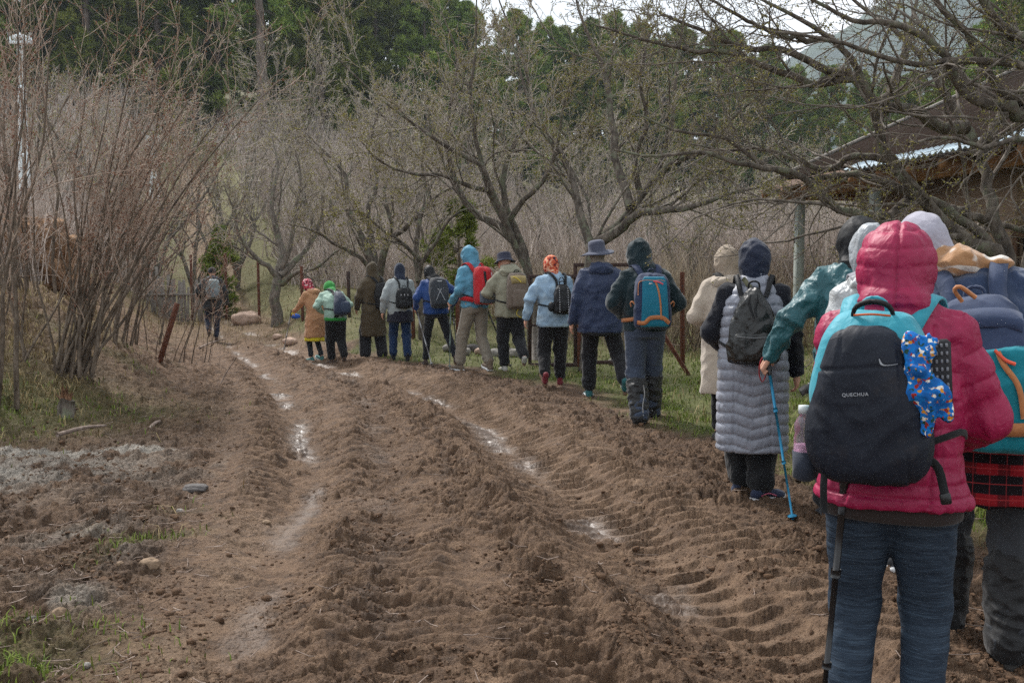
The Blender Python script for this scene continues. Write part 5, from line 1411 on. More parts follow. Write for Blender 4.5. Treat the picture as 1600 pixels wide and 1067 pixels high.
# ------------------------------------------------------------------ a walker
class Person:
    def __init__(p, px, py, H, yaw, label, group='hikers walking up the muddy road', lean=0.0, side=0.0, headoff=(0, 0), d=None, x=None, girth=1.0, feet=((-0.10, 0.0, 0, 0), (0.11, 0.0, 0, 0)), dz=0.0, headyaw=0.0, bodytwist=0.0, hipdrop=0.0, footyaw=(0.12, -0.12)):
        g_ = gp(px, py); Y = g_[1] if d is None else d; X = (px - 800) / FPX * Y if x is None else x
        p.Y = Y; p.s = H / 1.7; p.yaw = math.radians(yaw) - math.atan2(X, Y); p.px_m = Y / 996.0        # metres per render pixel
        z = gz(X, Y) + dz - 0.014; p.loc = np.array([X, Y, z]); p.lean = math.radians(lean); p.side = math.radians(side); p.g = girth
        p.root = empty('person', p.loc, p.yaw); tag(p.root, label, 'person', group)
        p.res = float(np.clip(p.px_m * 1.25, 0.0062, 0.02))
        p.ho = np.array([headoff[0], headoff[1], 0.0]); p.hy = math.radians(headyaw); p.feet = feet; p.footyaw = footyaw; p.hd = hipdrop
        p.legs = []
        for sg, ft in zip((-1, 1), feet):
            hip = np.array([sg * 0.088, 0.0, 0.885 - hipdrop]); an = np.array([ft[0], ft[1], 0.085 + ft[2]])
            kn, an = ik(hip, an, 0.42, 0.41, (sg * 0.08, 1, 0.1)); p.legs.append((hip, kn, an, math.radians(ft[3])))
        p.arms = {}
    # deformation: bend the upper body about the hips, tilt sideways
    def bend(p, V):
        V = np.array(V, float); z = V[:, 2]; h = 0.92 - p.hd
        t = sstep(h - 0.10, h + 0.42, z); a = p.lean * t; b = p.side * t
        dz = np.maximum(z - h + 0.0, 0); below = np.minimum(z - h, 0)
        # arc-like bend
        y = V[:, 1]; x = V[:, 0]
        Y2 = y * np.cos(a) + dz * np.sin(a); Z2 = h + below + dz * np.cos(a) - y * np.sin(a) * (z > h - 0.1)
        X2 = x * np.cos(b) + dz * np.sin(b) ; Z2 = Z2 - x * np.sin(b)
        return np.stack([X2, Y2, Z2], 1)
    def fin(p, V, bend=True): return (p.bend(V) if bend else np.array(V, float)) * p.s
    def add(p, name, s, mat, parent=None, res=None, disp=None, bend=True, crop=None):
        V, Q = sdf_mesh(s, (res or p.res) / p.s, disp, crop); return mesh_np(name, p.fin(V, bend), Q, mat, parent or p.root)
    def top(p, name, label, cat, group=None):
        """a thing carried by the person but of its own: an Empty at the person's place"""
        e = empty(name, p.loc, p.yaw); tag(e, label, cat, group); return e
    def head_c(p): return np.array([0, 0.025, 1.585]) + p.ho
    def set_arms(p, L, R):
        """targets of wrists in rest frame, elbow poles; L/R = (wrist, pole)"""
        for key, sg, (wr, pole) in (('L', -1, L), ('R', 1, R)):
            sh = np.array([sg * 0.168 * (0.6 + 0.4 * p.g), 0.0, 1.365]); el, w_ = ik(sh, wr, 0.275, 0.25, pole); p.arms[key] = (sh, el, w_)
    def make_body(p, hands=('L', 'R'), curl=0.4, grip='', palm=None):
        s = S(0.03); hc = p.head_c(); c, sn = math.cos(p.hy), math.sin(p.hy); Rh = rotz(p.hy)
        s.ell(hc + [0, 0.0, 0.015], (0.074, 0.094, 0.104), Rh); s.ell(hc + Rh @ [0, 0.035, -0.05], (0.056, 0.058, 0.062), Rh)
        s.cap(hc + Rh @ [0, 0.092, 0.0], hc + Rh @ [0, 0.108, -0.028], 0.011, 0.015, k=0.012); s.ell(hc + Rh @ [0, 0.085, -0.058], (0.024, 0.012, 0.010), Rh, k=0.01)
        for q in (-1, 1):
            s.ell(hc + Rh @ [q * 0.030, 0.090, 0.008], (0.013, 0.010, 0.009), Rh, op='s', k=0.012); s.ell(hc + Rh @ [q * 0.030, 0.083, 0.008], (0.011, 0.010, 0.008), Rh, k=0.003)
            s.ell(hc + Rh @ [q * 0.076, 0.0, -0.005], (0.010, 0.020, 0.032), Rh, k=0.008)
        s.cap(hc + [0, -0.015, -0.06], (0, 0.0, 1.40), 0.052, 0.062)
        s.stack([(0.86, 0, 0, 0.135, 0.09), (1.0, 0, 0, 0.12, 0.085), (1.2, 0, 0, 0.13, 0.09), (1.36, 0, 0, 0.14, 0.08), (1.43, 0, 0, 0.08, 0.06)])
        for sh, el, w_ in p.arms.values(): s.cap(sh, el, 0.045, 0.036); s.cap(el, w_, 0.036, 0.026)
        for hip, kn, an, _ in p.legs:
            s.cap(hip, kn, 0.072, 0.05); s.cap(kn, an, 0.05, 0.034)
        r = max(p.res, 0.012)
        V, Q = sdf_mesh(s, r); Vs = [V]; Qs = [Q]; n = len(V)
        for key in hands:
            sg = -1 if key == 'L' else 1; sh, el, w_ = p.arms[key]; f = unit(w_ - el)
            pm = np.array([-sg, 0.15, 0.0]) if palm is None or key not in palm else np.array(palm[key], float)
            th = np.array([0, 1, 0.2]) if palm is None or (key + 't') not in palm else np.array(palm[key + 't'], float)
            sd_ = 1 if np.dot(np.cross(f, pm), th) > 0 else -1
            hs = hand_sdf(S(0.01), w_ - f * 0.01, f, pm, sd_, curl, 1.0, key in grip)
            v, q = sdf_mesh(hs, float(np.clip(p.px_m * 0.6, 0.0032, 0.009))); Vs.append(v); Qs.append(q + n); n += len(v)
        p.body = mesh_np('body', p.fin(np.vstack(Vs)), np.vstack(Qs), SKIN, p.root)
    def make_legs(p, mat, thigh=0.092, knee=0.068, hem=0.060, stop=0.06, seat=(0.17, 0.118), disp=None, name='trousers', zip_=False, waist=1.0):
        s = S(0.035)
        s.stack([(0.80 - p.hd, 0, 0, seat[0] * 0.92 * p.g, seat[1]), (0.90 - p.hd, 0, -0.008, seat[0] * p.g, seat[1] * 1.06), (waist, 0, 0, seat[0] * 0.86 * p.g, seat[1] * 0.9)], k=0.04)
        for hip, kn, an, _ in p.legs:
            s.cap(hip + [0, -0.005, 0.0], kn, thigh * p.g, knee, k=0.03); s.cap(kn, an + unit(kn - an) * stop, knee, hem, k=0.03)
        p.pants_sdf = s
        fw = folds(0.0075, 5.5, 9.0, p.loc[0] * 7)
        def dd(V, N):
            low = sstep(0.35, 0.10, V[:, 2]); kz = np.exp(-((V[:, 2] - 0.47) / 0.10) ** 2)
            return fw(V, N) * (0.5 + 1.0 * low + 0.8 * kz) + 0.004 * low * np.sin(V[:, 2] * 2 * math.pi / 0.07 + 7 * pn3(V[:, 0] * 7, V[:, 1] * 7, V[:, 2] * 4))
        return p.add(name, s, mat, disp=disp or dd)
    def make_shoes(p, mat, sole=SOLE_D, boot=False, accent=None, size=1.10, lace=None):
        for j, (hip, kn, an, pit) in enumerate(p.legs):
            R = rotz(p.footyaw[j]) @ rotx(-pit); s = S(0.02); b = 0.045 if boot else 0.0
            def T(v): return an + R @ (np.array(v, float) * size)
            s.cap(T((0, -0.022, -0.030)), T((0, -0.012, 0.0 + b)), 0.036, 0.040 if boot else 0.036, k=0.02)
            s.cap(T((0, 0.02, -0.028)), T((0.004, 0.125, -0.052)), 0.036, 0.030, k=0.03, sq=None)
            s.ell(T((0.004, 0.13, -0.052)), (0.043, 0.055, 0.030), R, k=0.02); s.ell(T((0, -0.03, -0.045)), (0.036, 0.04, 0.035), R, k=0.02)
            c = T((0, 0.05, -0.085)); s.f(lambda P, c=c, R=R: -((P - c) @ R)[..., 2] - 0.010, an - 0.25, an + 0.25, 'i', 0.006)
            res = float(np.clip(p.px_m * 0.9, 0.005, 0.012)); o = p.add('shoe', s, mat, res=res, bend=False)
            m = MB(); th = np.linspace(0, 2 * math.pi, 28, endpoint=False); yy = np.cos(th) * 0.137 + 0.052; xx = np.sin(th) * (0.040 + 0.009 * np.clip(np.cos(th), 0, 1) + 0.0) * np.where(np.cos(th) < 0, 0.92, 1)
            xx = xx * (1 - 0.18 * np.exp(-((yy - 0.04) / 0.03) ** 2)); nr = 4
            Z = [(-0.090, 0.96), (-0.088, 1.0), (-0.070, 1.03), (-0.060, 1.0)]; V = np.array([[x * k, (y - 0.05) * k + 0.05, z + 0.012 * max(0, (y - 0.12) / 0.07) ** 2] for z, k in Z for x, y in zip(xx, yy)])
            i = np.arange(nr * 28).reshape(nr, 28); nx_ = np.roll(i, -1, 1); F = np.stack([i[:-1], nx_[:-1], nx_[1:], i[1:]], -1).reshape(-1, 4)[:, ::-1]
            V = np.vstack([V, [[0, 0.05, -0.090], [0, 0.05, -0.060]]]); a, b_ = len(V) - 2, len(V) - 1
            F3 = np.array([[i[0, k], nx_[0, k], a] for k in range(28)] + [[nx_[-1, k], i[-1, k], b_] for k in range(28)])
            V = an + (V * size) @ R.T; mesh_np('sole', V * p.s, [F, F3], sole, o)
            if lace is not None:
                m = MB()
                for k in range(4): m.tube([T((-0.022, 0.045 + k * 0.018, -0.010 - k * 0.008)), T((0.0, 0.05 + k * 0.018, 0.000 - k * 0.008)), T((0.024, 0.045 + k * 0.018, -0.010 - k * 0.008))], 0.003, 5)
                m.build('laces', lace, o, xf=lambda V: V * p.s)
            if accent is not None:
                m = MB(); m.tube([T((-0.040, -0.02, -0.045)), T((-0.044, 0.03, -0.030)), T((-0.042, 0.09, -0.050))], 0.005, 5, 6); m.tube([T((0.040, -0.02, -0.045)), T((0.044, 0.03, -0.030)), T((0.042, 0.09, -0.050))], 0.005, 5, 6)
                m.build('stripe', accent, o, xf=lambda V: V * p.s)
    def jacket_sdf(p, hem=0.80, hemw=(0.205, 0.145), waistw=(0.19, 0.135), chest=(0.195, 0.135), sh=(0.178, 0.102), slv=(0.074, 0.060, 0.050), cuff=0.0, arms=True, collar=True, back=0.0):
        s = S(0.035); g = p.g; slv = tuple(v * (0.84 if slv[0] > 0.072 else 0.95) for v in slv); chest = (min(chest[0], 0.205), chest[1]); sh = (min(sh[0], 0.182), sh[1])
        rows = [(hem, 0, 0.0, hemw[0] * g, hemw[1] * g), (max(hem + 0.12, 0.98), 0, 0.0, waistw[0] * g, waistw[1] * g), (1.24, 0, -0.008 - back, chest[0] * (0.5 + 0.5 * g), chest[1] * (0.5 + 0.5 * g)), (1.345, 0, -0.008 - back, sh[0] * 0.96 * (0.5 + 0.5 * g), sh[1] * 1.05), (1.405, 0, -0.006 - back, sh[0] * 0.70, sh[1] * 0.92), (1.455, 0, 0, sh[0] * 0.45, sh[1] * 0.68)]
        if hem < 0.7: rows.insert(1, (0.88 - p.hd, 0, -0.005, (hemw[0] * 0.45 + waistw[0] * 0.55) * g, (hemw[1] * 0.3 + waistw[1] * 0.78) * g))
        s.stack(rows, k=0.03)
        if collar: s.cap((0, 0.0, 1.42), np.array([0, 0.008, 1.475]) + p.ho * 0.4, 0.075, 0.066, k=0.03)
        if arms:
            for shd, el, w_ in p.arms.values():
                sgx = np.sign(shd[0]); s.cap((sgx * 0.05, -0.005, 1.425), shd + np.array([-sgx * 0.01, 0, 0.004]), 0.058, slv[0] * 0.90, k=0.05)
                s.cap(shd, shd * 0.5 + el * 0.5, slv[0] * 0.90, slv[0] * 0.93, k=0.035); s.cap(shd * 0.5 + el * 0.5, el, slv[0] * 0.93, slv[1], k=0.035); s.cap(el, w_ - unit(w_ - el) * cuff, slv[1], slv[2], k=0.03)
        t = S(0.035); t.stack(rows, k=0.03); t.cap((-0.12, 0, 1.385), (0.12, 0, 1.385), 0.078, 0.078, k=0.05); t.cap((0, 0, 1.42), (0, 0.01, 1.47), 0.075, 0.068, k=0.03)
        p.top_sdf = s; p.torso_sdf = t; return s
    def sleeve_coord(p, V):
        """running coordinate: along the arm near arms, height on the trunk"""
        z = V[:, 2].copy()
        for shd, el, w_ in p.arms.values():
            for a, b, l0 in ((shd, el, 0.0), (el, w_, np.linalg.norm(el - shd))):
                d = b - a; L = np.linalg.norm(d); t = np.clip((V - a) @ d / (L * L), 0, 1); dist = np.linalg.norm(V - a - t[:, None] * d, axis=1)
                lat = np.abs(V[:, 0]) > 0.165 * p.g
                m = (dist < 0.10) & (lat | (np.abs(V[:, 0]) > 0.15)); z = np.where(m & ((np.abs(V[:, 0]) > 0.19 * p.g) | (V[:, 1] > 0.12)), 1.40 - l0 - t * L, z)
        return z
    def hood(p, mat, r=(0.108, 0.128, 0.138), peak=0.0, drape=True, disp=None, name='hood', tilt=0.0, opening=True, neck=0.085, low=1.44, nape=0.0, parent=None, off=(0, 0, 0)):
        hc = p.head_c() + np.array(off); Rh = rotz(p.hy) @ rotx(-tilt); s = S(0.03)
        s.ell(hc + [0, 0, 0.012], r, Rh)
        if peak: s.ell(hc + Rh @ [0, -0.055, 0.085], (0.05, 0.06, 0.06), Rh, k=0.05)
        s.cap(hc + Rh @ [0, -0.02, -0.055], (0, -0.005, low), r[0] * 0.80, neck, k=0.05)
        if nape: s.ell((0, -0.065, low + 0.02), (0.10, 0.05, nape), None, k=0.04)
        if drape: s.stack([(low - 0.06, 0, -0.01, 0.115, 0.085), (low, 0, -0.008, 0.10, 0.08), (low + 0.05, 0, 0, 0.075, 0.07)], k=0.03)
        if opening: s.ell(hc + Rh @ [0, 0.135, -0.012], (0.072, 0.085, 0.098), Rh, op='s', k=0.015)
        p.hood_sdf = s
        return p.add(name, s, mat, parent, disp=disp or folds(0.005, 7, 9, p.loc[1] * 3), res=p.res * 0.9)
    def ribbon(p, path, w_, th, sdf, off, name, mat, parent, n=24, flat=None, bend=True):
        """strap laid on an implicit surface"""
        P = catmull(np.array(path, float), n)
        if sdf is not None: P = sdf.snap(P, off, 4); N = sdf.grad(P)
        else: N = np.tile(np.array(flat if flat is not None else (0, -1, 0.)), (n, 1))
        T = unit(np.gradient(P, axis=0)); Sd = unit(np.cross(T, N)); w_ = np.interp(np.linspace(0, 1, n), np.linspace(0, 1, len(np.atleast_1d(w_))), np.atleast_1d(w_)) if np.ndim(w_) else np.full(n, w_)
        a = P + Sd * w_[:, None] / 2; b = P - Sd * w_[:, None] / 2
        if sdf is not None and off < 0.03: a = sdf.snap(a, off, 2); b = sdf.snap(b, off, 2)
        rings = np.stack([a - N * th, a + N * th * 0.6, P + N * th * 1.1, b + N * th * 0.6, b - N * th], 1); V = rings.reshape(-1, 3); i = np.arange(n * 5).reshape(n, 5); nx_ = np.roll(i, -1, 1)
        F = np.stack([i[:-1], i[1:], nx_[1:], nx_[:-1]], -1).reshape(-1, 4); caps = np.stack([i[0][::-1], i[-1]])
        return mesh_np(name, p.fin(V, bend), [F, caps], mat, parent)
    # ------------------------------------------------------------ backpack
    def pack(p, label, mats, c=(0, 1.16), w_=0.30, h=0.46, d=0.17, taper=(0.75, 1.0, 0.92), gap=0.0, straps=True, strapw=0.055, e=3.0, name='backpack', pocket=None, disp=None, shift=0.0, strapm=None, loop=True, fold=0.006, cat='backpack', tiltx=0.0, back_y=None):
        """mats: dict(body=..., pocket=...). c = (x, z centre)"""
        root = p.top(name, label, cat, 'backpacks of the hikers'); ts = p.top_sdf
        by = back_y if back_y is not None else float(ts.snap(np.array([[c[0], -0.3, c[1]]]), 0.0, 8)[0, 1])
        yc = by - d / 2 - gap + 0.025; z0, z1 = c[1] - h / 2, c[1] + h / 2; s = S(0.02); cx = c[0]
        lo_, mi, hi_ = taper[2], taper[1], taper[0]
        s.stack([(z0, cx, yc + 0.02, w_ / 2 * lo_ * 0.80, d / 2 * 0.66), (z0 + 0.06 * h, cx, yc, w_ / 2 * lo_ * 0.96, d / 2 * 0.92), (z0 + 0.2 * h, cx, yc, w_ / 2 * lo_, d / 2), (z0 + 0.5 * h, cx, yc, w_ / 2 * mi, d / 2),
                 (z0 + 0.8 * h, cx, yc + 0.012, w_ / 2 * (hi_ * 0.6 + mi * 0.4), d / 2 * 0.86), (z0 + 0.95 * h, cx, yc + 0.028, w_ / 2 * hi_ * 0.85, d / 2 * 0.62), (z1, cx, yc + 0.04, w_ / 2 * hi_ * 0.6, d / 2 * 0.34)], e=e)
        if tiltx: pass
        p.pk = s; p.pk_geo = (cx, yc, z0, z1, w_, d)
        p.pk_root = root; body = p.add('pack_body', s, mats['body'], root, disp=disp or folds(fold, 7, 6, 3 + p.loc[0]), res=p.res * 0.9)
        if pocket:
            s2 = S(0.015)
            for (px_, pz, pw, ph, pd) in pocket: s2.stack([(pz - ph / 2, cx + px_, yc - d / 2 + 0.02, pw / 2 * 0.82, pd * 0.6), (pz - ph * 0.38, cx + px_, yc - d / 2 + 0.012, pw / 2, pd), (pz + ph * 0.3, cx + px_, yc - d / 2 + 0.016, pw / 2 * 0.96, pd * 0.9), (pz + ph / 2, cx + px_, yc - d / 2 + 0.03, pw / 2 * 0.7, pd * 0.45)], e=3.0)
            p.pocket_sdf = s2
            p.add('front_pocket', s2, mats.get('pocket', mats['body']), root, disp=folds(fold * 0.8, 8, 7, 9 + p.loc[0]), res=p.res * 0.9)
        sm = strapm or mats.get('strap', STRAPM)
        if straps:
            for sg in (-1, 1):
                x0 = cx + sg * min(0.085, w_ * 0.27)
                p.ribbon([(x0, yc + d * 0.15, z1 - 0.05), (x0 * 1.05 + sg * 0.005, by - 0.02, 1.385), (sg * 0.105 + cx * 0.3, -0.02, 1.46), (sg * 0.125, 0.10, 1.38), (sg * 0.135, 0.14, 1.22), (sg * 0.15, 0.13, 1.12)],
                         [strapw * 0.9, strapw, strapw, strapw, strapw * 0.6], 0.005, p.torso_sdf, 0.016, 'shoulder_strap', sm, root, 28)
                p.ribbon([(sg * 0.15, 0.13, 1.12), (sg * 0.19, 0.02, 1.06), (sg * 0.185, -0.07, z0 + 0.12), (cx + sg * w_ * 0.38, yc + d * 0.3, z0 + 0.08)], 0.02, 0.0025, p.torso_sdf, 0.006, 'lower_strap', STRAPM, root, 14)
        if loop:
            m = MB(); m.tube([(cx - 0.035, yc + d * 0.22, z1 - 0.015), (cx - 0.03, yc + d * 0.18, z1 + 0.025), (cx, yc + d * 0.16, z1 + 0.038), (cx + 0.03, yc + d * 0.18, z1 + 0.025), (cx + 0.035, yc + d * 0.22, z1 - 0.015)], 0.007, 6, 12)
            m.build('haul_loop', sm, root, xf=p.fin)
        return root
    def on_pack(p, pts, w_, name, mat, th=0.0025, off=0.003, parent=None, n=30, sdf=None):
        """strip laid on the outer (rear) face of the pack; pts = (x, z)"""
        s = sdf or p.pk; cx, yc, z0, z1, ww, d = p.pk_geo
        P = [(x, yc - d / 2 - 0.03, z) for x, z in pts]
        return p.ribbon(P, w_, th, s, off, name, mat, parent or p.pk_root, n)
    def panel(p, outline, name, mat, th=0.004, off=0.004, parent=None, res=None, sdf=None):
        """outline fn: (u in 0..1, v in 0..1) -> x, z grid; laid on the rear face"""
        s = sdf or p.pk; cx, yc, z0, z1, ww, d = p.pk_geo; n = 36
        U, Vv = np.meshgrid(np.linspace(0, 1, n), np.linspace(0, 1, n)); x, z = outline(U, Vv)
        P = np.stack([x, np.full_like(x, yc - d / 2 - 0.02), z], -1).reshape(-1, 3)
        for _ in range(14): P[:, 1] += s.eval(P) * 0.8 * np.where(True, 1, 1) - off * 0.8
        N = s.grad(P); A = P + N * th * 0.0; B = P - N * th * 2; V = np.vstack([A, B]); i = np.arange(n * n).reshape(n, n); F = np.stack([i[:-1, :-1], i[:-1, 1:], i[1:, 1:], i[1:, :-1]], -1).reshape(-1, 4)
        rim = np.concatenate([i[0, :], i[1:, -1], i[-1, -2::-1], i[-2:0:-1, 0]]); r2 = np.roll(rim, -1); Fr = np.stack([rim, rim + n * n, r2 + n * n, r2], 1)
        return mesh_np(name, p.fin(V), [np.vstack([F, F[:, ::-1] + n * n, Fr])], mat, parent or p.pk_root)
    def text(p, txt, x, z, size, mat, rot=0.0, parent=None, sdf=None, name='lettering', off=0.0045):
        cu = bpy.data.curves.new(name, 'FONT'); cu.body = txt; cu.size = size; cu.extrude = 0.0006; cu.align_x = 'CENTER'; cu.space_character = 1.15; cu.offset = size * 0.015
        ob = bpy.data.objects.new('tmp', cu); COL.objects.link(ob); bpy.context.view_layer.update(); me = bpy.data.meshes.new_from_object(ob.evaluated_get(bpy.context.evaluated_depsgraph_get())); bpy.data.objects.remove(ob)
        V = np.array([v.co[:] for v in me.vertices]); s = sdf or p.pk; cx, yc, z0, z1, ww, d = p.pk_geo
        c, sn = math.cos(rot), math.sin(rot); X = x + V[:, 0] * c - V[:, 1] * sn; Z = z + V[:, 0] * sn + V[:, 1] * c
        P = np.stack([X, np.full(len(X), yc - d / 2 - 0.02), Z], 1)
        for _ in range(14): P[:, 1] += s.eval(P) * 0.8 - off * 0.8
        P[:, 1] -= V[:, 2]; co = p.fin(P)
        for v, q in zip(me.vertices, co): v.co = q
        me.name = name; me.materials.append(mat); o = bpy.data.objects.new(name, me); COL.objects.link(o); o.parent = parent or p.pk_root; return o
    # world position of a rest-frame point
    def world(p, v):
        q = p.fin(np.array([v], float))[0]; return p.loc + rotz(p.yaw) @ q
def trek_pole(label, top, tip, shaft, grip=None, basket=None, loop=None, r=0.008, group='trekking poles'):
    top = np.array(top, float); tip = np.array(tip, float); root = empty('trekking_pole', tip); t = top - tip; d = t / np.linalg.norm(t); L = np.linalg.norm(t)
    m = MB(); m.tube([d * 0.03, d * L * 0.36], [r * 0.75, r * 0.8], 10); m.tube([d * L * 0.35, d * L * 0.37], r * 1.5, 10); m.tube([d * L * 0.36, d * L * 0.66], r * 0.95, 10); m.tube([d * L * 0.655, d * L * 0.68], r * 1.6, 10); m.tube([d * L * 0.66, d * L * 0.93], r * 1.1, 10); m.build('shaft', shaft, root)
    m = MB(); m.tube([d * (L - 0.13), d * (L - 0.09), d * (L - 0.03), d * L], [0.012, 0.016, 0.015, 0.019], 10); m.build('grip', grip or BUCKLE, root)
    m = MB(); m.tube([[0, 0, 0], d * 0.05], [0.003, r * 0.9], 8); m.build('tip', BUCKLE, root)
    m = MB(); m.tube([d * 0.045, d * 0.055, d * 0.062], [0.026, 0.028, 0.010], 14); m.build('basket', basket or shaft, root)
    if loop:
        m = MB(); q = top - tip; s = np.array([-0.035, 0, 0]); m.tube([q, q + s + [0, 0, -0.04], q + s * 1.2 + [0, 0, -0.12], q + s * 0.6 + [0, 0, -0.17], q + [0.0, -0.01, -0.10], q + [0, 0, -0.01]], 0.004, 5, 18); m.build('wrist_loop', loop, root)
    tag(root, label, 'trekking pole', group); return root
# ------------------------------------------------------------------ the walkers, nearest first
HANG = lambda sg, x=0.275, y=0.06, z=0.885: ((sg * x, y, z), (sg * 0.5, -1, 0))
FRONT = lambda sg, x=0.13, y=0.22, z=1.05: ((sg * x, y, z), (sg * 0.38, -0.4, -0.9))
BLUE_ALU = plain('blue_aluminium', lin(24, 118, 156), 0.35, 0.05, 10, 0.0, 0.6, 0.4)
def walkfeet(l, r): return (l, r)

# ---- magenta quilted jacket, nearest
def p_magenta():
    p = Person(1413, 900, 1.61, -4, 'person in a magenta quilted hooded jacket and streaked blue leggings, nearest to the viewer', d=2.92, x=1.125, dz=0.02, headoff=(-0.005, 0.03, ), feet=((-0.115, -0.02, 0, 0), (0.105, 0.05, 0, 0)))
    p.set_arms(((-0.15, 0.27, 1.03), (-0.1, -0.25, -1)), ((0.15, 0.24, 1.0), (0.75, -0.35, -0.75)))
    p.make_body(palm={})
    LEG = NT('melange_leggings', 0.75, 0.25)
    v = LEG.coord('Object', (3, 3, 62)); n = LEG.noise(1.8, 6, 0.62, v, 1.2); n2 = LEG.noise(2.6, 5, 0.6, LEG.coord('Object', (14, 14, 210)), 0.4)
    LEG.color(LEG.mix(0.4, LEG.ramp(n, [(0.34, lin(16, 23, 32)), (0.5, lin(31, 42, 55)), (0.68, lin(66, 82, 98))]), LEG.ramp(n2, [(0.3, lin(18, 26, 38)), (0.7, lin(76, 94, 114))])))
    LEG.bump(LEG.noise(9, 3, 0.5, LEG.coord('Object', (1, 1, 1.8)), 0.8), 0.012, 0.7); LEG.bump(n2, 0.001, 0.4)
    p.make_legs(LEG.m, 0.112, 0.078, 0.062, 0.01, (0.203, 0.128), disp=folds(0.0028, 5, 8, 3, 0.3), name='leggings', waist=0.92)
    sh = S(0.03); sh.stack([(0.80, 0, 0, 0.214, 0.150), (0.9, 0, 0, 0.20, 0.14)]); p.add('shirt_hem', sh, cloth('dark_hem', lin(46, 38, 36), fdist=0.008))
    p.make_shoes(cloth('shoe_black', lin(34, 34, 36), 0.7, fdist=0.0), SOLE_D)
    MG = cloth('magenta_quilt', lin(146, 16, 66), 0.55, 500, 0.0006, 0.10, 16, 0.010, spec=0.4, sheen=0.0, vsc=5)
    s = p.jacket_sdf(0.842, (0.240, 0.172), (0.205, 0.150), (0.215, 0.145), (0.186, 0.112), (0.084, 0.078, 0.058), collar=True)
    s.cap((0, -0.01, 1.42), np.array([0, 0.0, 1.50]), 0.092, 0.086, k=0.05)
    def zf(V): return p.sleeve_coord(V)
    pf = puff(zf, 0.0075, 0.084, 1.0, fn_amp=0.0026)
    def dd(V, N):
        seam = np.exp(-((np.abs(V[:, 0]) - 0.118) / 0.006) ** 2) * (V[:, 2] > 0.86) * (V[:, 1] < 0)
        st = np.exp(-((V[:, 2] - 0.885) / 0.005) ** 2)
        return pf(V, N) - 0.007 * seam * (V[:, 2] < 1.4) - 0.006 * st + folds(0.005, 5, 6, 2)(V, N)
    p.add('jacket', s, MG, disp=dd, res=0.0054)
    hp = puff(lambda V: V[:, 2] - 0.12 * np.abs(V[:, 0]), 0.0048, 0.058, 4.0, fn_amp=0.0024)
    def hd(V, N):
        seam = np.exp(-((V[:, 0] - 0.008) / 0.005) ** 2) * (V[:, 1] < 0.09)
        low = sstep(1.50, 1.44, V[:, 2]); return hp(V, N) - 0.009 * seam + 0.004 * low * np.sin(V[:, 2] * 2 * math.pi / 0.034 + 3 * pn3(V[:, 0] * 4, V[:, 1] * 4, V[:, 2] * 3))
    p.hood(MG, (0.118, 0.138, 0.138), disp=hd, neck=0.104, low=1.445, nape=0.05, off=(0, -0.01, -0.018))
    TEAL = cloth('teal_nylon', lin(38, 142, 160), 0.6, 600, 0.0006, 0.08, 12, 0.008, spec=0.35); NAVY = cloth('navy_nylon', lin(27, 32, 43), 0.6, 500, 0.0008, 0.12, 9, 0.012, spec=0.25, dirt=0.10, sheen=0.0)
    root = p.pack('big teal and dark navy hiking backpack on the magenta jacket', dict(body=TEAL, strap=TEAL), c=(-0.045, 1.205), w_=0.35, h=0.48, d=0.20, taper=(0.74, 1.0, 0.86), strapw=0.062, e=2.7, disp=folds(0.005, 6, 5, 8))
    cx, yc, z0, z1, ww, d = p.pk_geo; by = yc - d / 2
    s2 = S(0.02); s2.stack([(z0 - 0.025, cx, yc + 0.010, 0.10, 0.080), (z0 + 0.02, cx + 0.0, yc - 0.008, 0.155, 0.108), (z0 + 0.11, cx - 0.002, yc - 0.014, 0.178, 0.117), (z0 + 0.22, cx - 0.004, yc - 0.020, 0.160, 0.116), (z0 + 0.33, cx - 0.010, yc - 0.030, 0.128, 0.100), (z0 + 0.405, cx - 0.016, yc - 0.040, 0.095, 0.072), (z0 + 0.44, cx - 0.018, yc - 0.045, 0.05, 0.045)], e=2.5)
    f2 = folds(0.006, 6, 4, 12)
    p.add('front_pocket', s2, NAVY, root, res=0.0062, disp=lambda V, N: f2(V, N) - 0.006 * np.exp(-((V[:, 2] - (z0 + 0.325 - 0.12 * (V[:, 0] - cx) ** 2 + 0.10 * (V[:, 0] - cx))) / 0.004) ** 2) - 0.004 * np.exp(-((np.abs(V[:, 0] - cx + 0.0) - 0.095 + 0.10 * (V[:, 2] - z0 - 0.2)) / 0.005) ** 2))
    WH = plain('print_white', lin(150, 154, 160), 0.6, 0.02, 5, 0.0)
    p.text('QUECHUA', cx - 0.030, z0 + 0.245, 0.0135, WH, 0.10, sdf=s2)
    lg = MB(); lg.tube([(cx + 0.030, by, z0 + 0.352), (cx + 0.036, by, z0 + 0.338), (cx + 0.046, by, z0 + 0.334), (cx + 0.060, by, z0 + 0.335), (cx + 0.078, by, z0 + 0.338)], [0.0012, 0.0035, 0.0014, 0.001, 0.0012], 5, 14)
    def lx(V):
        V = V.copy(); Y0 = V[:, 1].copy() - by; V[:, 1] = by - 0.03
        for _ in range(10): V[:, 1] += s2.eval(V) * 0.8 - 0.003
        return p.fin(V)
    lg.build('crest', WH, root, xf=lx)
    # buckle strap at the left, hanging straps right and left
    p.ribbon([(cx - 0.165, by + 0.11, 1.21), (cx - 0.19, by + 0.13, 1.205), (cx - 0.215, by + 0.19, 1.185)], 0.026, 0.003, None, 0, 'compression_strap', STRAPM, root, 8, flat=(0, -1, 0.1))
    m = MB(); m.box((cx - 0.168, by + 0.10, 1.208), (0.034, 0.012, 0.034), roty(0.3), 0.004); m.build('buckle', BUCKLE, root, False, xf=p.fin)
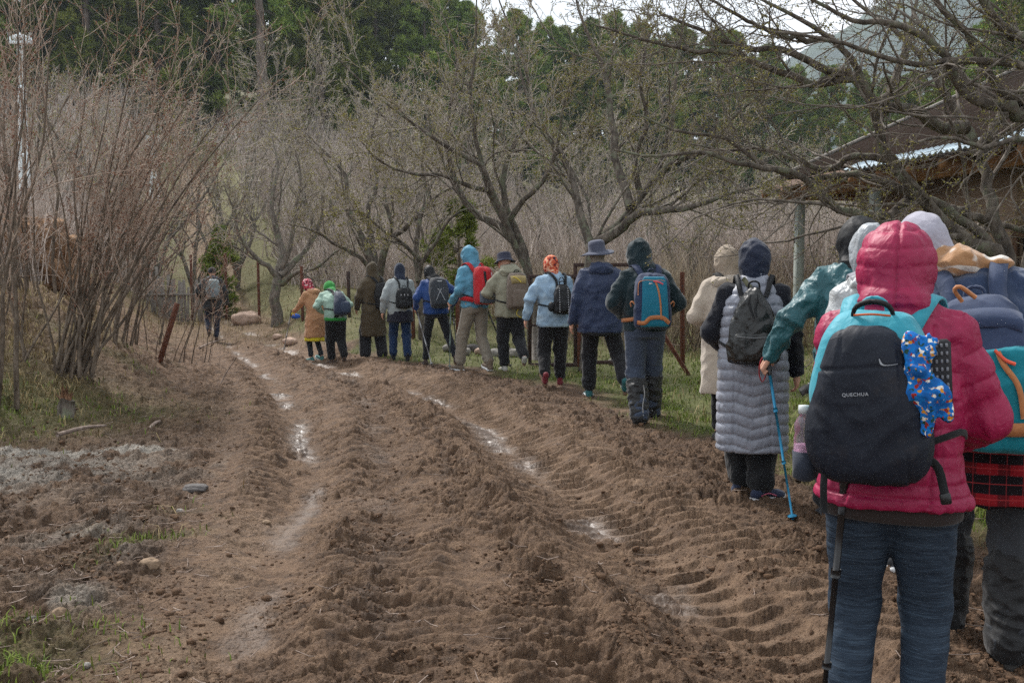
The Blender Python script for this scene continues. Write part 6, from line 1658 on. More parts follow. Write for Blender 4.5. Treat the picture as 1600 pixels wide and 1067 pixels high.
    p.ribbon([(cx + 0.15, by + 0.09, 1.03), (cx + 0.185, by + 0.10, 1.0), (cx + 0.205, by + 0.09, 0.93)], 0.024, 0.003, None, 0, 'hip_strap', STRAPM, root, 8, flat=(0, -1, 0.0))
    m = MB(); m.box((cx + 0.208, by + 0.088, 0.915), (0.030, 0.010, 0.034), roty(-0.2), 0.004); m.build('buckle', BUCKLE, root, False, xf=p.fin)
    p.ribbon([(cx - 0.115, by + 0.03, z0 + 0.03), (cx - 0.118, by + 0.02, z0 - 0.03), (cx - 0.116, by + 0.03, z0 - 0.11)], 0.020, 0.003, None, 0, 'tail_strap', STRAPM, root, 8, flat=(0, -1, 0.0))
    m = MB(); m.tube([(cx - 0.06, yc + 0.0, z1 - 0.03), (cx - 0.045, yc - 0.02, z1 + 0.012), (cx, yc - 0.025, z1 + 0.028), (cx + 0.045, yc - 0.02, z1 + 0.014), (cx + 0.06, yc, z1 - 0.03)], [0.004, 0.008, 0.009, 0.008, 0.004], 8, 16); m.build('haul_loop', BLACKN, root, xf=p.fin)
    OR = plain('orange_cord', lin(198, 96, 50), 0.7, 0.1, 10, 0.0)
    m = MB(); m.tube([(cx - 0.05, yc - 0.03, z1 - 0.012), (cx, yc - 0.045, z1 - 0.008), (cx + 0.05, yc - 0.03, z1 - 0.012)], 0.0035, 6, 10); m.build('zipper', OR, root, xf=p.fin)
    m = MB(); th = np.linspace(0, 6.28, 18); c0 = np.array([cx + 0.118, by + 0.012, z0 + 0.325])
    for k in (0, 0.5): m.tube([c0 + [0.016 * math.cos(t), -0.004 + 0.004 * math.sin(t + k), 0.018 * math.sin(t) - k * 0.004] for t in th], 0.003, 6)
    m.build('cord_ring', OR, root, xf=p.fin)
    # bandana knotted to the pack
    BN = NT('printed_bandana', 0.8, 0.25); v = BN.coord('Object', (1, 1, 1))
    vo = BN.n('ShaderNodeTexVoronoi', Scale=110.0); BN.l(v, vo.inputs['Vector']); hs = BN.n('ShaderNodeSeparateColor'); BN.l(vo.outputs['Color'], hs.inputs['Color'])
    spots = BN.ramp(hs.outputs[0], [(0.0, lin(24, 110, 190)), (0.40, lin(20, 120, 196)), (0.48, lin(206, 140, 40)), (0.60, lin(150, 44, 36)), (0.70, lin(232, 226, 216)), (0.80, lin(34, 70, 60)), (0.90, lin(20, 116, 192))])
    spots.node.color_ramp.interpolation = 'CONSTANT'
    BN.color(BN.mix(BN.ramp(BN.noise(48, 3, 0.6, v), [(0.46, 0.0), (0.5, 1.0)]), lin(20, 92, 164), spots)); BN.bump(BN.noise(30, 4, 0.6, v), 0.006, 0.6)
    s = S(0.012); x0 = cx + 0.150; zt = z0 + 0.40
    s.cap((x0 - 0.030, by + 0.010, zt + 0.00), (x0 - 0.022, by - 0.008, zt - 0.075), 0.026, 0.014, sq=(1.3, 0.6, 1)); s.cap((x0 + 0.008, by + 0.02, zt - 0.0), (x0 - 0.016, by - 0.008, zt - 0.075), 0.016, 0.012, sq=(1.2, 0.6, 1))
    s.ell((x0 - 0.020, by - 0.012, zt - 0.085), (0.026, 0.020, 0.022)); s.cap((x0 - 0.04, by - 0.008, zt - 0.09), (x0 - 0.066, by + 0.0, zt - 0.148), 0.018, 0.026, sq=(1.2, 0.6, 1))
    s.cap((x0 - 0.012, by - 0.01, zt - 0.095), (x0 + 0.022, by + 0.0, zt - 0.15), 0.018, 0.030, sq=(1.3, 0.5, 1)); s.cap((x0 + 0.022, by + 0.002, zt - 0.15), (x0 + 0.058, by + 0.02, zt - 0.205), 0.028, 0.012, sq=(1.2, 0.5, 1)); s.cap((x0 + 0.0, by + 0.0, zt - 0.14), (x0 + 0.006, by + 0.006, zt - 0.245), 0.028, 0.018, sq=(1.2, 0.5, 1))
    V, Q = sdf_mesh(s, 0.0042, folds(0.011, 17, 8, 5)); e = p.top('bandana', 'blue bandana with colourful print knotted to the side of the big teal backpack', 'bandana'); mesh_np('cloth', p.fin(V), Q, BN.m, e)
    # dimpled sandal pushed into the side pocket
    e = p.top('sandal', 'black dimpled sandal sole sticking out of the side pocket of the big teal backpack', 'sandal'); m = MB(); R = roty(-0.06) @ rotz(0.25); c0 = np.array([cx + 0.172, by + 0.050, z0 + 0.31])
    m.box(c0, (0.088, 0.026, 0.19), R, 0.010); m.build('sole', plain('black_rubber', lin(40, 40, 44), 0.7, 0.1, 30), e, xf=p.fin)
    m = MB()
    for i in range(7):
        for j in range(4): m.box(c0 + R @ np.array([-0.012 + j * 0.014, -0.0145, 0.078 - i * 0.022]), (0.007, 0.004, 0.011), R, 0.0015)
    m.build('tread_dots', plain('grey_rubber', lin(120, 122, 128), 0.6, 0.1, 30, 0), e, xf=p.fin)
    o = e.children[-1]; o['kind'] = 'stuff'
    # water bottle in the left side pocket
    e = p.top('water_bottle', 'clear plastic water bottle in the left side pocket of the big teal backpack', 'bottle'); bx_, by_ = cx - 0.188, by + 0.10
    prof = [(0.96, 0.004), (0.962, 0.026), (0.975, 0.030), (1.06, 0.030), (1.075, 0.027), (1.09, 0.030), (1.105, 0.029), (1.12, 0.020), (1.128, 0.015), (1.138, 0.015)]
    def lathe(prof, x, y, n=24):
        th = np.linspace(0, 2 * math.pi, n, endpoint=False); V = np.array([[x + r * math.cos(t), y + r * math.sin(t), z] for z, r in prof for t in th]); i = np.arange(len(prof) * n).reshape(-1, n); nx_ = np.roll(i, -1, 1)
        return V, [np.stack([i[:-1], nx_[:-1], nx_[1:], i[1:]], -1).reshape(-1, 4), i[-1:], i[:1, ::-1]]
    PL = NT('bottle_plastic', 0.12, 0.5); PL.b.inputs['Transmission Weight'].default_value = 0.85; PL.b.inputs['IOR'].default_value = 1.2; PL.color(lin(226, 214, 226))
    V, F = lathe(prof, bx_, by_); mesh_np('bottle_body', p.fin(V), F, PL.m, e); V, F = lathe([(0.965, 0.004), (0.968, 0.024), (1.04, 0.026), (1.045, 0.004)], bx_, by_); mesh_np('drink', p.fin(V), F, plain('pink_drink', lin(196, 150, 176), 0.3, 0.15, 20, 0), e)
    V, F = lathe([(1.132, 0.004), (1.134, 0.0185), (1.158, 0.0180), (1.160, 0.004)], bx_, by_); mesh_np('cap', p.fin(V), F, plain('white_cap', lin(190, 196, 198), 0.5, 0.05, 10, 0), e)
    m = MB(); V, F = lathe([(0.93, 0.02), (0.94, 0.036), (1.02, 0.038), (1.02, 0.034), (0.94, 0.032)], bx_ + 0.004, by_ + 0.004); mesh_np('side_pocket', p.fin(V), F[:1], cloth('mesh_pocket', lin(44, 50, 62), 0.8, fdist=0.004), root)
    # black pole at her left
    t0 = gp(1276, 1190); t0[2] = gz(t0[0], t0[1]) - 0.03; tp = dp(1322, 735, 2.86)
    trek_pole('black trekking pole at the left leg of the person in magenta', tp, t0, plain('black_alu', lin(30, 30, 32), 0.35, 0.05, 10, 0, 0.5), r=0.0095)
    return p
p_magenta()

# ---- navy fleece, white-grey hood, teal pack, plaid shirt (right edge)
def p_navyfleece():
    p = Person(1535, 1050, 1.70, 3, 'person in a navy fleece, pale lilac-grey hood and tan striped scarf, at the right edge', d=3.75, x=1.80, lean=13, side=-8, headoff=(-0.15, 0.03), feet=((-0.13, 0.12, 0, 0), (0.10, -0.12, 0, 0)))
    p.set_arms(((-0.15, 0.24, 1.05), (-1, -0.3, -0.3)), ((0.22, 0.20, 0.98), (1.0, -0.5, -0.2)))
    p.make_body()
    GR = cloth('grey_hiking_trousers', lin(50, 52, 56), 0.8, 400, 0.0006, 0.12, 10, 0.012)
    p.make_legs(GR, 0.100, 0.080, 0.082, 0.0, (0.18, 0.125))
    g_ = S(0.02)
    for hip, kn, an, _ in p.legs: g_.cap(an + unit(kn - an) * 0.26, an + [0, 0, -0.01], 0.098, 0.088, k=0.02)
    p.add('gaiters', g_, cloth('black_gaiter', lin(18, 18, 20), 0.6, spec=0.35, fdist=0.012), disp=folds(0.009, 7, 14, 2), bend=False)
    p.make_shoes(cloth('boot_black', lin(30, 30, 32), 0.6, fdist=0.0), SOLE_D, True, SOLE_W)
    PLD = NT('red_plaid', 0.9, 0.15)
    def band(ax, freq, lo, hi):
        sp = PLD.n('ShaderNodeSeparateXYZ'); PLD.l(PLD.coord('Object'), sp.inputs['Vector']); a = PLD.math('FRACT', PLD.math('MULTIPLY', sp.outputs[ax], freq)); return PLD.ramp(a, [(0.0, 0.0), (lo, 0.0), (lo + 0.03, 1.0), (hi, 1.0), (hi + 0.03, 0.0)])
    z = band(2, 9.0, 0.35, 0.72); x = band(0, 9.0, 0.3, 0.66); zt = band(2, 18.0, 0.1, 0.16); xt = band(0, 18.0, 0.1, 0.16)
    c = PLD.mix(z, lin(26, 20, 24), lin(128, 24, 32)); c = PLD.mix(PLD.math('MULTIPLY', x, 0.6), c, lin(24, 18, 22)); c = PLD.mix(PLD.math('MULTIPLY', zt, 0.6), c, lin(176, 60, 62)); c = PLD.mix(PLD.math('MULTIPLY', xt, 0.5), c, lin(150, 48, 52))
    PLD.color(c); PLD.bump(PLD.noise(8, 3, 0.5), 0.015, 0.7); PLD.bump(PLD.noise(300, 2), 0.001, 0.5)
    s = S(0.03); s.stack([(0.585, 0, 0.0, 0.245, 0.185), (0.75, 0, 0, 0.232, 0.17), (0.95, 0, 0, 0.205, 0.145), (1.1, 0, 0, 0.19, 0.13)]); p.add('plaid_shirt', s, PLD.m, disp=folds(0.010, 4, 2, 5))
    NF = cloth('navy_fleece', lin(44, 58, 84), 0.95, 300, 0.002, 0.12, 8, 0.012, sheen=0.4)
    s = p.jacket_sdf(0.88, (0.215, 0.155), (0.205, 0.145), (0.215, 0.15), (0.20, 0.12), (0.095, 0.082, 0.062)); p.add('fleece', s, NF, disp=folds(0.008, 5, 6, 6))
    LH = cloth('lilac_grey_cotton', lin(158, 156, 168), 0.9, 300, 0.001, 0.06, 10, 0.010)
    p.hood(LH, (0.108, 0.13, 0.128), disp=folds(0.006, 8, 9, 2), neck=0.06, drape=False, low=1.46, off=(0, 0, 0.01))
    SF = NT('tan_scarf', 0.95, 0.1); wv = SF.n('ShaderNodeTexNoise', Scale=7.0, Distortion=0.8, Detail=1.0); SF.l(SF.coord('Object', (1.0, 1.0, 1.8)), wv.inputs['Vector'])
    SF.color(SF.ramp(wv.outputs['Fac'], [(0.0, lin(150, 110, 76)), (0.53, lin(162, 122, 86)), (0.57, lin(206, 198, 188)), (1.0, lin(214, 206, 196))])); SF.bump(SF.noise(160, 3), 0.004, 0.8); SF.bump(SF.noise(16, 3), 0.012, 0.6); SF.b.inputs['Sheen Weight'].default_value = 0.4
    s = S(0.03); s.cap((-0.13, -0.02, 1.50), (-0.03, -0.075, 1.485), 0.050, 0.052); s.cap((-0.03, -0.075, 1.485), (0.09, -0.03, 1.455), 0.050, 0.034); s.cap((0.12, -0.03, 1.46), (0.09, 0.09, 1.44), 0.036, 0.036); s.cap((-0.11, -0.02, 1.475), (-0.07, 0.10, 1.44), 0.042, 0.04)
    s.cap((0.0, -0.05, 1.50), (-0.08, -0.02, 1.54), 0.045, 0.035); p.add('scarf', s, SF.m, disp=folds(0.010, 9, 12, 7))
    TEAL = cloth('teal_canvas', lin(16, 116, 130), 0.7, 500, 0.0008, 0.10, 7, 0.014); NV = cloth('navy_canvas', lin(48, 60, 86), 0.75, 500, 0.0008, 0.10, 9, 0.010); TAN = cloth('tan_leather', lin(170, 112, 70), 0.6, 60, 0.0006, 0.1, 9, 0.0)
    root = p.pack('teal and navy hiking backpack with tan zip on the navy fleece at the right edge', dict(body=NV, strap=NV), c=(0.0, 1.07), w_=0.33, h=0.50, d=0.20, taper=(0.74, 1.0, 0.95), strapw=0.065, e=3.4)
    cx, yc, z0, z1, ww, d = p.pk_geo; by = yc - d / 2
    s2 = S(0.015); s2.stack([(z0 - 0.008, cx, yc - 0.0, 0.16, 0.095), (z0 + 0.03, cx, yc - 0.004, 0.178, 0.108), (z0 + 0.18, cx, yc - 0.006, 0.179, 0.110), (z0 + 0.305, cx, yc - 0.002, 0.172, 0.109), (z0 + 0.312, cx, yc, 0.160, 0.100)], e=3.4)
    p.add('front_panel', s2, TEAL, root, disp=folds(0.006, 6, 4, 3)); p.on_pack([(cx - 0.20, z0 + 0.085), (cx - 0.08, z0 + 0.075), (cx + 0.08, z0 + 0.075), (cx + 0.20, z0 + 0.085)], 0.042, 'base_band', TAN, 0.003, 0.006, sdf=s2)
    p.on_pack([(cx + 0.03, z0 + 0.30), (cx + 0.045, z0 + 0.26), (cx + 0.085, z0 + 0.20), (cx + 0.10, z0 + 0.11)], 0.018, 'zip_band', TAN, 0.003, 0.006, sdf=s2)
    p.on_pack([(cx + 0.02, z0 + 0.305), (cx + 0.05, z0 + 0.275), (cx + 0.08, z0 + 0.262)], 0.010, 'zipper_pull', plain('coral_cord', lin(206, 84, 60), 0.6, 0.1, 9, 0), 0.003, 0.012, sdf=s2)
    p.on_pack([(cx - 0.15, z0 + 0.43), (cx, z0 + 0.44), (cx + 0.15, z0 + 0.41)], 0.07, 'lid_flap', NV, 0.003, 0.004)
    m = MB(); m.tube([(cx - 0.055, by + 0.0, z1 - 0.035), (cx - 0.075, by - 0.03, z1 - 0.0), (cx - 0.055, by - 0.035, z1 + 0.008), (cx - 0.01, by - 0.01, z1 - 0.03)], 0.008, 6, 14); m.build('pull_loop', TAN, root, xf=p.fin)
    WH = plain('logo_white', lin(206, 210, 214), 0.6, 0.02, 5, 0.0); m = MB()
    m.tube([(cx - 0.085, 0, z0 + 0.235), (cx - 0.072, 0, z0 + 0.262), (cx - 0.066, 0, z0 + 0.240), (cx - 0.054, 0, z0 + 0.260), (cx - 0.048, 0, z0 + 0.244), (cx - 0.032, 0, z0 + 0.250)], [0.001, 0.003, 0.0028, 0.0028, 0.0025, 0.001], 5, 20)
    def lx(V):
        V = V.copy(); V[:, 1] = by - 0.03
        for _ in range(10): V[:, 1] += s2.eval(V) * 0.8 - 0.003
        return p.fin(V)
    m.build('logo', WH, root, xf=lx)
    # tan round disc hanging between the two
    e = p.top('round_disc', 'round tan disc with a dark rim hanging at the left hip of the navy fleece', 'disc'); c0 = np.array([-0.215, -0.13, 0.845]); th = np.linspace(0, 2 * math.pi, 40, endpoint=False)
    R = rotz(-0.2)
    def disc(r, y0, y1, name, mat, par):
        V = np.array([c0 + R @ np.array([r * math.cos(t), y, r * math.sin(t)]) for y in (y0, y1) for t in th]); i = np.arange(80).reshape(2, 40); nx_ = np.roll(i, -1, 1); return mesh_np(name, p.fin(V, False), [np.stack([i[0], nx_[0], nx_[1], i[1]], 1), i[:1, ::-1], i[1:]], mat, par, smooth=False)
    disc(0.13, -0.010, 0.03, 'face', cloth('drum_tan', lin(150, 122, 96), 0.8, fdist=0.0), e); disc(0.136, -0.004, 0.024, 'rim', plain('disc_rim', lin(80, 60, 46), 0.6, 0.1, 9, 0), e)
    return p
p_navyfleece()

# ---- black and white soled shoe seen between the leggings belongs to the silver-hood person
def p_silver():
    p = Person(1352, 900, 1.66, 0, 'person in a silver-grey rain hood, mostly hidden behind the magenta jacket', d=5.0, x=1.845, headoff=(-0.02, 0.03), lean=4, feet=((-0.10, 0.05, 0, 0), (0.10, -0.15, 0, 0)), side=-2)
    p.set_arms(FRONT(-1), FRONT(1)); p.make_body()
    p.make_legs(cloth('black_trousers_a', lin(28, 28, 30))); p.make_shoes(cloth('shoe_dark_grey', lin(52, 54, 58), 0.7, fdist=0), SOLE_W)
    SV = cloth('silver_rain', lin(176, 180, 182), 0.42, 200, 0.0006, 0.05, 18, 0.016, spec=0.5); s = p.jacket_sdf(0.84, slv=(0.078, 0.066, 0.055)); p.add('jacket', s, SV, disp=folds(0.006, 5, 7, 4))
    p.hood(cloth('grey_rain_hood', lin(142, 148, 154), 0.45, 200, 0.0006, 0.06, 16, 0.014, spec=0.5), (0.112, 0.135, 0.140), peak=1, nape=0.0, disp=folds(0.008, 9, 7, 6))
    c = S(0.03); c.stack([(1.37, 0, -0.02, 0.12, 0.11), (1.43, 0, -0.02, 0.135, 0.12), (1.475, 0, -0.01, 0.11, 0.10)]); p.add('folded_hood_collar', c, SV, disp=folds(0.012, 12, 12, 9))
    root = p.pack('grey and black backpack mostly hidden behind the magenta jacket', dict(body=BLACKN, strap=cloth('grey_strap', lin(142, 142, 150), fdist=0)), c=(0.03, 1.14), w_=0.28, h=0.42, d=0.15, strapw=0.07)
    tip = gp(1335, 957); tip[2] = gz(tip[0], tip[1]) - 0.02; trek_pole('blue trekking pole between the black pole and the striped leggings', dp(1318, 745, 4.6), tip, BLUE_ALU, r=0.0085)
    tip = gp(1597, 884); tip[2] = gz(tip[0], tip[1]) - 0.02; trek_pole('blue trekking pole at the right edge behind the plaid shirt', dp(1588, 640, 5.0), tip, BLUE_ALU, r=0.0085)
p_silver()

# ---- teal rain jacket with black hood and blue pole
def p_teal():
    p = Person(1318, 797, 1.79, 6, 'person in a glossy teal rain jacket and black hood planting a blue pole', d=5.85, x=2.02, lean=4, headoff=(0.02, 0.03), feet=((-0.13, -0.02, 0, 0), (0.08, 0.15, 0, 0)))
    wr = np.array([-0.46, -0.02, 0.945]); p.set_arms((wr, (-0.4, -0.9, 0.2)), FRONT(1)); p.make_body(grip='L', palm={'L': (1, 0.1, -0.1), 'Lt': (0, 1, 0.6)}, curl=0.5)
    p.make_legs(cloth('black_trousers_b', lin(24, 24, 27)), 0.10, 0.08, 0.075); p.make_shoes(cloth('shoe_navy_b', lin(32, 36, 46), 0.6, fdist=0), SOLE_D)
    TR = cloth('teal_rain', lin(10, 78, 86), 0.5, 200, 0.0006, 0.10, 14, 0.022, spec=0.5); s = p.jacket_sdf(0.80, (0.225, 0.16), (0.215, 0.15), (0.225, 0.155), (0.20, 0.12), (0.098, 0.085, 0.06)); p.add('rain_jacket', s, TR, disp=folds(0.015, 7, 7, 5))
    p.hood(BLACKN, (0.122, 0.145, 0.142), disp=folds(0.006, 8, 8, 3), off=(0, 0, 0.0), low=1.46)
    h = p.world(p.arms['L'][2] + np.array([0.0, 0.02, -0.05])); tip = gp(1240, 822); tip[2] = gz(tip[0], tip[1]) - 0.02
    tp = h + np.array([-0.02, 0.0, 0.06]); trek_pole('bright blue trekking pole planted in the mud right of the long grey puffer vest', tp, tip, BLUE_ALU, loop=plain('red_cord', lin(140, 34, 44), 0.7, 0.1, 9, 0), r=0.0085)
p_teal()

# ---- long grey puffer vest
def p_vest():
    p = Person(1178, 783, 1.665, 1, 'person in a long grey puffer vest over black sleeves and a navy head cover', feet=((-0.07, 0.10, 0, 0), (0.06, -0.03, 0, 0)), headoff=(0.0, 0.02), footyaw=(-0.75, -0.95), headyaw=0)
    p.set_arms(((-0.20, 0.22, 1.00), (-0.7, -0.6, -0.8)), ((0.275, 0.04, 0.86), (0.4, -1, 0))); p.make_body(palm={'R': (-0.9, 0.3, 0), 'Rt': (-0.2, 1, 0)}, curl=0.45)
    BT = cloth('black_balloon_trousers', lin(26, 27, 30), 0.8, fdist=0.014); p.make_legs(BT, 0.105, 0.105, 0.088, 0.05, disp=folds(0.012, 6, 3, 8))
    p.make_shoes(cloth('navy_knit_shoe', lin(44, 52, 74), 0.8, 300, 0.001, fdist=0), SOLE_W, accent=plain('pink_trim', lin(176, 88, 110), 0.6, 0.05, 9, 0), lace=SOLE_W, size=1.05)
    BS = cloth('black_sleeves', lin(26, 28, 36), 0.9, 300, 0.0015, fdist=0.012); s = S(0.03)
    s.stack([(1.0, 0, 0, 0.16, 0.11), (1.3, 0, 0, 0.175, 0.115), (1.41, 0, 0, 0.15, 0.09)])
    for sh, el, w_ in p.arms.values(): s.cap(sh, el, 0.068, 0.066, k=0.03); s.cap(el, w_, 0.066, 0.052, k=0.03)
    p.add('sweater', s, BS, disp=folds(0.009, 6, 9, 4))
    GV = cloth('grey_puffer', lin(124, 128, 140), 0.42, 400, 0.0005, 0.07, 20, 0.007, spec=0.5, c2=lin(150, 154, 166)); arms = p.arms; p.arms = {}
    s = p.jacket_sdf(0.335, (0.232, 0.185), (0.222, 0.165), (0.212, 0.155), (0.185, 0.118), arms=False)
    s.cap((0, 0, 1.42), (0, 0.01, 1.49), 0.092, 0.082, k=0.03); p.arms = arms
    def zf(V):
        ax = np.abs(V[:, 0] - 0.0); side = np.clip(ax - 0.115, 0, 1); return V[:, 2] - 0.30 * np.minimum(ax, 0.118) + 0.10 * side
    pf = puff(zf, 0.014, 0.070, 2.0, fn_amp=0.003)
    p.add('puffer_vest', s, GV, disp=lambda V, N: pf(V, N) - 0.008 * np.exp(-((np.abs(V[:, 0]) - 0.118) / 0.006) ** 2) * (np.abs(N[:, 0]) < 0.8) * (V[:, 2] < 1.3), res=0.0085)
    p.hood(cloth('navy_satin', lin(26, 34, 54), 0.6, 400, 0.0004, 0.08, 12, 0.012), (0.106, 0.126, 0.132), neck=0.075, drape=False, low=1.47, disp=folds(0.007, 6, 10, 4))
    LE = cloth('black_leatherette', lin(26, 28, 28), 0.38, 90, 0.0015, 0.10, 10, 0.016, spec=0.5, sheen=0.0); OL = cloth('olive_strap', lin(88, 88, 66), 0.7, fdist=0)
    root = p.pack('soft black leather backpack with olive strap on the long grey puffer vest', dict(body=LE, pocket=LE, strap=BLACKN), c=(-0.005, 1.165), w_=0.335, h=0.49, d=0.17, taper=(0.30, 0.86, 1.0), strapw=0.034, e=2.4, fold=0.011, pocket=[(0.01, 1.035, 0.27, 0.20, 0.035)])
    cx, yc, z0, z1, ww, d = p.pk_geo
    p.on_pack([(cx - 0.105, z0 + 0.185), (cx, z0 + 0.175), (cx + 0.105, z0 + 0.185)], 0.008, 'zipper', plain('zip_grey', lin(96, 98, 100), 0.4, 0.05, 9, 0), 0.002, 0.004, sdf=p.pocket_sdf)
    p.on_pack([(cx - 0.05, z1 - 0.02), (cx - 0.02, z0 + 0.36), (cx + 0.0, z0 + 0.30)], 0.012, 'drawcord', BLACKN, 0.004, 0.006); p.on_pack([(cx + 0.03, z1 - 0.03), (cx + 0.01, z0 + 0.36), (cx + 0.02, z0 + 0.31)], 0.012, 'drawcord', BLACKN, 0.004, 0.006)
    p.ribbon([(-0.09, -0.11, 1.47), (0.0, -0.20, 1.40), (0.09, -0.22, 1.30), (0.16, -0.20, 1.14), (0.185, -0.12, 1.08)], 0.030, 0.003, p.top_sdf, 0.022, 'sling_strap', OL, root, 20)
p_vest()

# ---- beige coat
def p_beige():
    p = Person(1137, 697, 1.67, 2, 'person in a long beige coat and beige head scarf, left of the puffer vest', headoff=(-0.01, 0.02), feet=((-0.06, 0.08, 0, 0), (0.10, -0.05, 0, 0)))
    p.set_arms(((-0.20, 0.20, 1.04), (-0.6, -0.8, -0.6)), FRONT(1)); p.make_body(); p.make_legs(cloth('black_trousers_c', lin(28, 27, 28)), 0.085, 0.06, 0.05); p.make_shoes(cloth('shoe_black_c', lin(34, 34, 36), fdist=0), SOLE_D)
    BC = cloth('beige_wool', lin(176, 164, 150), 0.95, 160, 0.002, 0.05, 8, 0.010, sheen=0.3); s = p.jacket_sdf(0.435, (0.225, 0.17), (0.205, 0.15), (0.215, 0.15), (0.185, 0.115), (0.088, 0.078, 0.062))
    p.add('coat', s, BC, disp=folds(0.009, 5, 4, 5)); SC_ = cloth('beige_scarf', lin(160, 146, 130), 0.85, 300, 0.001, 0.06, 12, 0.012)
    p.hood(SC_, (0.112, 0.132, 0.135), neck=0.085, drape=False, low=1.46, disp=folds(0.008, 6, 12, 4))
    c = S(0.04); c.stack([(1.36, 0.01, -0.02, 0.15, 0.12), (1.42, 0.01, -0.02, 0.165, 0.13), (1.47, 0, -0.01, 0.13, 0.11)]); p.add('coat_hood', c, BC, disp=folds(0.012, 8, 8, 2))
    root = p.pack('small black backpack half hidden behind the person in the grey puffer vest', dict(body=BLACKN), c=(0.06, 1.12), w_=0.26, h=0.36, d=0.13, strapw=0.05)
p_beige()

# ---- dark green hoodie with teal pack
def p_hoodie():
    p = Person(1008, 664, 1.76, 8, 'person in a dark green hoodie, blue-grey trousers and black gaiters', headoff=(-0.045, 0.05), lean=5, feet=((-0.06, -0.12, 0, 0), (0.10, 0.20, 0, 0)))
    p.set_arms(((-0.20, 0.18, 1.02), (-0.75, -0.5, -0.7)), ((0.20, 0.18, 1.02), (0.75, -0.5, -0.7))); p.make_body()
    p.make_legs(cloth('bluegrey_trousers', lin(62, 72, 90), 0.8), 0.108, 0.088, 0.086, 0.0, (0.185, 0.13)); g_ = S(0.02)
    for hip, kn, an, _ in p.legs: g_.cap(an + unit(kn - an) * 0.29, an + [0, 0, -0.02], 0.102, 0.088, k=0.02)
    ga = p.add('gaiters', g_, cloth('black_gaiter_b', lin(28, 29, 31), 0.5, spec=0.4, fdist=0.012), disp=folds(0.010, 6, 16, 2), bend=False)
    pipe = plain('reflective_piping', lin(168, 170, 172), 0.4, 0.05, 9, 0); m = MB()
    for j, (hip, kn, an, _) in enumerate(p.legs): q = an + np.array([0.02 if j == 0 else -0.01, -0.095, 0]); m = MB(); m.tube([q + [0, 0, 0.29], q + [0.012, -0.002, 0.2], q + [-0.004, 0.002, 0.1], q + [0.004, 0.01, 0.0]], 0.0045, 5, 12); m.build('piping', pipe, ga, xf=lambda V: V * p.s)
    p.make_shoes(cloth('boot_dark', lin(44, 42, 42), fdist=0), SOLE_M, True)
    DG = cloth('dark_green_fleece', lin(22, 40, 46), 0.95, 240, 0.002, 0.10, 8, 0.012, sheen=0.3); s = p.jacket_sdf(0.86, (0.205, 0.15), (0.205, 0.145), (0.225, 0.155), (0.205, 0.12), (0.095, 0.085, 0.065)); p.add('hoodie', s, DG, disp=folds(0.010, 5, 7, 7))
    p.hood(DG, (0.122, 0.142, 0.140), peak=1, disp=folds(0.009, 7, 9, 1), neck=0.10, low=1.44, opening=True)
    TL = cloth('teal_pack_fabric', lin(18, 106, 132), 0.6, 300, 0.0008, 0.08, 9, 0.010); NV = cloth('navy_pack_fabric', lin(38, 50, 78), 0.7, 300, 0.0008, 0.08, 9, 0.010); TN = cloth('tan_trim', lin(172, 112, 72), 0.6, 60, 0.0005, 0.08, 9, 0)
    root = p.pack('teal and navy hiking backpack with tan trim on the dark green hoodie', dict(body=NV, strap=NV), c=(0.035, 1.14), w_=0.34, h=0.50, d=0.19, taper=(0.86, 0.98, 1.0), e=3.2, strapw=0.06)
    cx, yc, z0, z1, ww, d = p.pk_geo
    def ol(U, V): z = z0 + 0.02 + (0.44) * V; hw = 0.128 - 0.018 * V - 0.02 * (V > 0.93) * (V - 0.93) / 0.07; x = cx + 0.012 + (2 * U - 1) * hw; return x, z
    p.panel(ol, 'front_panel', TL, 0.004, 0.008)
    p.on_pack([(cx - 0.165, z0 + 0.06), (cx - 0.09, z0 + 0.055), (cx - 0.03, z0 + 0.10), (cx + 0.08, z0 + 0.10), (cx + 0.15, z0 + 0.055)], 0.036, 'base_band', TN, 0.003, 0.012)
    p.on_pack([(cx + 0.02, z1 - 0.075), (cx + 0.045, z0 + 0.33), (cx + 0.06, z0 + 0.22), (cx + 0.066, z0 + 0.11)], 0.016, 'zip_band', TN, 0.003, 0.012)
    p.on_pack([(cx + 0.0, z1 - 0.062), (cx + 0.05, z1 - 0.075), (cx + 0.09, z1 - 0.10)], 0.014, 'zipper_pull', plain('pink_cord', lin(190, 80, 96), 0.6, 0.1, 9, 0), 0.003, 0.014)
    p.on_pack([(cx - 0.155, z0 + 0.30), (cx - 0.145, z0 + 0.42), (cx - 0.10, z1 - 0.035), (cx + 0.02, z1 - 0.02), (cx + 0.11, z1 - 0.04)], 0.007, 'piping', TN, 0.003, 0.006)
    p.on_pack([(cx - 0.04, z0 + 0.40), (cx - 0.032, z0 + 0.415), (cx - 0.028, z0 + 0.402), (cx - 0.02, z0 + 0.412), (cx - 0.012, z0 + 0.402)], 0.006, 'logo', SOLE_W, 0.002, 0.012, n=16)
    for sg in (-1, 1): m = MB(); q = np.array([cx + sg * 0.165, yc - 0.02, z0 + 0.22]); m.tube([q, q + [sg * 0.02, 0, 0.02], q + [sg * 0.035, 0.02, 0.01], q + [sg * 0.03, 0.03, -0.02]], 0.007, 6, 10); m.build('side_loop', TN, root, xf=p.fin)
    p.ribbon([(cx - 0.16, yc, z0 + 0.09), (cx - 0.20, yc + 0.12, z0 + 0.08), (-0.20, 0.02, 0.96)], 0.035, 0.003, p.top_sdf, 0.01, 'hip_belt', TN, root, 12)
p_hoodie()

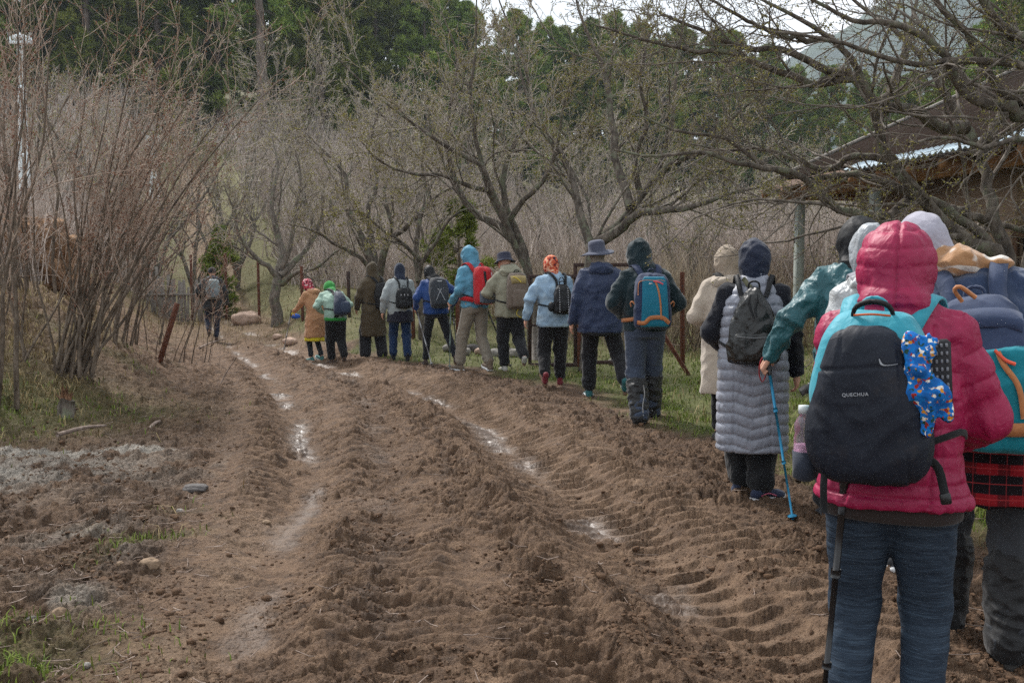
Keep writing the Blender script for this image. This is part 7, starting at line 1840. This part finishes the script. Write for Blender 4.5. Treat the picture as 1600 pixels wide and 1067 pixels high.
# ---- navy coat with wide-brimmed hat
def wide_hat(p, crown, brim, mat, band=None, tilt=0.0, rollx=0.0, h=0.10, droop=0.02, name='hat'):
    hc = p.head_c() + np.array([0, 0.0, 0.055]); Rh = rotz(p.hy) @ rotx(-tilt) @ roty(rollx); n = 40; th = np.linspace(0, 2 * math.pi, n, endpoint=False); rows = []
    for k, (r, z) in enumerate([(0.0, h), (crown * 0.6, h * 0.99), (crown * 0.9, h * 0.88), (crown, h * 0.6), (crown * 1.04, 0.0), (crown * 1.12, -0.006), (brim * 0.8, -0.012 - droop * 0.5), (brim, -0.014 - droop), (brim * 0.99, -0.020 - droop), (brim * 0.8, -0.018 - droop * 0.5), (crown * 1.0, -0.012), (crown * 0.95, h * 0.5)]):
        wv = 0.012 * np.sin(2 * th + 0.6) * (r > crown * 1.2); rows.append(np.stack([max(r, 0.002) * np.cos(th), max(r, 0.002) * 1.14 * np.sin(th), z + wv], 1))
    V = np.vstack(rows) @ Rh.T + hc; i = np.arange(len(V)).reshape(-1, n); nx_ = np.roll(i, -1, 1); F = np.stack([i[:-1], i[1:], nx_[1:], nx_[:-1]], -1).reshape(-1, 4)
    return mesh_np(name, p.fin(V), F, mat, p.root)
def p_navycoat():
    p = Person(938, 627, 1.80, 5, 'person in a navy coat and grey wide-brimmed sun hat, right foot lifting', lean=4, headoff=(-0.03, 0.04), headyaw=12, feet=((-0.11, 0.14, 0, 0), (0.25, -0.26, 0.12, -45)))
    p.set_arms(((-0.30, 0.04, 0.865), (-0.5, -1, 0)), FRONT(1)); p.make_body(palm={'L': (1, 0.2, 0)}); p.make_legs(cloth('black_trousers_d', lin(26, 26, 30)), 0.105, 0.082, 0.076)
    p.make_shoes(cloth('teal_boot', lin(34, 88, 92), 0.7, fdist=0), SOLE_M, True, accent=SOLE_W); NC = cloth('navy_shell', lin(32, 46, 76), 0.6, 300, 0.0006, 0.08, 8, 0.014, spec=0.35)
    s = p.jacket_sdf(0.735, (0.25, 0.17), (0.225, 0.15), (0.215, 0.15), (0.195, 0.118), (0.09, 0.080, 0.066)); p.add('coat', s, NC, disp=folds(0.012, 5, 5, 4))
    s = S(0.03); s.stack([(0.70, 0, 0, 0.205, 0.15), (0.8, 0, 0, 0.2, 0.15)]); p.add('shirt_hem', s, BLACKN)
    c = S(0.04); c.stack([(1.36, 0, -0.05, 0.12, 0.10), (1.43, 0, -0.045, 0.14, 0.11), (1.50, 0, -0.02, 0.10, 0.09)]); p.add('coat_hood', c, NC, disp=folds(0.010, 8, 8, 2))
    h = S(0.02); hc = p.head_c(); h.ell(hc + [0, -0.018, 0.0], (0.084, 0.09, 0.10)); h.cap(hc + [0, -0.03, -0.05], (0, -0.01, 1.46), 0.068, 0.07); p.add('balaclava', h, cloth('taupe_knit', lin(132, 122, 112)))
    wide_hat(p, 0.092, 0.185, cloth('hat_grey', lin(72, 76, 92), 0.9, fdist=0.004), tilt=-0.12, rollx=-0.18, h=0.115, droop=0.02, name='sun_hat')
p_navycoat()

# ---- denim jacket, orange scarf
def p_denim():
    p = Person(866, 608, 1.68, 6, 'person in a light denim jacket, orange patterned head scarf and maroon boots', lean=5, headoff=(-0.03, 0.04), feet=((-0.13, -0.16, 0.06, -38), (0.09, 0.12, 0, 0)))
    p.set_arms(((-0.36, 0.03, 0.90), (-0.8, -0.7, 0)), FRONT(1)); p.make_body(); p.make_legs(cloth('black_trousers_e', lin(26, 25, 28)), 0.115, 0.09, 0.072, seat=(0.19, 0.13)); p.make_shoes(cloth('maroon_boot', lin(112, 34, 44), 0.6, fdist=0), SOLE_M, True)
    DN = NT('denim', 0.9, 0.15); v = DN.coord('Object'); n1 = DN.noise(7, 6, 0.65, v); DN.color(DN.mix(0.25, DN.ramp(n1, [(0.3, lin(104, 132, 160)), (0.52, lin(140, 166, 188)), (0.7, lin(180, 200, 212))]), DN.ramp(DN.noise(180, 2, 0.5, v), [(0.35, lin(70, 96, 126)), (0.65, lin(186, 204, 216))]))); DN.bump(DN.noise(12, 3, 0.5, v), 0.012, 0.8)
    s = p.jacket_sdf(0.785, (0.225, 0.155), (0.215, 0.15), (0.22, 0.155), (0.20, 0.118), (0.094, 0.082, 0.066)); p.add('denim_jacket', s, DN.m, disp=folds(0.012, 6, 7, 5))
    SF = NT('orange_print', 0.8, 0.2); SF.color(SF.ramp(SF.noise(14, 2, 0.4, None, 1.5), [(0.34, lin(40, 44, 52)), (0.42, lin(176, 62, 44)), (0.52, lin(190, 96, 62)), (0.60, lin(228, 190, 160)), (0.68, lin(180, 48, 34))])); SF.bump(SF.noise(12, 3), 0.01, 0.6)
    p.hood(SF.m, (0.102, 0.122, 0.122), neck=0.07, drape=False, low=1.47)
    root = p.pack('small black studded backpack on the denim jacket', dict(body=BLACKN, pocket=BLACKN), c=(0.085, 1.135), w_=0.25, h=0.37, d=0.16, taper=(0.62, 0.95, 1.0), strapw=0.035, pocket=[(0.02, 1.05, 0.17, 0.15, 0.04)])
    cx, yc, z0, z1, ww, d = p.pk_geo; m = MB(); g2 = plain('steel_stud', lin(196, 198, 202), 0.35, 0.05, 9, 0, 0.6, 0.5)
    for x in (-0.045, 0.065):
        for k in range(11):
            q = np.array([[cx + x, yc - d / 2 - 0.06, z0 + 0.03 + k * 0.028]])
            for _ in range(14): q[:, 1] += min(p.pk.eval(q)[0], p.pocket_sdf.eval(q)[0]) * 0.8 - 0.003
            m.box(q[0], (0.010, 0.007, 0.012), None, 0.002)
    m.build('studs', g2, root, xf=p.fin)['kind'] = 'stuff'
    s = S(0.01); s.ell((cx - 0.145, yc - 0.02, z0 + 0.09), (0.045, 0.05, 0.062)); p.add('side_pouch', s, BLACKN, root)
    m = MB(); m.tube([(cx - 0.03, yc, z1 - 0.03), (cx - 0.045, yc - 0.03, z1 + 0.05), (cx - 0.01, yc - 0.035, z1 + 0.085), (cx + 0.02, yc - 0.03, z1 + 0.04), (cx + 0.02, yc, z1 - 0.03)], 0.006, 6, 14); m.build('hand_loop', BLACKN, root, xf=p.fin)
p_denim()

# ---- olive-beige jacket with bucket hat
def p_olive():
    p = Person(797, 588, 1.72, 14, 'person in an olive-beige jacket and dark bucket hat, pale shoe sole turned up', lean=6, headoff=(-0.05, 0.04), headyaw=45, feet=((-0.04, 0.18, 0, 0), (0.14, -0.28, 0.16, -55)))
    p.set_arms(((-0.19, 0.20, 1.05), (-1.0, -0.4, -0.5)), FRONT(1)); p.make_body(); p.make_legs(cloth('black_trousers_f', lin(32, 32, 36)), 0.115, 0.09, 0.075, seat=(0.185, 0.13)); p.make_shoes(cloth('pale_trainer', lin(166, 164, 158), fdist=0), SOLE_M)
    OB = cloth('olive_beige_shell', lin(138, 136, 118), 0.7, 300, 0.0008, 0.06, 8, 0.012); s = p.jacket_sdf(0.80, (0.22, 0.155), (0.21, 0.15), (0.22, 0.155), (0.195, 0.12), (0.095, 0.082, 0.064)); p.add('jacket', s, OB, disp=folds(0.012, 5, 6, 6))
    c = S(0.04); c.stack([(1.37, 0, -0.045, 0.14, 0.11), (1.44, 0, -0.05, 0.165, 0.125), (1.52, -0.01, -0.02, 0.12, 0.10), (1.55, -0.01, 0, 0.08, 0.07)]); p.add('jacket_hood', c, OB, disp=folds(0.012, 8, 9, 2))
    wide_hat(p, 0.092, 0.145, cloth('hat_navy', lin(54, 56, 72), 0.9, fdist=0.004), tilt=0.08, h=0.10, droop=0.03, name='bucket_hat')
    BR = cloth('brown_canvas', lin(104, 92, 82), 0.8); KH = cloth('khaki_canvas', lin(142, 126, 84), 0.8); YL = plain('yellow_webbing', lin(190, 168, 60), 0.7, 0.1, 9, 0)
    root = p.pack('brown and khaki backpack with yellow straps on the olive-beige jacket', dict(body=BR, pocket=BR, strap=STRAPM), c=(0.055, 1.165), w_=0.33, h=0.50, d=0.20, taper=(0.78, 0.95, 1.0), pocket=[(0.03, 1.06, 0.25, 0.24, 0.045)], strapw=0.06)
    cx, yc, z0, z1, ww, d = p.pk_geo; p.on_pack([(cx - 0.12, z1 - 0.09), (cx, z1 - 0.08), (cx + 0.12, z1 - 0.09)], 0.12, 'khaki_lid', KH, 0.006, 0.006)
    p.on_pack([(cx - 0.08, z1 - 0.02), (cx - 0.02, z1 - 0.08), (cx + 0.03, z1 - 0.14)], 0.014, 'yellow_strap', YL, 0.003, 0.014)
    m = MB(); m.tube([(cx, yc - 0.05, z0 + 0.02), (cx - 0.03, yc - 0.04, z0 - 0.06), (cx + 0.05, yc - 0.04, z0 - 0.11), (cx + 0.10, yc - 0.03, z0 - 0.03)], 0.006, 5, 14); m.build('yellow_tail', YL, root, xf=p.fin)
p_olive()

# ---- light blue hoodie, red pack, khaki trousers
def p_lightblue():
    p = Person(742, 584, 1.84, 34, 'tall person in a light blue hooded jacket and khaki trousers with trekking poles', lean=5, headoff=(-0.01, 0.03), feet=((-0.12, 0.20, 0, 0), (0.12, -0.18, 0.02, -12)))
    p.set_arms(((-0.26, 0.18, 0.96), (-0.3, -1, -0.2)), HANG(1, 0.26, 0.16, 0.93)); p.make_body(grip='L'); p.make_legs(cloth('khaki_trousers', lin(134, 126, 114), 0.85), 0.105, 0.08, 0.072); p.make_shoes(cloth('tan_boot', lin(112, 98, 84), fdist=0), SOLE_W, True)
    LB = cloth('light_blue_shell', lin(84, 140, 166), 0.6, 300, 0.0006, 0.06, 8, 0.012); s = p.jacket_sdf(0.87, (0.20, 0.145), (0.195, 0.14), (0.205, 0.15), (0.19, 0.115), (0.088, 0.074, 0.056)); p.add('jacket', s, LB, disp=folds(0.012, 5, 7, 3))
    p.hood(LB, (0.112, 0.132, 0.132), peak=0, disp=folds(0.010, 8, 10, 4), low=1.46, neck=0.09)
    RD = cloth('red_pack_fabric', lin(176, 30, 38), 0.6); GY = cloth('slate_pack_fabric', lin(88, 96, 108), 0.7)
    root = p.pack('red and grey backpack on the light blue hooded jacket', dict(body=RD, pocket=GY, strap=RD), c=(0.0, 1.17), w_=0.30, h=0.50, d=0.22, taper=(0.85, 0.95, 1.0), pocket=[(-0.02, 1.02, 0.24, 0.17, 0.045)], strapw=0.06); cx, yc, z0, z1, ww, d = p.pk_geo
    p.on_pack([(cx - 0.03, z1 - 0.03), (cx - 0.045, z0 + 0.3), (cx - 0.02, z0 + 0.15)], 0.035, 'black_band', BLACKN, 0.003, 0.006); p.on_pack([(cx + 0.08, z1 - 0.06), (cx + 0.09, z0 + 0.25)], 0.012, 'piping', SOLE_W, 0.003, 0.006); p.ribbon([(cx - 0.14, yc, z0 + 0.05), (-0.19, -0.05, 1.0), (-0.18, 0.08, 1.0)], 0.06, 0.004, p.top_sdf, 0.012, 'hip_belt', RD, root, 12)
    h = p.world(p.arms['L'][2] + np.array([0, 0.02, -0.06])); tip = gp(709, 577); tip[2] = gz(tip[0], tip[1]); trek_pole('grey-green trekking pole at the left hand of the light blue jacket', h + [0, 0, 0.10], [h[0] - 0.03, h[1] + 0.1, gz(h[0], h[1] + .1)], plain('pole_green', lin(92, 108, 104), 0.4, 0.05, 9, 0), r=0.010)
    h = p.world(p.arms['R'][2] + np.array([0, 0.0, -0.05])); trek_pole('dark trekking pole slanting back right of the khaki trousers', h + [0, 0, 0.08], [h[0] + 0.42, h[1] - 0.25, gz(h[0] + .42, h[1] - .25)], plain('pole_dark', lin(54, 52, 52), 0.4, 0.05, 9, 0), r=0.010)
p_lightblue()

# ---- blue jacket, black pack
def p_blue():
    p = Person(681, 576, 1.62, 10, 'person in a royal blue jacket leaning forward with two thin poles', lean=16, headoff=(-0.06, 0.06), feet=((-0.15, 0.16, 0, 0), (0.28, -0.26, 0.08, -45)))
    p.set_arms(((-0.30, 0.20, 0.96), (-0.6, -1, 0)), ((0.30, 0.16, 1.02), (0.9, -0.8, 0))); p.make_body(); p.make_legs(cloth('black_trousers_g', lin(30, 32, 38)), 0.092, 0.068, 0.055); p.make_shoes(cloth('hiking_shoe_brown', lin(66, 54, 48), fdist=0), SOLE_M)
    BL = cloth('royal_blue_shell', lin(30, 62, 118), 0.6, 300, 0.0006, 0.08, 8, 0.012); s = p.jacket_sdf(0.86, (0.21, 0.15), (0.205, 0.145), (0.215, 0.15), (0.195, 0.118), (0.088, 0.074, 0.056)); p.add('jacket', s, BL, disp=folds(0.010, 5, 6, 5)); p.hood(BLACKN, (0.095, 0.115, 0.115), low=1.46)
    BP = cloth('charcoal_pack', lin(46, 50, 56), 0.65); root = p.pack('charcoal daypack with bungee cord on the royal blue jacket', dict(body=BP, pocket=BP, strap=STRAPM), c=(0.02, 1.19), w_=0.32, h=0.47, d=0.19, taper=(0.82, 1.0, 0.9), pocket=[(0.02, 1.10, 0.24, 0.22, 0.04)]); cx, yc, z0, z1, ww, d = p.pk_geo
    lt = plain('grey_print', lin(176, 180, 184), 0.6, 0.05, 9, 0); p.on_pack([(cx - 0.03, z1 - 0.07), (cx + 0.05, z1 - 0.07)], 0.012, 'logo', lt, 0.002, 0.005, n=8)
    for a, b in ((-0.07, 0.07), (0.07, -0.07)): p.on_pack([(cx + a, z0 + 0.33), (cx, z0 + 0.22), (cx + b, z0 + 0.1)], 0.006, 'bungee', lt, 0.002, 0.012, sdf=p.pocket_sdf, n=14)
    for k, (key, dx, lab) in enumerate((('L', 0.28, 'thin grey trekking pole crossing the left leg of the blue jacket'), ('R', 0.12, 'thin dark trekking pole right of the blue jacket'))):
        h = p.world(p.arms[key][2] + np.array([0, 0.0, -0.05])); trek_pole(lab, h + [0, 0, 0.05], [h[0] + dx, h[1] - 0.3, gz(h[0] + dx, h[1] - .3)], plain('pole_grey%d' % k, lin(140, 142, 146) if k == 0 else lin(60, 60, 64), 0.4, 0.05, 9, 0), r=0.009)
p_blue()

# ---- light grey jacket, navy hood, black bag
def p_greyj():
    p = Person(625, 568, 1.60, 4, 'person in a light grey jacket, navy hood and dark blue jeans', headoff=(0, 0.03), feet=((-0.12, 0.08, 0, 0), (0.12, -0.10, 0, 0)))
    p.set_arms(((-0.30, 0.03, 0.88), (-0.5, -1, 0)), FRONT(1)); p.make_body(); p.make_legs(cloth('dark_jeans', lin(28, 48, 80), 0.9), 0.105, 0.08, 0.07, seat=(0.185, 0.13)); p.make_shoes(cloth('black_boot_h', lin(26, 26, 30), fdist=0), SOLE_D, True)
    s = S(0.03); s.stack([(0.70, 0, 0, 0.235, 0.165), (0.9, 0, 0, 0.215, 0.15)]); p.add('shirt_hem', s, cloth('dark_shirt', lin(34, 34, 46)), disp=folds(0.012, 6, 3, 2))
    LG = cloth('light_grey_jacket', lin(148, 156, 158), 0.85, 200, 0.001, 0.05); s = p.jacket_sdf(0.82, (0.215, 0.15), (0.21, 0.145), (0.22, 0.15), (0.20, 0.118), (0.092, 0.08, 0.062)); p.add('jacket', s, LG, disp=folds(0.010, 5, 6, 8)); p.hood(cloth('navy_jersey', lin(44, 52, 70)), (0.100, 0.122, 0.125), peak=1, neck=0.08, low=1.46)
    root = p.pack('square black drawstring backpack on the light grey jacket', dict(body=BLACKN, pocket=BLACKN, strap=BLACKN), c=(0.06, 1.12), w_=0.29, h=0.36, d=0.16, taper=(0.88, 1.0, 1.0), strapw=0.03, pocket=[(-0.0, 1.03, 0.2, 0.13, 0.04)]); cx, yc, z0, z1, ww, d = p.pk_geo
    sil = plain('silver_buckles', lin(190, 190, 192), 0.4, 0.05, 9, 0)
    for x in (-0.06, 0.0, 0.06): p.on_pack([(cx + x, z0 + 0.26), (cx + x, z0 + 0.23)], 0.012, 'buckle', sil, 0.003, 0.008, n=6)
p_greyj()

# ---- olive brown long coat
def p_olivecoat():
    p = Person(583, 562, 1.62, 12, 'person in a long dark olive hooded coat and wide black trousers', headoff=(0.0, 0.03), feet=((-0.15, 0.0, 0, 0), (0.15, -0.05, 0, 0)))
    p.set_arms(HANG(-1, 0.27, 0.14, 0.90), FRONT(1)); p.make_body(); p.make_legs(cloth('black_wide_trousers', lin(34, 34, 38)), 0.11, 0.105, 0.10, 0.0, disp=folds(0.008, 6, 3, 8)); p.make_shoes(cloth('grey_trainer', lin(120, 118, 116), fdist=0), SOLE_M)
    OC = cloth('dark_olive_coat', lin(76, 66, 50), 0.85); s = p.jacket_sdf(0.395, (0.235, 0.17), (0.20, 0.145), (0.21, 0.15), (0.185, 0.115), (0.088, 0.075, 0.06)); p.add('coat', s, OC, disp=folds(0.012, 5, 4, 8)); p.hood(OC, (0.112, 0.13, 0.132), peak=1, neck=0.10, low=1.44)
    p.pack('black backpack on the right side of the long dark olive coat', dict(body=BLACKN), c=(0.12, 1.13), w_=0.28, h=0.48, d=0.18, taper=(0.7, 1.0, 0.85))
p_olivecoat()

# ---- mint and green jacket, bent forward
def p_mint():
    p = Person(524, 563, 1.56, 14, 'person bent forward in a mint and bright green jacket with black trousers', lean=34, headoff=(0.0, 0.05), feet=((-0.04, 0.16, 0, 0), (0.12, -0.16, 0.06, -50)))
    p.set_arms(((-0.18, 0.26, 1.02), (-1.0, -0.7, 0.2)), ((0.20, 0.22, 1.00), (1.0, -0.7, 0.2))); p.make_body(); p.make_legs(cloth('black_trousers_i', lin(26, 26, 28)), 0.115, 0.09, 0.075, seat=(0.195, 0.135)); p.make_shoes(cloth('brown_shoe_i', lin(72, 56, 46), fdist=0), SOLE_M)
    MT = cloth('mint_shell', lin(140, 168, 154), 0.7, 200, 0.001, 0.06); GN = cloth('bright_green_fleece', lin(48, 136, 60), 0.9); s = p.jacket_sdf(0.86, (0.215, 0.15), (0.205, 0.145), (0.22, 0.155), (0.20, 0.12), (0.092, 0.08, 0.062)); p.add('jacket', s, MT, disp=folds(0.012, 6, 7, 5))
    s = S(0.03); s.stack([(0.82, 0, 0, 0.212, 0.15), (0.9, 0, 0, 0.218, 0.155)]); p.add('green_hem', s, GN); p.hood(GN, (0.112, 0.13, 0.125), neck=0.10, low=1.42)
    root = p.pack('navy teardrop backpack on the mint jacket', dict(body=cloth('navy_pack_i', lin(38, 48, 68), 0.6), pocket=cloth('navy_pack_j', lin(44, 56, 76), 0.6)), c=(0.06, 1.12), w_=0.29, h=0.40, d=0.19, taper=(0.45, 0.85, 1.0), e=2.3, pocket=[(0.06, 1.03, 0.2, 0.16, 0.035)])
p_mint()

# ---- tan coat, pink patterned scarf, yellow hem and gloves
def p_tancoat():
    p = Person(494, 557, 1.52, 42, 'person in a tan coat over a yellow hem, pink and black patterned head scarf', lean=14, headoff=(-0.02, 0.04), feet=((-0.05, 0.10, 0, 0), (0.08, -0.06, 0.02, -20)))
    p.set_arms(((-0.22, 0.46, 1.02), (-0.3, -0.4, -1)), FRONT(1)); p.make_body(hands=('R',)); p.make_legs(cloth('dark_leggings_k', lin(44, 50, 56)), 0.085, 0.06, 0.05); p.make_shoes(cloth('teal_trainer', lin(80, 128, 128), fdist=0), SOLE_W)
    s = S(0.03); s.stack([(0.43, 0, 0, 0.265, 0.20), (0.6, 0, 0, 0.23, 0.17)]); p.add('yellow_tunic', s, cloth('yellow_cotton', lin(206, 190, 40)), disp=folds(0.010, 9, 3, 4))
    TC = cloth('tan_coat', lin(178, 134, 100), 0.8); s = p.jacket_sdf(0.50, (0.27, 0.20), (0.205, 0.15), (0.215, 0.15), (0.19, 0.115), (0.086, 0.074, 0.056)); p.add('coat', s, TC, disp=folds(0.012, 5, 6, 5))
    c = S(0.04); c.stack([(1.35, 0.0, -0.05, 0.13, 0.10), (1.42, 0, -0.05, 0.15, 0.11), (1.47, 0, -0.02, 0.10, 0.09)]); p.add('coat_hood', c, TC)
    SF = NT('pink_print', 0.8, 0.2); SF.color(SF.ramp(SF.noise(30, 2, 0.4), [(0.40, lin(34, 34, 44)), (0.46, lin(176, 50, 70)), (0.56, lin(196, 80, 96)), (0.62, lin(206, 190, 190))])); p.hood(SF.m, (0.100, 0.122, 0.122), neck=0.075, drape=False, low=1.46)
    w_ = p.arms['L'][2]; f = unit(w_ - p.arms['L'][1]); hs = hand_sdf(S(0.01), w_ - f * 0.01, f, (0.6, 0.3, -0.6), 1, 0.5, 1.15, True); p.add('glove', hs, cloth('yellow_glove', lin(212, 192, 40)), res=0.009)
    h = p.world(w_ + f * 0.07); tip = [h[0] - 0.12, h[1] - 0.15, gz(h[0] - .12, h[1] - .15)]; trek_pole('grey trekking pole in the yellow glove of the tan coat', h + [0.0, 0, 0.06], tip, plain('pole_grey_k', lin(120, 116, 112), 0.4, 0.05, 9, 0), r=0.011)
p_tancoat()

# ---- far man walking ahead
def p_far():
    p = Person(333, 533, 1.64, 2, 'person in dark clothes and cap walking alone far ahead at the bend', group='hikers walking up the muddy road', lean=6, headoff=(0.0, 0.03), feet=((-0.10, -0.16, 0.16, -62), (0.06, 0.06, 0, 0)))
    p.set_arms(((-0.22, 0.18, 1.00), (-1, -0.8, 0)), HANG(1, 0.30, 0.05, 0.88)); p.make_body(); p.make_legs(cloth('navy_trousers_l', lin(40, 44, 60)), 0.10, 0.075, 0.062); p.make_shoes(cloth('brown_shoe_l', lin(80, 64, 54), fdist=0), SOLE_M)
    DJ = cloth('charcoal_jacket', lin(48, 50, 52)); s = p.jacket_sdf(0.74, (0.225, 0.155), (0.21, 0.15), (0.225, 0.155), (0.205, 0.12), (0.095, 0.082, 0.062)); p.add('jacket', s, DJ, disp=folds(0.012, 6, 7, 5))
    c = S(0.04); c.stack([(1.38, 0.0, -0.04, 0.12, 0.10), (1.44, 0, -0.04, 0.13, 0.10), (1.50, 0, -0.02, 0.09, 0.085)]); p.add('collar', c, cloth('slate_collar', lin(74, 80, 90))); hc = p.head_c(); s = S(0.02); s.ell(hc + [0, -0.005, 0.035], (0.088, 0.108, 0.092)); s.ell(hc + [0, 0.12, 0.02], (0.06, 0.05, 0.008)); p.add('cap', s, cloth('dark_cap', lin(36, 36, 40)))
    p.pack('grey daypack on the person walking far ahead', dict(body=cloth('grey_daypack', lin(120, 130, 132), 0.6), pocket=cloth('grey_daypack_b', lin(104, 112, 116), 0.6)), c=(0.0, 1.19), w_=0.32, h=0.44, d=0.18, taper=(0.85, 1.0, 0.95), pocket=[(0, 1.09, 0.26, 0.19, 0.04)])
p_far()
